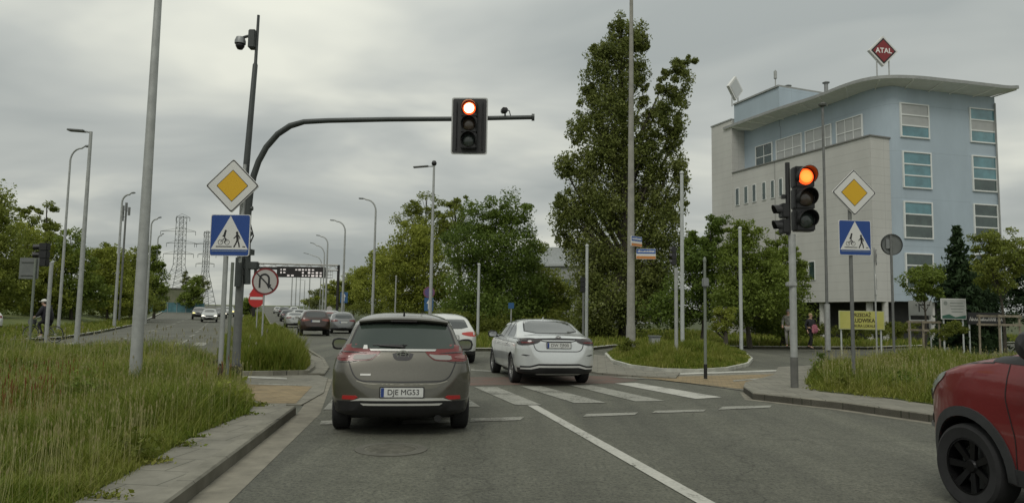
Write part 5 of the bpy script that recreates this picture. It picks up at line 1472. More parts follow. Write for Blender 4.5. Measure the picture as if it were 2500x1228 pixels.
# left signal and sign back
b = baseat(116, 30, 780); o = empty('signal_post', b, 0, 'dark signal head seen from behind, on a pale post above the cyclist', 'traffic light')
post(o, 0, 0, -.05, zrow(b.x, 30, 640) - b.z, .075, M_STEEL, 'pole')
bm = bmesh.new(); c = D(108, 622, 30) - b
for i in (-1, 0, 1): box(bm, (c.x, 0, c.z + i * .33), (.36, .26, .32), None, .03)
finish('housing', bm, M_BLACK, o, True)
bm = bmesh.new()
for i in (-1, 0, 1):
    tube(bm, [(c.x - .1, 0, c.z + i * .33), (c.x - .42, -.05, c.z + i * .33 - .02)], .12, 10)
finish('visor', bm, M_BLACK, o, True)
b = baseat(76, 27, 780); o = empty('road_sign', b, 0, 'grey back of a rectangular sign on a thin post, above the cyclist', 'road sign')
post(o, .0, 0, -.05, zrow(b.x, 27, 630) - b.z, .045, mat('grey_green_steel', (.17, .19, .16), .6, .2), 'post')
bm = bmesh.new(); c = D(69, 655, 27) - b; box(bm, (c.x, .05, c.z), (.74, .02, .80), None, .008); finish('sign_back', bm, mat('sign_back_dull', (.15, .16, .155), .6, .2, var=.12), o)
bm = bmesh.new()
for dz in (-.25, .25): box(bm, (c.x, .02, c.z + dz), (.6, .03, .04))
finish('bracket', bm, M_STEELD, o)
# round sign back on the right, with its post
b = baseat(2180, 24, 760); o = empty('road_sign', b, 0, 'grey back of a round sign on a post right of the right-hand diamond', 'road sign')
post(o, 0, 0, -.05, zrow(b.x, 24, 575) - b.z, .04, M_STEELD, 'post')
c = D(2178, 597, 24) - b
bm = bmesh.new(); plate_poly(bm, circ(.355, 36), Vector((c.x, .05, c.z)), UX, UZ, .02); finish('sign_back', bm, mat('sign_back_dull', (.15, .16, .155), .6, .2), o)
bm = bmesh.new(); ring = circ(.35, 36); 
lathe(bm, [(.345, 0), (.36, 0), (.36, .035), (.345, .035), (.345, 0)], (c.x, .03, c.z), (0, -1, 0), 36); finish('rim', bm, M_BLACK, o)
bm = bmesh.new(); box(bm, (c.x - .1, .015, c.z + .02), (.2, .03, .32)); finish('bracket', bm, M_SGREY, o)
# small ellipse signs on thin post
b = baseat(2139, 27, 800); o = empty('road_sign', b, 0, 'two narrow white plates on a thin post', 'road sign')
post(o, .02, .03, -.05, zrow(b.x, 27, 605) - b.z, .03, M_STEEL, 'post')
U = rot2(1.05)
for (py, w, h, el) in ((628, .36, .62, True), (696, .42, .82, False)):
    c = D(2140, py, 27) - b; O = Vector((c.x, c.y, c.z))
    if el:
        bm = bmesh.new(); plate_poly(bm, circ(.30, 28), O, U, UZ, .02); pl = finish('plate', bm, M_SBLACK, o)
        bm = bmesh.new(); plate_poly(bm, circ(.26, 28), O, U, UZ, .002, .003); finish('face', bm, M_WHITE, pl)
        bm = bmesh.new(); plate_poly(bm, circ(.1, 16, 0, .05), O, U, UZ, .002, .006); finish('mark', bm, M_SBLACK, pl)
    else:
        bm = bmesh.new(); plate_poly(bm, rrect(.5, .78, .04), O, U, UZ, .02); pl = finish('plate', bm, M_WHITE, o)
        bm = bmesh.new(); r_ = [(x * 1, y * 1.5) for x, y in circ(.13, 24, 0, .02)]; stroke(bm, r_ + r_[:1], .035, O, U, UZ, .004); finish('mark', bm, M_SBLACK, pl)
# no U-turn sign
b = baseat(640, 25, 800); o = empty('road_sign', b, 0, 'round no U-turn sign with a black rim on a thin post in the far median', 'road sign')
post(o, 0, .03, -.05, zrow(b.x, 25, 690) - b.z, .03, M_STEEL, 'post')
c = D(648, 687, 25) - b; O = Vector((c.x, -.02, c.z)); R_ = 33 / F * 25
bm = bmesh.new(); plate_poly(bm, circ(R_, 40), O, UX, UZ, .02); pl = finish('plate', bm, mat('sign_dark_red', (.16, .015, .015), .5), o)
bm = bmesh.new(); plate_poly(bm, circ(R_ * .86, 40), O, UX, UZ, .002, .003); finish('face', bm, mat('sign_pale_grey', (.40, .385, .37), .5), pl)
bm = bmesh.new()
arcp = [(-.40 * R_, -.48 * R_), (-.40 * R_, .1 * R_)] + [(-.06 * R_ + .34 * R_ * math.cos(a), .18 * R_ + .34 * R_ * math.sin(a)) for a in [PI - PI * k / 10 for k in range(1, 11)]] + [(.28 * R_, -.30 * R_)]
stroke(bm, arcp, .14 * R_, O, UX, UZ, .006)
plate_poly(bm, [(.28 * R_, -.56 * R_), (.47 * R_, -.22 * R_), (.09 * R_, -.22 * R_)], O, UX, UZ, .002, .0065)
stroke(bm, [(-.66 * R_, .62 * R_), (.60 * R_, -.62 * R_)], .10 * R_, O, UX, UZ, .008)
finish('u_turn_arrow', bm, M_SBLACK, pl)
# no entry sign behind it
b = baseat(626, 36, 790); o = empty('road_sign', b, 0, 'red no-entry disc with a white bar, behind the no U-turn sign', 'road sign')
post(o, 0, .03, -.05, zrow(b.x, 36, 730) - b.z, .03, M_STEEL, 'post')
c = D(626, 731, 36) - b; O = Vector((c.x, -.02, c.z)); R_ = 19 / F * 36
bm = bmesh.new(); plate_poly(bm, circ(R_, 32), O, UX, UZ, .02); pl = finish('plate', bm, M_SRED, o)
bm = bmesh.new(); plate_poly(bm, [(-.8 * R_, -.02 * R_), (.8 * R_, -.02 * R_), (.8 * R_, .33 * R_), (-.8 * R_, .33 * R_)], O, UX, UZ, .002, .004); finish('bar', bm, M_WHITE, pl)
c = D(630, 708, 36) - b; O = Vector((c.x, -.01, c.z))
bm = bmesh.new(); plate_poly(bm, [(-.45, -.25), (.45, -.25), (0, .45)], O, UX, UZ, .02); finish('upper_plate', bm, M_SRED, o)
# blue / purple signs on the right of the road
def bluesign(px, py, hw, hh, Y, label, arrow=True, top=None, pref=760):
    b = baseat(px, Y, pref); o = empty('road_sign', b, 0, label, 'road sign')
    c = D(px, py, Y) - b; O = Vector((c.x, -.05, c.z)); w, h = hw * 2 / F * Y, hh * 2 / F * Y
    post(o, 0, 0, -.05, c.z + h * .4, .035, M_STEEL, 'post')
    bm = bmesh.new(); plate_poly(bm, rrect(w, h, .03), O, UX, UZ, .02); pl = finish('plate', bm, mat('sign_blue_dull', (.02, .085, .21), .5), o)
    if arrow:
        bm = bmesh.new(); stroke(bm, [(0, -.36 * h), (0, .1 * h)], .16 * w, O, UX, UZ, .004); plate_poly(bm, [(-.26 * w, .06 * h), (.26 * w, .06 * h), (0, .38 * h)], O, UX, UZ, .002, .005); finish('white_arrow', bm, M_WHITE, pl)
    if top:
        r_ = top / F * Y; O2 = Vector((c.x, -.05, c.z + h / 2 + r_ * .95))
        bm = bmesh.new(); tube(bm, [(0, 0, c.z), (0, 0, O2.z)], .035, 8); finish('post_top', bm, M_STEEL, o)
        bm = bmesh.new(); plate_poly(bm, circ(r_, 28), O2, UX, UZ, .02); p2 = finish('round_plate', bm, mat('sign_purple', (.16, .055, .10), .5), o)
        bm = bmesh.new(); plate_poly(bm, circ(r_ * .78, 28), O2, UX, UZ, .002, .004); finish('round_face', bm, mat('sign_purple_blue', (.09, .07, .18), .5), p2)
    return o
bluesign(1047, 743, 11, 16, 46, 'purple round sign over a blue arrow sign, above the grey-brown hatchback roof', True, 14)
bluesign(840, 726, 9, 13, 75, 'small blue sign with a white arrow right of the gantry, among the shrubs', True)
o = bluesign(1248, 746, 7, 7, 40, 'little blue round-cornered sign on a thin pole before the dark hedge', False)
# small white signs among shrubs at the gantry foot
b = baseat(797, 80, 740); o = empty('road_sign', b, 0, 'pair of small pale plates among the shrubs at the right foot of the gantry', 'road sign')
post(o, 0, .03, -.05, 1.6, .03, M_STEEL, 'post')
for dx, dz in ((-.2, 1.25), (.35, 1.65)):
    bm = bmesh.new(); plate_poly(bm, circ(.30, 20), Vector((dx, 0, dz)), UX, UZ, .02); finish('plate', bm, mat('sign_pale_grey', (.4, .385, .37), .5), o)

# --- gantry
YG = 103
pl_, pr_ = baseat(622, YG, 700), baseat(825, YG, 700)
gan = empty('sign_gantry', pl_, 0, 'overhead gantry spanning the road ahead with a dark board of pale lettering', 'gantry')
wG = pr_.x - pl_.x; zt_ = zrow(pl_.x, YG, 642) - pl_.z; zt2 = zrow(pr_.x, YG, 647) - pl_.z
M_GD = mat('gantry_dark', (.022, .02, .02), .6, .2, var=.15)
for x, zz in ((0, zt_), (wG, zt2)):
    bm = bmesh.new(); box(bm, (x, 0, zz / 2), (.32, .4, zz), None, .03); finish('upright', bm, M_GD, gan)
bm = bmesh.new()
for y in (-.35, .35):
    tube(bm, [(0, y, zt_ - .05), (wG, y, zt2 - .05)], .10, 8); tube(bm, [(0, y, zt_ - .8), (wG, y, zt2 - .8)], .07, 8)
    n = 14
    for k in range(n): tube(bm, [(wG * k / n, y, zt_ + (zt2 - zt_) * k / n - (.05 if k % 2 else .8)), (wG * (k + 1) / n, y, zt_ + (zt2 - zt_) * (k + 1) / n - (.8 if k % 2 else .05))], .035, 6)
finish('truss', bm, mat('gantry_grey', (.42, .41, .39), .6, .1), gan)
c0 = D(680, 651, YG) - pl_; c1 = D(797, 679, YG) - pl_
bm = bmesh.new(); box(bm, ((c0.x + c1.x) / 2, -.62, (c0.z + c1.z) / 2), (c1.x - c0.x, .14, c0.z - c1.z), None, .04); bd = finish('sign_board', bm, M_GD, gan)
bm = bmesh.new(); c2 = D(632, 651, YG) - pl_; box(bm, ((c2.x + c0.x) / 2, -.6, c2.z - .22), (c0.x - c2.x - .06, .12, .36)); finish('catwalk', bm, M_GD, gan)
bm = bmesh.new(); rr = random.Random(4)
x = c0.x + .5
while x < c1.x - .8:
    w_ = rr.uniform(.15, .55); z_ = c0.z - .32; 
    for row, hh in ((0, .28), (1, .28), (2, .26)):
        if rr.random() < .8: box(bm, (x + w_ / 2, -.70, z_ - row * .42 - .12), (w_ * rr.uniform(.6, 1), .02, hh * rr.uniform(.5, 1)))
    x += w_ + .12
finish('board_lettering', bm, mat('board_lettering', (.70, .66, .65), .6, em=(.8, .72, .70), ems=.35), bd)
bm = bmesh.new(); zb_ = zt2 - .9
for k in range(4):
    for j in range(3): box(bm, (wG - .5 - .9, -.3, zb_ - .1 - j * .45), (1.3, .05, .05))
for k in range(5): box(bm, (wG - 2.05 + k * .32, -.3, zb_ - .5), (.05, .05, 1.2))
finish('side_grille', bm, mat('gantry_grey', (.22, .21, .20), .6, .2), gan)

# --- pylons
def pylon(px, ybase, ytop, Y, label, hw=1.0, asym=False):
    b = D(px, ybase, Y); k = Y / F; o = empty('pylon', (b.x, Y, terr(Y)), 0, label, 'pylon', 'power pylons at the end of the opposite road')
    H = zrow(b.x, Y, ytop) - terr(Y); r = .11 * Y / 400 * 1.3
    wb, wt = 36 * k * hw, 10 * k * hw
    zw = H * .45
    def wid(z): return wb + (wt - wb) * min(1, z / zw) if z < zw else wt + (wt * .85 - wt) * (z - zw) / (H - zw)
    bm = bmesh.new()
    for sx in (-1, 1):
        for sy in (-1, 1):
            tube(bm, [(sx * wid(z), sy * wid(z), z) for z in np.linspace(0, H, 12)], r * 1.15, 4)
    zs_ = list(np.linspace(0, H, 16))
    for z0_, z1_ in zip(zs_, zs_[1:]):
        a, c = wid(z0_), wid(z1_)
        for sy in (-1, 1):
            tube(bm, [(-a, sy * a, z0_), (c, sy * c, z1_)], r * .6, 4); tube(bm, [(a, sy * a, z0_), (-c, sy * c, z1_)], r * .6, 4)
            tube(bm, [(-c, sy * c, z1_), (c, sy * c, z1_)], r * .5, 4)
    M = mat('pylon_steel', (.13, .14, .135), .7, .1)
    finish('lattice', bm, M, o)
    for py, L_, R_ in (((ytop + 2), 14, 20), (565 if not asym else ytop + 30, 50, 36), (594 if not asym else ytop + 55, 34, 40), (620 if not asym else ytop + 78, 40, 34)):
        z = zrow(b.x, Y, py) - terr(Y); bm = bmesh.new(); L2_, R2_ = L_ * k * hw, R_ * k * hw
        tube(bm, [(-L2_, 0, z), (R2_, 0, z)], r, 4); tube(bm, [(-L2_, 0, z), (0, 0, z + 1.6 * hw)], r * .6, 4); tube(bm, [(R2_, 0, z), (0, 0, z + 1.6 * hw)], r * .6, 4)
        for xx in (-L2_, R2_): tube(bm, [(xx, 0, z), (xx, 0, z - 1.6)], r * 1.0, 4)
        finish('crossarm', bm, M, o)
    return o
pylon(432, 740, 529, 300, 'larger lattice power pylon, nearer the trees')
pylon(497, 745, 566, 340, 'smaller slimmer lattice pylon just left of the crossing sign', .6, True)
b = baseat(296, 70, 700); o = empty('radio_mast', b, 0, 'slim mast with small antennas behind the curved lamp left of the thick column', 'mast')
post(o, 0, 0, 0, zrow(b.x, 70, 498) - b.z, .09, M_STEELD, 'pole')
bm = bmesh.new()
for dx, py in ((-.3, 512), (.3, 516), (0, 505), (-.3, 530)): z = zrow(b.x, 70, py) - b.z; box(bm, (dx, 0, z), (.18, .15, .8)); tube(bm, [(0, 0, z), (dx, 0, z)], .03, 6)
finish('antennas', bm, M_STEELD, o)

# --- boards before the office block
def board(x0, x1, y0, y1, Y, yaw, mf, label, name='notice_board', legs=(.06, .94), edge=M_WHITE):
    c = D((x0 + x1) / 2, (y0 + y1) / 2, Y); o = empty(name, (c.x, Y, .1), 0, label, 'sign board')
    w, h = (x1 - x0) / F * Y / math.cos(yaw), (y1 - y0) / F * Y; U = rot2(yaw); O = Vector((0, 0, c.z - .1))
    bm = bmesh.new(); plate_poly(bm, [(-w/2, -h/2), (w/2, -h/2), (w/2, h/2), (-w/2, h/2)], O, U, UZ, .05); pl = finish('panel', bm, edge, o)
    bm = bmesh.new(); plate_poly(bm, [(-w*.48, -h*.46), (w*.48, -h*.46), (w*.48, h*.46), (-w*.48, h*.46)], O, U, UZ, .004, .005); finish('face', bm, mf, pl)
    for f in legs:
        q = O + U * (w * (f - .5)) + Vector((0, .09, 0)); post(o, q.x, q.y, -.1, O.z + h * .5, .035, M_PALEP, 'leg')
    return o, pl, O, U, w, h
M_BY = mat('banner_yellow', (.36, .36, .085), .7, col2=(.44, .42, .12), scale=1.3)
o, pl, O, U, w, h = board(2048, 2160, 759, 804, 31, .03, M_BY, 'yellow banner with dark lettering on two legs, under the beige facade', 'banner', edge=mat('banner_edge', (.40, .42, .22), .7))
MT = mat('banner_ink', (.05, .04, .01), .7)
text_mesh('SPRZEDAŻ', h * .27, MT, pl, basis(O + U * -.05 + UZ * h * .27 + U.cross(UZ) * .01, U, UZ), 'lettering', .003, .9, .004)
text_mesh('LUDWIKA', h * .30, MT, pl, basis(O + U * .08 + UZ * -.02 + U.cross(UZ) * .01, U, UZ), 'lettering', .003, .9, .006)
text_mesh('BIURA LOKALE', h * .20, MT, pl, basis(O + U * .1 + UZ * -h * .31 + U.cross(UZ) * .01, U, UZ), 'lettering', .003, .9, .002)
M_BW = mat('board_white', (.33, .34, .32), .6, col2=(.42, .43, .41), scale=2)
o, pl, O, U, w, h = board(2219, 2277, 734, 770, 33.5, .03, M_BW, 'white board with black letters behind the smaller staked tree', edge=M_BW)
text_mesh('SPICE', h * .42, M_SBLACK, pl, basis(O + UZ * h * .1 + U.cross(UZ) * .01, U, UZ), 'lettering', .003, 1, .003) if False else None
bm = bmesh.new()
for a_, b_, c_, d_ in ((-.22, -.18, .15, .26), (-.1, .2, .18, .27), (-.10, -.05, -.25, .16), (.13, .18, -.25, .16), (.26, .40, .17, .24)):
    plate_poly(bm, [(a_ * w, c_ * h), (b_ * w, c_ * h), (b_ * w, d_ * h), (a_ * w, d_ * h)], O, U, UZ, .003, .01)
finish('worn_lettering', bm, M_SBLACK, pl)
bm = bmesh.new(); box(bm, (0, -.05, zrow(o.location.x, 33.5, 784) - .1), (w * 1.0, .04, .13)); finish('lower_rail', bm, M_WHITE, o)
o, pl, O, U, w, h = board(2296, 2361, 729, 779, 31, .12, M_BW, 'white notice board with a green foot band, below the dark spruce', legs=(.12, .9))
bm = bmesh.new(); plate_poly(bm, [(-w*.48, -h*.47), (w*.48, -h*.47), (w*.48, -h*.3), (w*.05, -h*.40), (-w*.2, -h*.26), (-w*.48, -h*.34)], O, U, UZ, .003, .008); finish('green_band', bm, mat('board_green', (.03, .10, .07), .6), pl)
bm = bmesh.new()
for r_, (a_, b_) in enumerate(((-.15, .38), (-.15, .42), (-.12, .40), (-.1, .36))):
    zz = .26 - r_ * .14; plate_poly(bm, [(a_ * w, zz * h), (b_ * w, zz * h), (b_ * w, (zz + .045) * h), (a_ * w, (zz + .045) * h)], O, U, UZ, .003, .008)
plate_poly(bm, [(x, y) for x, y in circ(.08 * w, 16, -.33 * w, .27 * h)], O, U, UZ, .003, .008)
finish('faint_text_lines', bm, mat('board_text_grey', (.20, .22, .20), .6), pl)
o, pl, O, U, w, h = board(2362, 2452, 763, 792, 34.5, .05, mat('shop_board_black', (.012, .012, .012), .6), 'black board with a row of pale script letters, right of the white notice board', edge=mat('shop_board_black', (.012, .012, .012), .6))
bm = bmesh.new(); rr = random.Random(2); x = -.46
while x < .44:
    l_ = rr.uniform(.02, .05); hh = rr.uniform(.14, .34); stroke(bm, [(x * w, -.2 * h), ((x + l_ * .5) * w, (-.2 + hh) * h), ((x + l_) * w, -.2 * h)], .035, O, U, UZ, .008); x += l_ + (.012 if rr.random() < .8 else .06)
finish('script_letters', bm, mat('script_letter_pale', (.42, .41, .38), .6), pl)
# low grey cabinet on the island
b = baseat(1598, 30, 815); o = empty('utility_cabinet', b, .1, 'small pale utility box in the grass below the street name plates', 'utility box')
bm = bmesh.new(); box(bm, (0, 0, .3), (.42, .3, .6), None, .02); finish('body', bm, M_SGREY, o)
bm = bmesh.new(); box(bm, (0, 0, .63), (.48, .36, .05), None, .01); finish('lid', bm, M_SGREY, o)
bm = bmesh.new(); box(bm, (0, -.155, .3), (.34, .012, .46)); finish('door', bm, mat('cabinet_door', (.30, .31, .30), .6), o)
# ============================================================ CARS
def smooth_line(pts, step=.02, win=4, it=3):
    P = [Vector(p) for p in pts]; out = []
    for a, b in zip(P, P[1:]):
        n = max(1, int((b - a).length / step)); out += [a.lerp(b, k / n) for k in range(n)]
    out.append(P[-1])
    A = np.array([[p.x, p.y] for p in out])
    for _ in range(it):
        B = A.copy()
        for k in range(1, len(A) - 1):
            w = min(win, k, len(A) - 1 - k); B[k] = A[k - w:k + w + 1].mean(0)
        A = B
    return A
def rnd(q, p):
    q = np.clip(q, 0, 1); return (1 - (1 - q) ** p) ** (1 / p)
class Car:
    """A car body grown from its side outline (upper, lower) and a width table.
    y runs forward from the rear bumper, z up; the finished parts are shifted so that the rear axle is y=0."""
    def __init__(s, spec):
        s.sp = spec; s.hw = spec['hw']; s.ax = spec['axle']; s.L = spec['upper'][-1][0]
        s.up = smooth_line(spec['upper']); s.lo = smooth_line(spec['lower'], it=1)
        y = s.up[:, 0]
        for k in range(1, len(y)):
            if y[k] <= y[k - 1]: y[k] = y[k - 1] + 1e-4
        s.up[:, 0] = y
        s.body_mesh()
    def zt(s, y): return np.interp(y, s.up[:, 0], s.up[:, 1])
    def zb(s, y): return np.interp(y, s.lo[:, 0], s.lo[:, 1])
    def width(s, y, z, zt, zb):
        sp = s.sp
        tz = sp['ztab']; f = np.interp(z, [a for a, _ in tz], [b for _, b in tz])
        pr = rnd((y + .004) / sp.get('rr', .5), sp.get('pr', 2.8)) if y < sp.get('rr', .5) else 1.0
        pf = rnd((s.L - y + .004) / sp.get('rf', 1.0), sp.get('pf', 2.4)) if s.L - y < sp.get('rf', 1.0) else 1.0
        gh = 1.0
        if z > sp['belt']:
            t = min(1, (z - sp['belt']) / .25)
            gy = np.interp(y, [a for a, _ in sp['gtab']], [b for _, b in sp['gtab']]); gh = 1 + (gy - 1) * t
        rt = sp.get('rt', .13)
        top = rnd((zt - z) / rt, sp.get('pt', 2.7)); bot = rnd((z - zb) / .09, 2.2)
        return s.hw * f * pr * pf * gh * top * bot
    def body_mesh(s):
        st = [s.up[0, 0]]; last = s.up[0]
        for p in s.up[1:]:
            if np.hypot(*(p - last)) > .030: st.append(p[0]); last = p
        st.append(s.up[-1, 0])
        m = 44
        tt = (1 - np.cos(np.linspace(0, PI, m))) / 2; tt = tt * .75 + np.linspace(0, 1, m) * .25
        tt[0], tt[-1] = 0, 1
        bm = bmesh.new(); rows = []
        for y in st:
            zt, zb = float(s.zt(y)), float(s.zb(y))
            if zt - zb < .01: zt = zb + .01
            row = []
            for t in tt:
                z = zt - (zt - zb) * t
                row.append((s.width(y, z, zt, zb), z))
            right = [bm.verts.new((x, y - s.ax, z)) for x, z in row]
            left = [bm.verts.new((-x, y - s.ax, z)) if 0 < i < m - 1 else right[i] for i, (x, z) in enumerate(row)]
            for v in (right[0], right[-1]): v.co.x = 0
            rows.append(right + left[1:-1][::-1])
        n = len(rows[0])
        for a, b in zip(rows, rows[1:]):
            for k in range(n):
                bm.faces.new((a[k], a[(k + 1) % n], b[(k + 1) % n], b[k]))
        bm.faces.new(rows[0][::-1]); bm.faces.new(rows[-1])
        bmesh.ops.recalc_face_normals(bm, faces=bm.faces)
        s.bvh = BVHTree.FromBMesh(bm)
        s.bm = bm
    def build_body(s, paint, root, clad=None):
        sp = s.sp
        me = bpy.data.meshes.new('body'); s.bm.to_mesh(me)
        o = bpy.data.objects.new('body', me); link(o)
        # wheel arches cut out
        bm = bmesh.new()
        for yw in (0.0, sp['wb']):
            for sx in (-1, 1):
                n = 40; r = sp['ra']; ring = []
                for xx in (.50, 1.3):
                    ring.append([bm.verts.new((sx * xx, yw + r * math.cos(2 * PI * k / n), sp['wr'] + .01 + r * math.sin(2 * PI * k / n))) for k in range(n)])
                for k in range(n): bm.faces.new((ring[0][k], ring[0][(k + 1) % n], ring[1][(k + 1) % n], ring[1][k]))
                bm.faces.new(ring[0][::-1]); bm.faces.new(ring[1])
        bmesh.ops.recalc_face_normals(bm, faces=bm.faces)
        cme = bpy.data.meshes.new('cut'); bm.to_mesh(cme); bm.free(); co = bpy.data.objects.new('cut', cme); link(co)
        md = o.modifiers.new('b', 'BOOLEAN'); md.operation = 'DIFFERENCE'; md.object = co; md.solver = 'EXACT'
        dg = bpy.context.evaluated_depsgraph_get(); dg.update()
        nm = bpy.data.meshes.new_from_object(o.evaluated_get(dg))
        bpy.data.objects.remove(o); bpy.data.objects.remove(co)
        nm.name = 'body'
        nm.materials.clear()
        for x in (paint, M_BLACK, clad or M_BLACK): nm.materials.append(x)
        for f in nm.polygons:
            f.material_index = 0; c = f.center
            for yw in (0.0, sp['wb']):
                d = math.hypot(c.y - yw, c.z - sp['wr'] - .01)
                if d < sp['ra'] + .004 and abs(c.x) > .45: f.material_index = 1
            if c.z < float(s.zb(c.y + s.ax)) + .03: f.material_index = 1
            if c.y + s.ax < .44 and c.z < sp.get('blackz', .39): f.material_index = 1
        nm.polygons.foreach_set('use_smooth', [True] * len(nm.polygons))
        nm.set_sharp_from_angle(angle=math.radians(40))
        o = bpy.data.objects.new('body', nm); link(o); o.parent = root
        s.body = o
        return o
    # --- things laid on the body surface
    def patch(s, poly, view, m, name, parent, off=.004, res=.05, rnd_=0, mirror=False, th=.018, label=None, smooth=True):
        if mirror:
            a = s.patch(poly, view, m, name, parent, off, res, rnd_, False, th, label)
            if view == 'side_l': s.patch(poly, 'side_r', m, name, parent, off, res, rnd_, False, th, label)
            else: s.patch([(-x, z) for x, z in poly][::-1], view, m, name, parent, off, res, rnd_, False, th, label)
            return a
        P = [Vector(p) for p in poly]
        for _ in range(rnd_):
            Q = []
            for i in range(len(P)):
                a, b = P[i], P[(i + 1) % len(P)]; Q += [a.lerp(b, .2), a.lerp(b, .8)]
            P = Q
        bm = bmesh.new(); bm.faces.new([bm.verts.new((p.x, 0, p.y)) for p in P])
        xs = [p.x for p in P]; zs = [p.y for p in P]
        k = min(xs) + res / 2
        while k < max(xs): bmesh.ops.bisect_plane(bm, geom=bm.verts[:] + bm.edges[:] + bm.faces[:], plane_co=(k, 0, 0), plane_no=(1, 0, 0)); k += res
        k = min(zs) + res / 2
        while k < max(zs): bmesh.ops.bisect_plane(bm, geom=bm.verts[:] + bm.edges[:] + bm.faces[:], plane_co=(0, 0, k), plane_no=(0, 0, 1)); k += res
        bmesh.ops.triangulate(bm, faces=[f for f in bm.faces if len(f.verts) > 4])
        dirs = {'rear': Vector((0, 1, 0)), 'front': Vector((0, -1, 0)), 'side_l': Vector((1, 0, 0)), 'side_r': Vector((-1, 0, 0)), 'top': Vector((0, 0, -1))}
        d = dirs[view]
        for v in bm.verts:
            u, w = v.co.x, v.co.z
            if view in ('rear', 'front'): o = Vector((u, -4 if view == 'rear' else 8, w))
            elif view == 'side_l': o = Vector((-4, u - s.ax, w))
            elif view == 'side_r': o = Vector((4, u - s.ax, w))
            else: o = Vector((u, w - s.ax, 5))
            h = s.bvh.ray_cast(o, d)
            if h[0] is None:
                h = s.bvh.find_nearest(o + d * 3.6 if view in ('side_l', 'side_r') else o + d * 4)
            nrm = h[1]
            if nrm.dot(d) > 0: nrm = -nrm
            v.co = h[0] + (nrm * .6 - d * .4).normalized() * off
        bmesh.ops.recalc_face_normals(bm, faces=bm.faces)
        if sum(f.normal.dot(-d) * f.calc_area() for f in bm.faces) < 0: bmesh.ops.reverse_faces(bm, faces=bm.faces)
        be = [e for e in bm.edges if e.is_boundary]
        r = bmesh.ops.extrude_edge_only(bm, edges=be)
        for v in r['geom']:
            if isinstance(v, bmesh.types.BMVert): v.co += d * th
        me = bpy.data.meshes.new(name); bm.to_mesh(me); bm.free(); me.materials.append(m)
        me.polygons.foreach_set('use_smooth', [True] * len(me.polygons)); me.set_sharp_from_angle(angle=math.radians(50))
        o = bpy.data.objects.new(name, me); link(o); o.parent = parent
        if label: o['label'] = label
        return o
    def seam(s, line, view, parent, w=.008, m=None, name='panel_gap', off=.002, closed=False, mirror=False):
        if mirror:
            s.seam(line, view, parent, w, m, name, off, closed)
            if view == 'side_l': return s.seam(line, 'side_r', parent, w, m, name, off, closed)
            return s.seam([(-x, z) for x, z in line], view, parent, w, m, name, off, closed)
        P = smooth_line(line, .02, 2, 2); L_, R_ = [], []
        for i in range(len(P)):
            d = P[min(i + 1, len(P) - 1)] - P[max(i - 1, 0)]; d = d / (np.hypot(*d) + 1e-9); n = np.array([-d[1], d[0]]) * w / 2
            L_.append(tuple(P[i] + n)); R_.append(tuple(P[i] - n))
        bm = bmesh.new(); rows = []
        dirs = {'rear': Vector((0, 1, 0)), 'front': Vector((0, -1, 0)), 'side_l': Vector((1, 0, 0)), 'side_r': Vector((-1, 0, 0)), 'top': Vector((0, 0, -1))}
        d = dirs[view]
        for l_, r_ in zip(L_, R_):
            row = []
            for u, w_ in (l_, r_):
                o = Vector((u, -4 if view == 'rear' else 8, w_)) if view in ('rear', 'front') else Vector((-4 if view == 'side_l' else 4, u - s.ax, w_)) if 'side' in view else Vector((u, w_ - s.ax, 5))
                h = s.bvh.ray_cast(o, d)
                if h[0] is None: row = None; break
                row.append(bm.verts.new(h[0] - d * off))
            if row and rows and rows[-1]: bm.faces.new((rows[-1][0], rows[-1][1], row[1], row[0]))
            rows.append(row)
        if not bm.faces: bm.free(); return
        return finish(name, bm, m or M_BLACK, parent)
    def surf(s, view, u, w):
        if view == 'rear': h = s.bvh.ray_cast(Vector((u, -4, w)), Vector((0, 1, 0)))
        elif view == 'front': h = s.bvh.ray_cast(Vector((u, 8, w)), Vector((0, -1, 0)))
        elif view == 'side_l': h = s.bvh.ray_cast(Vector((-4, u - s.ax, w)), Vector((1, 0, 0)))
        else: h = s.bvh.ray_cast(Vector((4, u - s.ax, w)), Vector((-1, 0, 0)))
        return h[0]
def paint(name, c, metal=.55, rough=.32):
    m = mat(name, c, rough, metal, var=.04, scale=40, coat=.8); return m
M_RIM = mat('alloy_rim', (.34, .34, .34), .35, .8)
M_RIMD = mat('dark_alloy_rim', (.011, .011, .012), .35, .6)
M_TLR = mat('tail_lens_red', (.13, .011, .010), .22, coat=.25, spec=.5)
M_TLRB = mat('tail_lens_lit', (.22, .02, .015), .2, coat=.6, em=(1, .08, .04), ems=.12)
M_TLC = mat('tail_lens_clear', (.24, .235, .22), .4)
M_TLD = mat('tail_lens_dark', (.014, .008, .008), .12, coat=.8)
M_REFL = mat('red_reflector', (.33, .02, .02), .3, coat=.5)
M_PLATE = mat('number_plate_white', (.58, .59, .57), .45, var=.05, scale=20)
M_PBLUE = mat('plate_blue', (.02, .05, .2), .5)
M_INK = mat('plate_ink', (.015, .015, .015), .5)
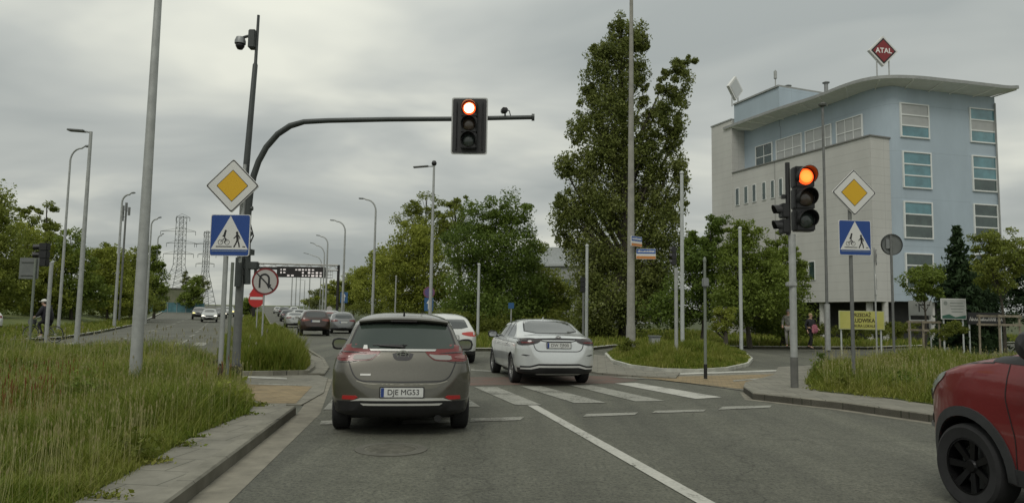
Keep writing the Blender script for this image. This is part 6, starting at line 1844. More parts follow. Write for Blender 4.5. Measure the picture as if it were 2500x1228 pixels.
def wheels(car, root, rim=M_RIM, nspoke=10, which=None, w=.215):
    sp = car.sp; r = sp['wr']; tr = sp.get('track', car.hw - .115)
    for yw in (0.0, sp['wb']):
        for sx in (-1, 1):
            if which and (sx, yw > 0) not in which: continue
            wo = bpy.data.objects.new('wheel', None); link(wo); wo.parent = root; wo.location = (sx * tr, yw, r); wo.empty_display_size = .1
            bm = bmesh.new(); hw = w / 2; ri = r * .66
            lathe(bm, [(ri, -hw * .85), (r * .9, -hw), (r * .975, -hw * .85), (r, -hw * .6), (r, hw * .6), (r * .975, hw * .85), (r * .9, hw), (ri, hw * .85), (ri, -hw * .85)], (0, 0, 0), (1, 0, 0), 40)
            finish('tyre', bm, M_RUBBER, wo, True)
            bm = bmesh.new(); o_ = sx
            lathe(bm, [(ri * 1.0, hw * .8 * o_), (ri * .93, hw * .82 * o_), (ri * .90, hw * .3 * o_), (ri * .88, -hw * .8 * o_)], (0, 0, 0), (1, 0, 0), 40, False)
            lathe(bm, [(0.0, hw * .62 * o_), (.045, hw * .62 * o_), (.06, hw * .45 * o_), (.06, hw * .1 * o_)], (0, 0, 0), (1, 0, 0), 16)
            for k in range(nspoke):
                a = 2 * PI * k / nspoke; c_, s_ = math.cos(a), math.sin(a); tx, tz = -s_, c_
                V = []
                for (rr_, ww, hh) in ((.05, .022, .50), (ri * .93, .030, .74)):
                    for sg, h2 in ((-1, hh), (1, hh), (1, hh - .28), (-1, hh - .28)):
                        V.append(bm.verts.new((h2 * hw * o_, c_ * rr_ + tx * sg * ww, s_ * rr_ + tz * sg * ww)))
                for q in ((0, 1, 5, 4), (1, 2, 6, 5), (2, 3, 7, 6), (3, 0, 4, 7)): bm.faces.new([V[z_] for z_ in q])
            finish('rim', bm, rim, wo)
            bm = bmesh.new(); lathe(bm, [(0, 0), (ri * .8, 0)], (-.02 * sx, 0, 0), (sx, 0, 0), 24); finish('brake_disc', bm, M_STEELD, wo)
def plate(car, root, x, z, w, h, text, view='rear', blue=True, size=None, dz=0):
    s_ = car.surf(view, x, z); y = s_.y - (.016 if view == 'rear' else -.016)
    up_, dn_ = car.surf(view, x, z + h / 2), car.surf(view, x, z - h / 2)
    y = min(up_.y, dn_.y, s_.y) - .018
    O = Vector((x, y, z)); U = Vector((1, 0, 0)); Wv = Vector((0, 0, 1))
    bm = bmesh.new(); plate_poly(bm, rrect(w * 1.05, h * 1.18, .01), O, U, Wv, .02); fr_ = finish('plate_frame', bm, M_BLACK, root)
    bm = bmesh.new(); plate_poly(bm, rrect(w, h, .008), O, U, Wv, .003, .004); pl = finish('number_plate', bm, M_PLATE, fr_)
    if blue:
        bm = bmesh.new(); plate_poly(bm, rrect(w * .075, h * .96, .006), O - U * w * .455, U, Wv, .002, .0055); finish('blue_strip', bm, M_PBLUE, fr_)
    if text: text_mesh(text, size or h * .82, M_INK, fr_, basis(O + U * w * .035 + Vector((0, -.0065, dz)), U, Wv), 'lettering', .0006, .98, 0.0)
    return fr_
def mirror(car, root, y, z, x, m, sx, scale=1.0):
    mo = bpy.data.objects.new('wing_mirror', None); link(mo); mo.parent = root; mo.empty_display_size = .1
    bm = bmesh.new()
    n, k = 14, 20; rows = []
    for i in range(n + 1):
        t = -1 + 2 * i / n; rr = (1 - abs(t) ** 2.6) ** (1 / 2.6) if abs(t) < 1 else 0.001
        rr = max(rr, .02)
        row = []
        for j in range(k):
            a = 2 * PI * j / k
            row.append(bm.verts.new((sx * (x + t * .125 * scale), y - car.ax + max(-.03, .085 * scale * rr * math.cos(a)), z + (.085 + .01 * t) * scale * rr * math.sin(a))))
        rows.append(row)
    for a, b in zip(rows, rows[1:]):
        for j in range(k): bm.faces.new((a[j], a[(j + 1) % k], b[(j + 1) % k], b[j]))
    finish('housing', bm, m, mo, True)
    bm = bmesh.new(); plate_poly(bm, rrect(.19 * scale, .115 * scale, .05 * scale), Vector((sx * x, y - car.ax - .0335, z)), Vector((1, 0, 0)), Vector((0, 0, 1)), .006)
    finish('mirror_glass', bm, M_CHROME if False else mat('mirror_glass', (.5, .5, .5), .05, 1.0), mo)
    bm = bmesh.new(); tube(bm, [(sx * (x - .10 * scale), y - car.ax + .01, z - .05 * scale), (sx * (x - .24), y - car.ax + .06, z - .07)], .025, 8); finish('arm', bm, M_BLACK, mo, True)
    return mo
def aerial(car, root, y, m=M_BLACK):
    z = float(car.zt(y)); bm = bmesh.new()
    V = [(-.02, y - car.ax, z - .02), (.02, y - car.ax, z - .02), (.02, y - car.ax + .16, z - .02), (-.02, y - car.ax + .16, z - .02), (-.004, y - car.ax - .02, z + .065), (.004, y - car.ax - .02, z + .065), (.006, y - car.ax + .04, z + .03), (-.006, y - car.ax + .04, z + .03)]
    v = [bm.verts.new(p) for p in V]
    for q in ((0, 1, 5, 4), (1, 2, 6, 5), (2, 3, 7, 6), (3, 0, 4, 7), (4, 5, 6, 7), (3, 2, 1, 0)): bm.faces.new([v[i] for i in q])
    finish('roof_aerial', bm, m, root)
def emblem(car, root, x, z, rx, rz):
    h = car.surf('rear', x, z); O = Vector((x, h.y - .012, z)); U = Vector((1, 0, 0)); Wv = Vector((0, 0, 1))
    bm = bmesh.new()
    for (a, b, cz, ww) in ((rx, rz, 0, .009), (rx * .42, rz * .82, 0, .007), (rx * .75, rz * .38, rz * .42, .007)):
        r_ = [(a * math.cos(t), cz + b * math.sin(t)) for t in [2 * PI * k / 28 for k in range(29)]]
        stroke(bm, r_, ww, O, U, Wv, .004 + ww * .01, .014)
    finish('emblem', bm, M_CHROME, root)
def place(root, pxc, Yax, head):
    "rear-axle centre at picture column pxc, distance Yax, heading in degrees left of straight ahead"
    p = D(pxc, 900, Yax); root.location = (p.x, Yax, terr(Yax)); root.rotation_euler = (math.atan(.0125) * (1 if Yax > 70 else 0), 0, math.radians(head))

# ---------------------------------------------------------------- grey-brown hatchback ahead
hatch_spec = dict(hw=.885, axle=.80, wb=2.60, wr=.32, ra=.355, belt=.96,
    upper=[(0, .42), (.008, .50), (.015, .60), (.03, .665), (.055, .70), (.085, .76), (.125, .88), (.155, .98), (.185, 1.035), (.27, 1.13), (.52, 1.375), (.555, 1.415), (.56, 1.43), (.64, 1.465), (1.1, 1.52), (1.7, 1.53), (2.3, 1.47), (2.75, 1.27), (3.25, 1.00), (3.8, .90), (4.15, .76), (4.28, .62), (4.33, .50)],
    lower=[(0, .42), (.012, .33), (.03, .27), (.08, .23), (.3, .20), (.6, .2), (3.7, .2), (4.1, .22), (4.28, .32), (4.33, .50)],
    ztab=[(.2, .90), (.30, .945), (.45, .985), (.62, 1.0), (.78, .995), (.92, .965), (1.0, .925), (1.15, .845), (1.3, .775), (1.42, .71), (1.5, .66)],
    gtab=[(.0, .93), (.5, .95), (1.2, 1.0), (2.4, 1.0), (3.2, .9), (4.4, .9)], rr=.55, pr=2.7, rf=1.1, pf=2.3, rt=.15, pt=2.6)
P_OLIVE = paint('paint_grey_brown', (.100, .095, .078), .5, .30)
hb = empty('hatchback_car', (0, 0, 0), 0, 'grey-brown hatchback seen squarely from behind in our lane, plate DJE MG53', 'car')
car = Car(hatch_spec); body = car.build_body(P_OLIVE, hb)
g_ = [(-.61, 1.065), (.61, 1.065), (.66, 1.09), (.575, 1.33), (.52, 1.378), (-.52, 1.378), (-.575, 1.33), (-.66, 1.09)]
car.patch([(x * 1.045, z + (.012 if z > 1.2 else -.012)) for x, z in g_], 'rear', M_BLACK, 'window_seal', hb, .003, .08, 1)
rw = car.patch(g_, 'rear', mat('rear_glass_green', (.03, .042, .034), .05, spec=.5, coat=.25), 'rear_window', hb, .007, .06, 1)
# spoiler and tailgate trim
bm = bmesh.new(); rows = []
for i in range(25):
    t = -1 + i / 12.; x = t * .575; sag = .02 * abs(t) ** 2.2; tip = abs(t) ** 4 * .06
    y0 = .475 - car.ax + tip * .8; zz = 1.437 - sag * 1.8
    rows.append([bm.verts.new(p) for p in ((x, y0, zz - .02), (x, y0 - .012, zz), (x, y0 + .01, zz + .018), (x, y0 + .13, zz + .038 - tip * .2), (x, y0 + .30, zz + .045 - tip * .5), (x, y0 + .3, zz - .06), (x, y0 + .07, zz - .045))])
for a, b in zip(rows, rows[1:]):
    for k in range(7): bm.faces.new((a[k], a[(k + 1) % 7], b[(k + 1) % 7], b[k]))
bm.faces.new(rows[0]); bm.faces.new(rows[-1][::-1]); spo = finish('roof_spoiler', bm, P_OLIVE, hb, True)
bm = bmesh.new(); box(bm, (0, .47 - car.ax, 1.413), (.34, .012, .014)); finish('high_brake_light', bm, M_TLD, spo)
# lights
LR = [(-.735, 1.00), (-.70, 1.07), (-.60, 1.105), (-.50, 1.075), (-.33, 1.035), (-.30, 1.02), (-.36, .985), (-.44, .935), (-.62, .928), (-.74, .93), (-.80, .955)]
def tl(mir):
    f = (lambda p: p) if not mir else (lambda p: [(-x, z) for x, z in p][::-1])
    base = car.patch(f([(-.825, .955), (-.81, 1.04), (-.74, 1.10), (-.62, 1.13), (-.45, 1.085), (-.30, 1.045), (-.275, 1.03), (-.335, .97), (-.40, .925), (-.62, .918), (-.80, .915)]), 'rear', M_TLR, 'tail_light', hb, .006, .05, 1)
    car.patch(f([(-.60, .992), (-.42, .992), (-.315, 1.006), (-.36, .965), (-.415, .937), (-.62, .932)]), 'rear', M_TLC, 'clear_lens', base, .011, .05, 1)
    car.patch(f([(-.80, .995), (-.66, .985), (-.645, .958), (-.79, .945)]), 'rear', mat('tail_lens_pink', (.17, .05, .045), .15, coat=.8), 'turn_lens', base, .011, .05, 1)
    car.patch(f([(-.79, 1.02), (-.62, 1.015), (-.45, 1.012), (-.60, 1.028), (-.77, 1.035)]), 'rear', M_TLD, 'dark_bar', base, .011, .05, 0)
tl(False); tl(True)
car.seam([(-.665, .915), (-.64, .84), (-.59, .73), (-.55, .69), (-.50, .678), (0, .668), (.50, .678), (.55, .69), (.59, .73), (.64, .84), (.665, .915)], 'rear', hb, .015)
car.seam([(-.54, .925), (-.64, .90), (-.80, .90)], 'rear', hb, .008, mirror=True)
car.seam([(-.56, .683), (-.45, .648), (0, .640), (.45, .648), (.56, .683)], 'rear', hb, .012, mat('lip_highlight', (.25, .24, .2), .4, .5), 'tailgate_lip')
car.patch([(-.42, 1.062), (.42, 1.062), (.40, 1.038), (-.40, 1.038)], 'rear', mat('satin_trim', (.42, .42, .40), .3, .8), 'tailgate_trim', hb, .012, .08, 0)
car.patch([(-.135, 1.02), (.135, 1.02), (.115, .955), (.07, .925), (-.07, .925), (-.115, .955)], 'rear', M_BLACK, 'handle_recess', hb, .003, .05, 1)
emblem(car, hb, 0, 1.0, .075, .05)
car.patch([(-.515, .765), (-.385, .765), (-.39, .743), (-.515, .743)], 'rear', mat('satin_trim', (.42, .42, .40), .3, .8), 'model_badge', hb, .006, .05, 0)
# bumper
car.patch([(-.50, .645), (.50, .645), (.42, .60), (.34, .585), (-.34, .585), (-.42, .60)], 'rear', mat('bumper_recess', (.12, .115, .09), .35, .5, coat=.5), 'bumper_recess', hb, .002, .06, 1)
car.patch([(-.80, .43), (-.60, .435), (-.50, .475), (.50, .475), (.60, .435), (.80, .43), (.80, .20), (-.80, .20)], 'rear', M_BLACK, 'lower_bumper', hb, .006, .08, 0)
M_SAT = mat('satin_trim_pale', (.46, .46, .43), .35, .15)
car.patch([(-.62, .437), (-.50, .475), (.50, .475), (.62, .437), (.50, .445), (-.50, .445)], 'rear', M_SAT, 'bumper_trim', hb, .014, .08, 0)
car.patch([(-.50, .412), (.50, .412), (.46, .388), (-.46, .388)], 'rear', M_SAT, 'bumper_trim', hb, .014, .08, 0)
car.patch([(-.72, .50), (-.56, .505), (-.53, .485), (-.58, .455), (-.73, .452)], 'rear', M_REFL, 'reflector', hb, .010, .05, 0, mirror=True)
plate(car, hb, 0, .548, .52, .114, 'DJE MG53')
# wiper
h = car.surf('rear', .02, 1.10)
bm = bmesh.new(); a_ = car.surf('rear', .0, 1.085) + Vector((0, -.02, .01)); b_ = car.surf('rear', -.30, 1.105) + Vector((0, -.025, 0))
tube(bm, [a_, b_], [.018, .009], 8); tube(bm, [car.surf('rear', x, 1.115 + .01 * math.sin(x)) + Vector((0, -.015, 0)) for x in (.05, -.1, -.25, -.38)], .008, 6); tube(bm, [a_ + Vector((0, .03, 0)), a_], .028, 10); finish('rear_wiper', bm, M_BLACK, rw, True)
bm = bmesh.new(); h = car.surf('rear', -.47, 1.08) + Vector((0, -.012, .0)); plate_poly(bm, [(-.03, -.02), (.03, -.02), (.02, .04), (-.02, .04)], h, Vector((1, 0, 0)), Vector((0, .6, .8)), .002); finish('sticker', bm, M_WHITE, rw)
# roof and sides
for sx in ('side_l', 'side_r'):
    car.patch([(.62, 1.02), (.95, 1.00), (3.05, .97), (2.65, 1.27), (2.15, 1.395), (1.2, 1.40), (.85, 1.34), (.70, 1.20)], sx, M_GLASS, 'side_window', hb, .005, .12, 1)
car.patch([(-.60, 3.05), (.60, 3.05), (.50, 2.45), (-.50, 2.45)], 'top', M_GLASS, 'windscreen', hb, .006, .12, 1)
for y_ in (1.5, 2.55):
    car.seam([(y_, .96), (y_ + .02, .6), (y_, .3)], 'side_l', hb, .008, mirror=True)
aerial(car, hb, .78)
for sx in (-1, 1): mirror(car, hb, 2.72, 1.02, .985, P_OLIVE if False else M_BLACK, sx, 1.1)
wheels(car, hb)
bm = bmesh.new(); box(bm, (0, 1.0, .21), (1.5, 2.2, .14), None, .04); tube(bm, [(.45, -.70, .22), (.45, -.2, .22)], .045, 10); finish('underbody', bm, M_BLACK, hb)
p = D(983, 900, 9.3); place(hb, 983, 9.72, 8.4)

# ---------------------------------------------------------------- silver saloon
sed_spec = dict(hw=.89, axle=1.00, wb=2.70, wr=.325, ra=.36, belt=.98,
    upper=[(0, .44), (.006, .52), (.015, .64), (.05, .74), (.075, .80), (.085, .98), (.10, 1.055), (.14, 1.085), (.30, 1.095), (.62, 1.105), (.80, 1.16), (1.35, 1.375), (1.55, 1.415), (2.1, 1.435), (2.6, 1.40), (3.0, 1.25), (3.55, 1.0), (4.1, .92), (4.42, .80), (4.58, .64), (4.63, .5)],
    lower=[(0, .44), (.012, .34), (.03, .28), (.08, .24), (.3, .21), (.8, .2), (3.9, .2), (4.3, .22), (4.55, .32), (4.63, .5)],
    ztab=[(.2, .90), (.30, .945), (.45, .985), (.62, 1.0), (.80, .995), (.93, .975), (1.02, .93), (1.15, .85), (1.3, .765), (1.42, .69), (1.5, .65)],
    gtab=[(.0, .96), (.7, .93), (1.6, 1.0), (2.6, 1.0), (3.5, .9), (4.7, .9)], rr=.55, pr=2.7, rf=1.1, pf=2.3, rt=.12, pt=2.7)
P_SILV = paint('paint_silver', (.60, .62, .62), .35, .28)
sd = empty('saloon_car', (0, 0, 0), 0, 'silver saloon in the right lane, seen from behind with its left flank showing', 'car')
car = Car(sed_spec); car.build_body(P_SILV, sd)
g_ = [(-.60, 1.125), (.60, 1.125), (.53, 1.30), (.47, 1.365), (-.47, 1.365), (-.53, 1.30)]
car.patch([(x * 1.05, z + (.014 if z > 1.2 else -.012)) for x, z in g_], 'rear', M_BLACK, 'window_seal', sd, .003, .08, 1)
car.patch(g_, 'rear', mat('rear_glass_grey', (.09, .095, .09), .08, spec=.8, coat=.6), 'rear_window', sd, .007, .06, 1)
car.patch([(-.83, .99), (-.80, 1.005), (-.45, 1.02), (0, 1.03), (.45, 1.02), (.80, 1.005), (.83, .99), (.78, .975), (.45, .965), (.40, .99), (-.40, .99), (-.45, .965), (-.78, .975)], 'rear', M_BLACK, 'tail_light_bar', sd, .007, .06, 0)
for f in (lambda p: p, lambda p: [(-x, z) for x, z in p][::-1]):
    q = car.patch(f([(-.86, .92), (-.85, 1.01), (-.62, 1.03), (-.36, 1.0), (-.44, .93), (-.60, .885), (-.83, .865)]), 'rear', M_TLD, 'tail_light', sd, .010, .05, 1)
    car.patch(f([(-.80, .945), (-.60, .945), (-.52, .935), (-.62, .92), (-.79, .915)]), 'rear', M_TLR, 'red_lens', q, .015, .05, 0)
car.seam([(-.42, .985), (-.30, .955), (.30, .955), (.42, .985)], 'rear', sd, .018, M_BLACK, 'boot_crease', .006)
car.seam([(-.55, .90), (-.53, .80), (-.46, .745), (.46, .745), (.53, .80), (.55, .90)], 'rear', sd, .018)
car.seam([(-.47, 1.075), (0, 1.08), (.47, 1.075)], 'rear', sd, .006)
plate(car, sd, 0, .875, .52, .114, 'DW 7J930')
emblem(car, sd, 0, 1.035, .06, .035)
car.patch([(-.62, .66), (-.75, .68), (-.80, .665), (-.70, .645)], 'rear', M_BLACK, 'bumper_vent', sd, .006, .05, 0, mirror=True)
car.patch([(-.81, .43), (-.62, .435), (-.45, .485), (.45, .485), (.62, .435), (.81, .43), (.78, .22), (-.78, .22)], 'rear', M_BLACK, 'lower_bumper', sd, .006, .08, 0)
car.patch([(-.80, .395), (-.62, .40), (-.45, .445), (.45, .445), (.62, .40), (.80, .395), (.80, .362), (.60, .365), (.43, .405), (-.43, .405), (-.60, .365), (-.80, .362)], 'rear', mat('bright_trim', (.62, .62, .61), .3, .4), 'bumper_trim', sd, .013, .08, 0)
car.patch([(-.50, .275), (.50, .275), (.46, .25), (-.46, .25)], 'rear', M_SAT, 'lower_trim', sd, .014, .08, 0)
for sx in ('side_l', 'side_r'):
    w_ = car.patch([(.98, 1.06), (1.15, 1.03), (3.35, .985), (3.0, 1.20), (2.65, 1.345), (2.1, 1.385), (1.6, 1.36), (1.25, 1.22)], sx, M_GLASS, 'side_window', sd, .005, .10, 1)
    car.seam([(.95, 1.045), (1.15, 1.015), (3.42, .97)], sx, w_, .016, M_CHROME, 'window_trim', .006)
    for y_ in (1.62, 2.05): car.seam([(y_, 1.37), (y_ + .06, 1.02)], sx, w_, .05, M_BLACK, 'window_pillar', .007)
    bm = bmesh.new(); 
    for y_, zz in ((1.65, .86), (2.75, .84)):
        h = car.surf(sx, y_, zz); 
        if h: box(bm, h + Vector((-.02 if sx == 'side_l' else .02, 0, 0)), (.035, .2, .03), None, .01)
    finish('door_handle', bm, P_SILV, sd, True)
    for ln in ([(1.42, 1.0), (1.45, .75), (1.40, .55)], [(2.08, 1.0), (2.12, .6), (2.1, .28)], [(3.18, .97), (3.2, .6), (3.12, .28)], [(1.35, .26), (2.2, .25), (3.2, .25)]):
        car.seam(ln, sx, sd, .010)
car.patch([(-.58, 3.35), (.58, 3.35), (.48, 2.7), (-.48, 2.7)], 'top', M_GLASS, 'windscreen', sd, .006, .12, 1)
for sx in (-1, 1): mirror(car, sd, 3.05, 1.03, .97, M_BLACK, sx, 1.0)
aerial(car, sd, 1.62, P_SILV)
wheels(car, sd, M_RIM, 10)
bm = bmesh.new(); box(bm, (0, 1.1, .22), (1.4, 2.4, .14), None, .04); finish('underbody', bm, M_BLACK, sd)
place(sd, 1339, 16.5, 10.5)

# ---------------------------------------------------------------- generic distant cars
def simple_car(kind, name, label, P, pxc, Y, head, tl_m=M_TLR, group='cars queueing on the road ahead', front=False, lights=None, scale=None, textp=''):
    if kind == 'suv':
        sp = dict(hw=.92, axle=.85, wb=2.65, wr=.35, ra=.39, belt=1.08,
            upper=[(0, .58), (.02, .68), (.06, .80), (.09, 1.0), (.14, 1.12), (.34, 1.38), (.44, 1.52), (.50, 1.58), (1.2, 1.64), (2.0, 1.63), (2.6, 1.52), (3.25, 1.14), (3.9, 1.02), (4.25, .90), (4.40, .72), (4.45, .56)],
            lower=[(0, .58), (.03, .48), (.10, .38), (.4, .3), (3.9, .3), (4.3, .34), (4.45, .56)],
            ztab=[(.25, .92), (.4, .97), (.65, 1.0), (.9, .99), (1.05, .96), (1.2, .88), (1.4, .79), (1.55, .72), (1.65, .68)], gtab=[(0, .95), (1, 1), (2.6, 1), (4.4, .9)], rr=.5, pr=2.8, rf=1.0, pf=2.3, rt=.16)
        win = [(-.63, 1.16), (.63, 1.16), (.56, 1.42), (.50, 1.49), (-.50, 1.49), (-.56, 1.42)]; lz = .98; pz = .92; bz = .50; side = [(.62, 1.14), (3.0, 1.12), (2.5, 1.46), (1.9, 1.56), (.9, 1.54), (.68, 1.4)]; ws = (3.1, 2.55)
        fz = .82
    elif kind == 'hatch':
        sp = dict(hatch_spec); win = [(-.60, 1.06), (.60, 1.06), (.52, 1.31), (.46, 1.345), (-.46, 1.345), (-.52, 1.31)]; lz = .90; pz = .80; bz = .40; side = [(.62, 1.02), (3.05, .97), (2.65, 1.27), (2.15, 1.395), (1.2, 1.40), (.72, 1.25)]; ws = (3.05, 2.45); fz = .68
    else:
        sp = dict(sed_spec); win = [(-.58, 1.13), (.58, 1.13), (.51, 1.30), (.45, 1.36), (-.45, 1.36), (-.51, 1.30)]; lz = .92; pz = .84; bz = .40; side = [(1.0, 1.05), (3.35, .985), (2.65, 1.345), (2.1, 1.385), (1.6, 1.36), (1.25, 1.22)]; ws = (3.35, 2.7); fz = .70
    root = empty(name, (0, 0, 0), 0, label, 'car', group)
    car = Car(sp); car.build_body(P, root)
    car.patch(win, 'rear', M_GLASS, 'rear_window', root, .006, .12, 1)
    for f in (lambda p: p, lambda p: [(-x, z) for x, z in p][::-1]):
        car.patch(f([(-.83, lz - .07), (-.84, lz + .07), (-.60, lz + .075), (-.36, lz + .04), (-.38, lz - .01), (-.60, lz - .06)]), 'rear', tl_m, 'tail_light', root, .008, .08, 1)
    car.patch([(-.80, bz), (.80, bz), (.76, bz - .18), (-.76, bz - .18)], 'rear', M_BLACK, 'lower_bumper', root, .006, .15, 0)
    plate(car, root, 0, pz, .52, .12, textp)
    for sx in ('side_l', 'side_r'): car.patch(side, sx, M_GLASS, 'side_window', root, .005, .15, 1)
    car.patch([(-.56, ws[0]), (.56, ws[0]), (.47, ws[1]), (-.47, ws[1])], 'top', M_GLASS, 'windscreen', root, .006, .15, 1)
    if front:
        for f in (lambda p: p, lambda p: [(-x, z) for x, z in p][::-1]):
            car.patch(f([(-.80, fz - .07), (-.78, fz + .07), (-.55, fz + .05), (-.46, fz - .03)]), 'front', lights, 'headlight', root, .01, .08, 1)
        car.patch([(-.36, fz - .1), (.36, fz - .1), (.40, fz + .04), (-.40, fz + .04)], 'front', M_BLACK, 'grille', root, .008, .12, 0)
        car.patch([(-.60, .46), (.60, .46), (.55, .32), (-.55, .32)], 'front', M_BLACK, 'lower_intake', root, .008, .12, 0)
    for sx in (-1, 1): mirror(car, root, ws[0] - .35, sp['belt'] + .04, sp['hw'] + .08, P, sx, .9)
    wheels(car, root, M_RIM, 6)
    place(root, pxc, Y, head); root['body_kind'] = kind
    del root['body_kind']
    return root
P_BROWN = paint('paint_maroon_brown', (.038, .022, .018), .4, .35)
P_WHITE = paint('paint_white', (.56, .57, .55), 0.0, .35)
P_SIL2 = paint('paint_silver_far', (.36, .37, .36), .4, .35)
P_DARK = paint('paint_dark_grey', (.05, .052, .055), .4, .35)
P_DRED = paint('paint_dark_red', (.13, .025, .018), .3, .35)
P_BLK = paint('paint_black', (.015, .016, .018), .2, .3)
simple_car('suv', 'suv_car', 'very dark maroon SUV, nearest car of the queue left of the grey-brown hatchback', P_BROWN, 764, 45.5, 19, mat('tail_lens_dull', (.20, .05, .035), .2, coat=.6))
A_dark = simple_car('hatch', 'hatchback_car', 'grey hatchback in the queue right of the dark maroon SUV', paint('paint_mid_grey', (.15, .155, .155), .4, .35), 833, 51, 18)
A_silv = simple_car('saloon', 'saloon_car', 'silver saloon in the left lane just beyond the dark maroon SUV', P_SIL2, 716, 66, 20)
A_wh = simple_car('suv', 'suv_car', 'white SUV showing its roof just above the maroon SUV', P_WHITE, 754, 76, 20)
simple_car('hatch', 'hatchback_car', 'dark red hatchback half hidden between the maroon SUV and the grey hatchback', P_DRED, 800, 62, 19)
white_h = simple_car('hatch', 'hatchback_car', 'white hatchback partly hidden behind the right side of the grey-brown hatchback', P_WHITE, 1088, 22.6, 14, M_TLRB, None)
def recolour(root, P, label, pxc, Y, head, z=None):
    c = copy_tree(root); c['label'] = label
    for ch in c.children:
        if ch.name.startswith('body'):
            ch.data = ch.data.copy(); ch.data.materials[0] = P
    place(c, pxc, Y, head)
    return c
recolour(A_dark, P_DARK, 'dark hatchback in the left lane behind the silver saloon ahead of the queue', 697, 92, 20)
recolour(A_silv, P_BLK, 'black saloon right of the white SUV roof', 778, 84, 20)
recolour(A_wh, P_SIL2, 'grey SUV seen as a roof directly over the silver saloon', 726, 86, 20)
recolour(A_dark, P_BLK, 'black hatchback far up the queue under the gantry', 709, 112, 20)
recolour(A_silv, P_WHITE, 'pale saloon far up the queue right of the black hatchback', 737, 106, 20)
recolour(A_wh, P_DARK, 'dark SUV far up the left lane near the crest', 686, 128, 20)
recolour(A_dark, P_SIL2, 'pale hatchback at the crest, last car of the left lane to be seen', 672, 160, 20)
recolour(A_silv, P_DARK, 'tiny dark saloon at the crest beside the pale hatchback', 693, 175, 20)
recolour(A_wh, P_WHITE, 'white SUV high in the right lane at the crest', 712, 150, 20)
recolour(A_wh, P_SIL2, 'pale SUV in the right lane behind the grey hatchback, before the grass strip', 805, 70, 20)
# van on the crest
# oncoming cars with headlights
M_HEAD = mat('headlight_on', (.9, .9, .8), .2, em=(1, .93, .72), ems=1.6)
M_HEADY = mat('headlight_yellow', (.9, .8, .3), .2, em=(1, .85, .25), ems=1.6)
on1 = simple_car('suv', 'suv_car', 'dark oncoming SUV with yellowish headlights, left of the other oncoming car', P_BLK, 480, 96, 203, M_TLR, 'oncoming cars with headlights on', True, M_HEADY)
on2 = simple_car('hatch', 'hatchback_car', 'silver oncoming hatchback with white headlights, nearest of the oncoming cars', P_SIL2, 505, 84, 202, M_TLR, 'oncoming cars with headlights on', True, M_HEAD)
recolour(on2, P_DARK, 'dark oncoming hatchback partly hidden by the crossing-sign posts', 531, 104, 202)
recolour(on1, P_SIL2, 'pale oncoming SUV seen between the sign post and the signal mast', 551, 118, 202)
lc = simple_car('hatch', 'hatchback_car', 'white car cut off by the left picture edge, behind the tall grass', P_WHITE, -52, 42, 60, M_TLR, None)

# ---------------------------------------------------------------- red SUV on the right
rs = dict(hw=.92, axle=.80, wb=2.58, wr=.345, ra=.395, belt=1.22,
    upper=[(0, .6), (.03, .8), (.10, 1.2), (.3, 1.5), (.5, 1.68), (1.4, 1.76), (2.1, 1.72), (2.55, 1.55), (2.95, 1.32), (3.25, 1.265), (3.58, 1.19), (3.82, 1.09), (3.96, .98), (4.08, .80), (4.19, .6)],
    lower=[(0, .6), (.05, .4), (.3, .24), (3.7, .22), (4.0, .24), (4.13, .34), (4.19, .6)],
    ztab=[(.2, .93), (.3, .96), (.5, .985), (.72, 1.0), (.95, 1.0), (1.1, .985), (1.22, .955), (1.37, .87), (1.6, .76), (1.76, .7)],
    gtab=[(0, .95), (1, 1), (2.4, 1), (3.0, .96), (4.2, .96)], rr=.5, rf=.95, pf=2.6, rt=.10, pt=2.6)
P_RED = paint('paint_red', (.20, .024, .024), .3, .30)
M_CLAD = mat('wheel_arch_cladding', (.03, .031, .033), .6, var=.15, scale=6)
rv = empty('suv_car', (0, 0, 0), 0, 'red SUV cut off by the right picture edge, its front left corner showing', 'car')
car = Car(rs); car.build_body(P_RED, rv, M_CLAD)
yF = rs['axle'] + rs['wb']; zc = rs['wr'] + .01
def archpoly(yc, r0, r1, a0=-28, a1=208, n=26):
    A = [math.radians(a0 + (a1 - a0) * k / n) for k in range(n + 1)]
    return [(yc + r1 * math.cos(a), zc + r1 * math.sin(a)) for a in A] + [(yc + r0 * math.cos(a), zc + r0 * math.sin(a)) for a in A[::-1]]
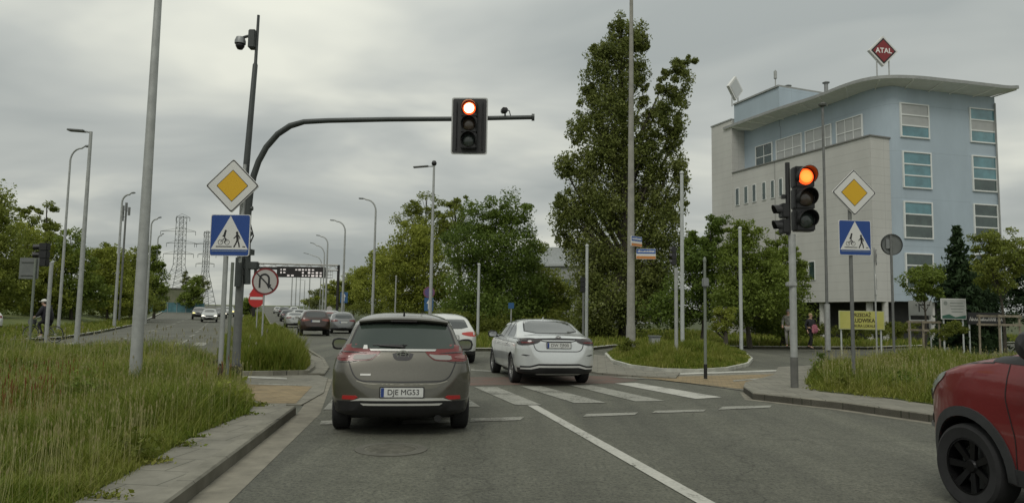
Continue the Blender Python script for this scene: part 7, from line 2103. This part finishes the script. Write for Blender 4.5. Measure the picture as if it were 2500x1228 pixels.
for sx in ('side_l', 'side_r'):
    for yc in (rs['axle'], yF): car.patch(archpoly(yc, .397, .475), sx, M_CLAD, 'arch_cladding', rv, .014, .05, 0, th=.03)
    car.patch([(1.25, .24), (2.95, .24), (2.92, .42), (1.28, .42)], sx, M_CLAD, 'sill_cladding', rv, .012, .12, 0)
    q = car.patch([(3.60, 1.10), (3.76, 1.05), (3.90, .97), (4.00, .86), (3.97, .81), (3.87, .87), (3.75, .97), (3.62, 1.05)], sx, mat('headlamp_clear', (.33, .36, .34), .12, coat=.9), 'headlight', rv, .008, .04, 1)
    car.patch([(3.90, .93), (3.96, .89), (3.98, .84), (3.91, .85)], sx, M_BLACK, 'headlight_bezel', q, .012, .04, 1)
    car.patch([(3.90, .70), (4.02, .70), (4.04, .64), (3.92, .62)], sx, M_BLACK, 'bumper_vent', rv, .006, .04, 0)
    bm = bmesh.new(); h = car.surf(sx, 3.985, .60); tube(bm, [h, h + Vector((-.012 if sx == 'side_l' else .012, 0, 0))], .03, 16); finish('sensor', bm, M_RIM, rv)
    w_ = car.patch([(.6, 1.30), (2.72, 1.27), (2.35, 1.54), (2.0, 1.65), (1.0, 1.66), (.75, 1.5)], sx, M_GLASS, 'side_window', rv, .005, .10, 1)
    car.seam([(2.93, 1.20), (2.96, .95), (2.88, .65), (2.90, .30)], sx, rv, .010)
    car.seam([(1.75, 1.12), (1.78, .6), (1.75, .3)], sx, rv, .010)
    car.patch([(2.74, 1.275), (3.12, 1.25), (3.10, 1.21), (2.76, 1.20)], sx, M_BLACK, 'cowl_trim', rv, .006, .06, 0)
    car.seam([(3.08, 1.205), (3.35, 1.185), (3.62, 1.14), (3.75, 1.11)], sx, rv, .012, M_BLACK, 'bonnet_gap')
    car.seam([(3.95, .87), (3.90, .80), (3.84, .74)], sx, rv, .008)
car.patch([(-.66, 2.95), (.66, 2.95), (.52, 2.35), (-.52, 2.35)], 'top', M_GLASS, 'windscreen', rv, .006, .12, 1)
car.patch([(-.45, .52), (.45, .52), (.5, .72), (-.5, .72)], 'front', M_BLACK, 'grille', rv, .008, .08, 1)
for sx in (-1, 1): mirror(car, rv, 2.50, 1.36, 1.04, M_BLACK, sx, 1.35)
wheels(car, rv, M_RIMD, 7, w=.225)
bm = bmesh.new(); box(bm, (0, 1.4, .30), (1.0, 3.4, .14), None, .04); finish('underbody', bm, M_BLACK, rv)
HD = math.radians(9.0)
fw = D(2356, 1132, 6.0)        # left front hub seen here
f = Vector((-math.sin(HD), math.cos(HD), 0)); r_ = Vector((math.cos(HD), math.sin(HD), 0))
o_ = Vector((fw.x, 6.0, 0)) + r_ * (rs['hw'] - .0) - f * rs['wb']
rv.location = (o_.x, o_.y, 0); rv.rotation_euler = (0, 0, HD)
# ============================================================ PEOPLE
M_SKIN = mat('skin', (.42, .27, .20), .6, var=.06)
def skinmesh(name, J, E, m, parent, root=0, sub=1, base=None):
    "J: {name:(pos, radius)}, E: joint pairs -> one continuous skinned surface, baked"
    names = list(J); me = bpy.data.meshes.new(name)
    me.from_pydata([J[n][0] for n in names], [(names.index(a), names.index(b)) for a, b in E], [])
    o = bpy.data.objects.new(name, me); link(o)
    md = o.modifiers.new('s', 'SKIN'); md.use_smooth_shade = True
    sk = me.skin_vertices[0].data
    for i, n in enumerate(names):
        r = J[n][1]; sk[i].radius = (r, r) if not isinstance(r, tuple) else r; sk[i].use_root = (i == root)
    sd_ = o.modifiers.new('u', 'SUBSURF'); sd_.levels = sub; sd_.render_levels = sub
    dg = bpy.context.evaluated_depsgraph_get(); dg.update()
    nm = bpy.data.meshes.new_from_object(o.evaluated_get(dg)); bpy.data.objects.remove(o)
    nm.name = name; nm.materials.clear(); nm.materials.append(m)
    nm.polygons.foreach_set('use_smooth', [True] * len(nm.polygons))
    q = bpy.data.objects.new(name, nm); link(q); q.parent = parent
    return q
def ball(bm, c, r, n=14, cut=None):
    rows = []; c = Vector(c)
    for i in range(n + 1):
        t = PI * i / n
        rows.append([bm.verts.new(c + Vector((r[0] * math.sin(t) * math.cos(a), r[1] * math.sin(t) * math.sin(a), r[2] * math.cos(t)))) for a in [2 * PI * k / (2 * n) for k in range(2 * n)]])
    for a, b in zip(rows, rows[1:]):
        for k in range(2 * n): bm.faces.new((a[k], a[(k + 1) % (2 * n)], b[(k + 1) % (2 * n)], b[k]))
    bmesh.ops.remove_doubles(bm, verts=[v for r_ in (rows[0], rows[-1]) for v in r_], dist=1e-5)
def person(label, loc, rz, H, J, jacket, trousers, hair, shoes, coatlen=None, bulk=1.0):
    """J: joint positions in metres for H=1.75 facing -Y: pelvis, chest, neck, head, shL, elL, haL, ..., hipL, knL, anL ..."""
    root = empty('person', loc, rz, label, 'person')
    s = H / 1.75; V3 = {k: tuple(c * s for c in v) for k, v in J.items()}
    def R(k, r): return (V3[k], r * s)
    face = Vector(V3['head']) - Vector((0, .0, 0)); fd = J.get('face', (0, -1, 0))
    fd = Vector(fd).normalized()
    B = {'pelvis': R('pelvis', .125), 'belly': ((np.array(V3['pelvis']) * .55 + np.array(V3['chest']) * .45).tolist(), .12 * s), 'chest': R('chest', (.155)), 'neck': R('neck', .055)}
    h = Vector(V3['head'])
    B['jaw'] = (tuple(h + Vector((0, 0, -.055 * s)) + fd * .03 * s), .06 * s); B['skull'] = (tuple(h + Vector((0, 0, .03 * s))), .088 * s); B['crown'] = (tuple(h + Vector((0, 0, .075 * s)) - fd * .01), .065 * s)
    E = [('pelvis', 'belly'), ('belly', 'chest'), ('chest', 'neck'), ('neck', 'jaw'), ('jaw', 'skull'), ('skull', 'crown')]
    for sd_ in 'LR':
        for k, r in (('sh', .062), ('el', .045), ('wr', .030), ('hip', .088), ('kn', .058), ('an', .038)): B[k + sd_] = R(k + sd_, r)
        B['toe' + sd_] = (tuple(Vector(V3['an' + sd_]) + fd * .15 * s + Vector((0, 0, -.05 * s))), .034 * s)
        E += [('chest', 'sh' + sd_), ('sh' + sd_, 'el' + sd_), ('el' + sd_, 'wr' + sd_), ('pelvis', 'hip' + sd_), ('hip' + sd_, 'kn' + sd_), ('kn' + sd_, 'an' + sd_), ('an' + sd_, 'toe' + sd_)]
        w = Vector(V3['wr' + sd_]); d = (w - Vector(V3['el' + sd_])).normalized(); side = d.cross(Vector((0, 0, 1)) if abs(d.z) < .8 else fd).normalized()
        B['palm' + sd_] = (tuple(w + d * .06 * s), .028 * s); E.append(('wr' + sd_, 'palm' + sd_))
        for q in range(4):
            a = w + d * (.095 * s) + side * ((q - 1.5) * .019 * s); b_ = a + (d + Vector((0, 0, -.25))).normalized() * (.04 + .008 * (1.5 - abs(q - 1.5))) * s; cc = b_ + (d * .6 + Vector((0, 0, -.8))).normalized() * .03 * s
            B[f'f{q}a' + sd_] = (tuple(a), .0095 * s); B[f'f{q}b' + sd_] = (tuple(b_), .009 * s); B[f'f{q}c' + sd_] = (tuple(cc), .007 * s)
            E += [('palm' + sd_, f'f{q}a' + sd_), (f'f{q}a' + sd_, f'f{q}b' + sd_), (f'f{q}b' + sd_, f'f{q}c' + sd_)]
        t1 = w + d * .045 * s + side * .035 * s; t2 = t1 + (d + side * .6).normalized() * .04 * s
        B['t1' + sd_] = (tuple(t1), .011 * s); B['t2' + sd_] = (tuple(t2), .008 * s); E += [('palm' + sd_, 't1' + sd_), ('t1' + sd_, 't2' + sd_)]
    body = skinmesh('body', B, E, M_SKIN, root)
    # face: nose, eyes, mouth, ears
    sv = fd.cross(Vector((0, 0, 1))).normalized()
    bm = bmesh.new(); ball(bm, h + fd * .10 * s + Vector((0, 0, -.005 * s)), (.013, .018, .022), 6)
    for q in (-1, 1): ball(bm, h + sv * q * .09 * s, (.012, .02, .032), 6)
    finish('nose_and_ears', bm, M_SKIN, root, True)
    bm = bmesh.new()
    for q in (-1, 1): ball(bm, h + fd * .083 * s + sv * q * .033 * s + Vector((0, 0, .022 * s)), (.012, .010, .008), 5)
    finish('eyes', bm, M_SBLACK, root, True)
    bm = bmesh.new(); ball(bm, h + fd * .088 * s + Vector((0, 0, -.055 * s)), (.022, .008, .006), 5); finish('mouth', bm, mat('lips', (.30, .12, .10), .6), root, True)
    # hair cap
    bm = bmesh.new(); ball(bm, h + Vector((0, 0, .05 * s)) - fd * .018 * s, (.098 * s, .098 * s, .085 * s), 10); 
    finish('hair', bm, hair, root, True)
    # clothes
    Jk = {'pelvis': R('pelvis', .15 * bulk), 'belly': (B['belly'][0], .145 * s * bulk), 'chest': R('chest', .175 * bulk), 'collar': (tuple(Vector(V3['neck']) * .65 + Vector(V3['chest']) * .35), .075 * s)}
    Ej = [('pelvis', 'belly'), ('belly', 'chest'), ('chest', 'collar')]
    for sd_ in 'LR':
        Jk['sh' + sd_] = R('sh' + sd_, .078 * bulk); Jk['el' + sd_] = R('el' + sd_, .06 * bulk); Jk['wr' + sd_] = R('wr' + sd_, .043); Ej += [('chest', 'sh' + sd_), ('sh' + sd_, 'el' + sd_), ('el' + sd_, 'wr' + sd_)]
        if coatlen:
            hp, kn = np.array(V3['hip' + sd_]), np.array(V3['kn' + sd_]); Jk['hem' + sd_] = (tuple(hp * (1 - coatlen) + kn * coatlen), .115 * s * bulk); Ej.append(('pelvis', 'hem' + sd_))
    skinmesh('jacket', Jk, Ej, jacket, root)
    Jt = {'pelvis': R('pelvis', .14)}; Et = []
    for sd_ in 'LR':
        Jt['hip' + sd_] = R('hip' + sd_, .102); Jt['kn' + sd_] = R('kn' + sd_, .072); Jt['an' + sd_] = (tuple(Vector(V3['an' + sd_]) + Vector((0, 0, .03))), .055 * s); Et += [('pelvis', 'hip' + sd_), ('hip' + sd_, 'kn' + sd_), ('kn' + sd_, 'an' + sd_)]
    skinmesh('trousers', Jt, Et, trousers, root)
    for sd_ in 'LR':
        a = Vector(V3['an' + sd_]); Js = {'heel': (tuple(a + Vector((0, 0, -.03 * s)) - fd * .04 * s), .045 * s), 'mid': (tuple(a + fd * .06 * s + Vector((0, 0, -.045 * s))), .045 * s), 'toe': (tuple(a + fd * .15 * s + Vector((0, 0, -.05 * s))), .038 * s)}
        skinmesh('shoe', Js, [('heel', 'mid'), ('mid', 'toe')], shoes, root)
    return root
WALK = dict(pelvis=(0, 0, .95), chest=(0, -.02, 1.32), neck=(0, -.02, 1.50), head=(0, -.04, 1.63),
    shL=(-.19, 0, 1.42), elL=(-.25, .08, 1.15), wrL=(-.24, -.02, .92), shR=(.19, 0, 1.42), elR=(.25, -.06, 1.15), wrR=(.22, -.26, 1.02),
    hipL=(-.10, 0, .90), knL=(-.10, -.16, .50), anL=(-.10, -.10, .09), hipR=(.10, 0, .90), knR=(.10, .04, .49), anR=(.10, .22, .12))
M_HAIRD = mat('dark_hair', (.03, .022, .016), .7, var=.2); M_HAIRB = mat('blond_hair', (.30, .22, .12), .7, var=.2)
p = D(1979, 850, 34.5); 
pw = person('person in dark clothes walking right of the signal post, carrying a pink bag', (p.x, 34.5, .13), .5, 1.68, WALK,
    mat('dark_jacket', (.018, .018, .022), .8, var=.2), mat('black_trousers', (.012, .012, .014), .85), M_HAIRB, M_SBLACK)
bg_ = empty('shoulder_bag', (p.x + .06, 34.5 - .36, 1.08), .5, 'small pink bag carried by the walking person in black', 'bag')
bm = bmesh.new(); box(bm, (0, 0, 0), (.32, .14, .42), None, .05); finish('bag_body', bm, mat('pink_cloth', (.42, .16, .20), .8, var=.1), bg_, True)
bm = bmesh.new(); box(bm, (0, -.08, -.06), (.24, .05, .2), None, .02); finish('front_pocket', bm, mat('pink_cloth_dark', (.32, .11, .15), .8), bg_, True)
bm = bmesh.new(); tube(bm, [(-.12, .02, .2), (-.08, .05, .38), (.08, .05, .38), (.12, .02, .2)], .012, 6, False); finish('handles', bm, M_SBLACK, bg_, True)
p = D(1926, 850, 35)
WALK2 = {k: (-v[0], v[1], v[2]) for k, v in WALK.items()}
WALK2 = {(k[:-1] + ('R' if k[-1] == 'L' else 'L') if k[-1] in 'LR' and k[:2] in ('sh', 'el', 'wr', 'hi', 'kn', 'an') else k): v for k, v in WALK2.items()}
person('person in mottled jacket and pale trousers, half behind the right signal post', (p.x, 35, .13), -.5, 1.86, WALK2,
    mat('mottled_jacket', (.10, .10, .085), .85, col2=(.26, .26, .23), scale=9), mat('pale_trousers', (.30, .29, .26), .85, var=.15), mat('grey_hair', (.22, .21, .2), .7), M_SBLACK)

# cyclist on the left, seen from behind and side, riding left
M_TUBE = mat('bike_frame_dark', (.03, .035, .04), .4, .3)
YB = 31.0; pb = D(104, 835, YB); zb_ = .02
bike = empty('bicycle', (pb.x, YB, zb_), 0, 'dark bicycle under the rider with the white cap, on the left of the junction', 'bicycle')
rear, frt, bb, seat, headt, rw_ = Vector((.52, 0, .34)), Vector((-.54, 0, .34)), Vector((.08, 0, .30)), Vector((.24, 0, .92)), Vector((-.36, 0, .88)), .34
for c in (rear, frt):
    wo = bpy.data.objects.new('wheel', None); link(wo); wo.parent = bike; wo.location = c
    bm = bmesh.new(); r_ = [(rw_ * math.cos(a), 0, rw_ * math.sin(a)) for a in [2 * PI * k / 32 for k in range(33)]]; tube(bm, r_, .02, 8, False); finish('tyre', bm, M_RUBBER, wo, True)
    bm = bmesh.new(); r_ = [(.32 * math.cos(a), 0, .32 * math.sin(a)) for a in [2 * PI * k / 32 for k in range(33)]]; tube(bm, r_, .009, 6, False)
    for k in range(16): a = 2 * PI * k / 16; tube(bm, [(0, .02 * (-1) ** k, 0), (.32 * math.cos(a), 0, .32 * math.sin(a))], .003, 4)
    tube(bm, [(0, -.05, 0), (0, .05, 0)], .02, 8); finish('rim', bm, M_STEEL, wo)
bm = bmesh.new()
st_ = Vector((.20, 0, .74))
for a, b in ((bb, st_), (bb, headt - Vector((0, 0, .14))), (st_, headt), (rear, bb), (rear, st_)): tube(bm, [a, b], .018, 8)
tube(bm, [st_, seat], .014, 8); finish('frame', bm, M_TUBE, bike, True)
bm = bmesh.new(); tube(bm, [headt + Vector((.02, 0, .1)), headt - Vector((.02, 0, .16)), frt], .016, 8); finish('fork', bm, M_TUBE, bike, True)
bm = bmesh.new(); hbp = headt + Vector((.03, 0, .16)); tube(bm, [hbp + Vector((.14, -.29, .02)), hbp + Vector((.0, -.2, .05)), hbp, hbp + Vector((.0, .2, .05)), hbp + Vector((.14, .29, .02))], .013, 8); tube(bm, [headt + Vector((.02, 0, .08)), hbp], .014, 8); finish('handlebar', bm, M_CHROME, bike, True)
bm = bmesh.new(); box(bm, (.27, 0, .94), (.26, .15, .06), None, .025); finish('saddle', bm, M_BLACK, bike, True)
bm = bmesh.new(); tube(bm, [bb + Vector((-.09, -.1, -.13)), bb + Vector((0, -.06, 0)), bb + Vector((0, .06, 0)), bb + Vector((.09, .1, .13))], .012, 6)
box(bm, bb + Vector((-.09, -.13, -.13)), (.10, .09, .025)); box(bm, bb + Vector((.09, .13, .13)), (.10, .09, .025)); finish('pedals', bm, M_STEELD, bike)
bm = bmesh.new(); box(bm, headt + Vector((-.14, 0, -.02)), (.22, .30, .22), None, .03); finish('front_basket', bm, M_STEELD, bike)
RIDE = dict(pelvis=(.22, 0, 1.03), chest=(.08, 0, 1.37), neck=(.0, 0, 1.55), head=(-.05, 0, 1.68), face=(-1, -.25, -.15),
    shL=(.06, -.19, 1.47), elL=(-.06, -.26, 1.22), wrL=(-.20, -.28, 1.10), shR=(.06, .19, 1.47), elR=(-.06, .26, 1.22), wrR=(-.20, .28, 1.10),
    hipL=(.18, -.10, .98), knL=(-.16, -.12, .78), anL=(.02, -.13, .30), hipR=(.18, .10, .98), knR=(-.02, .12, .55), anR=(.16, .13, .14))
pr = person('person in dark coat and white cap riding a bicycle on the far left', (pb.x, YB, zb_), 0, 1.75, RIDE,
    mat('navy_black_coat', (.012, .012, .017), .85, var=.2), mat('black_trousers', (.012, .012, .014), .85), M_HAIRD, mat('pale_shoes', (.35, .35, .33), .7), coatlen=.55, bulk=1.7)
bm = bmesh.new(); ball(bm, (-.05, 0, 1.76), (.125, .11, .085), 12); box(bm, (-.17, -.02, 1.735), (.12, .16, .02), None, .008); finish('cap', bm, mat('white_cap', (.62, .61, .56), .7), pr, True)
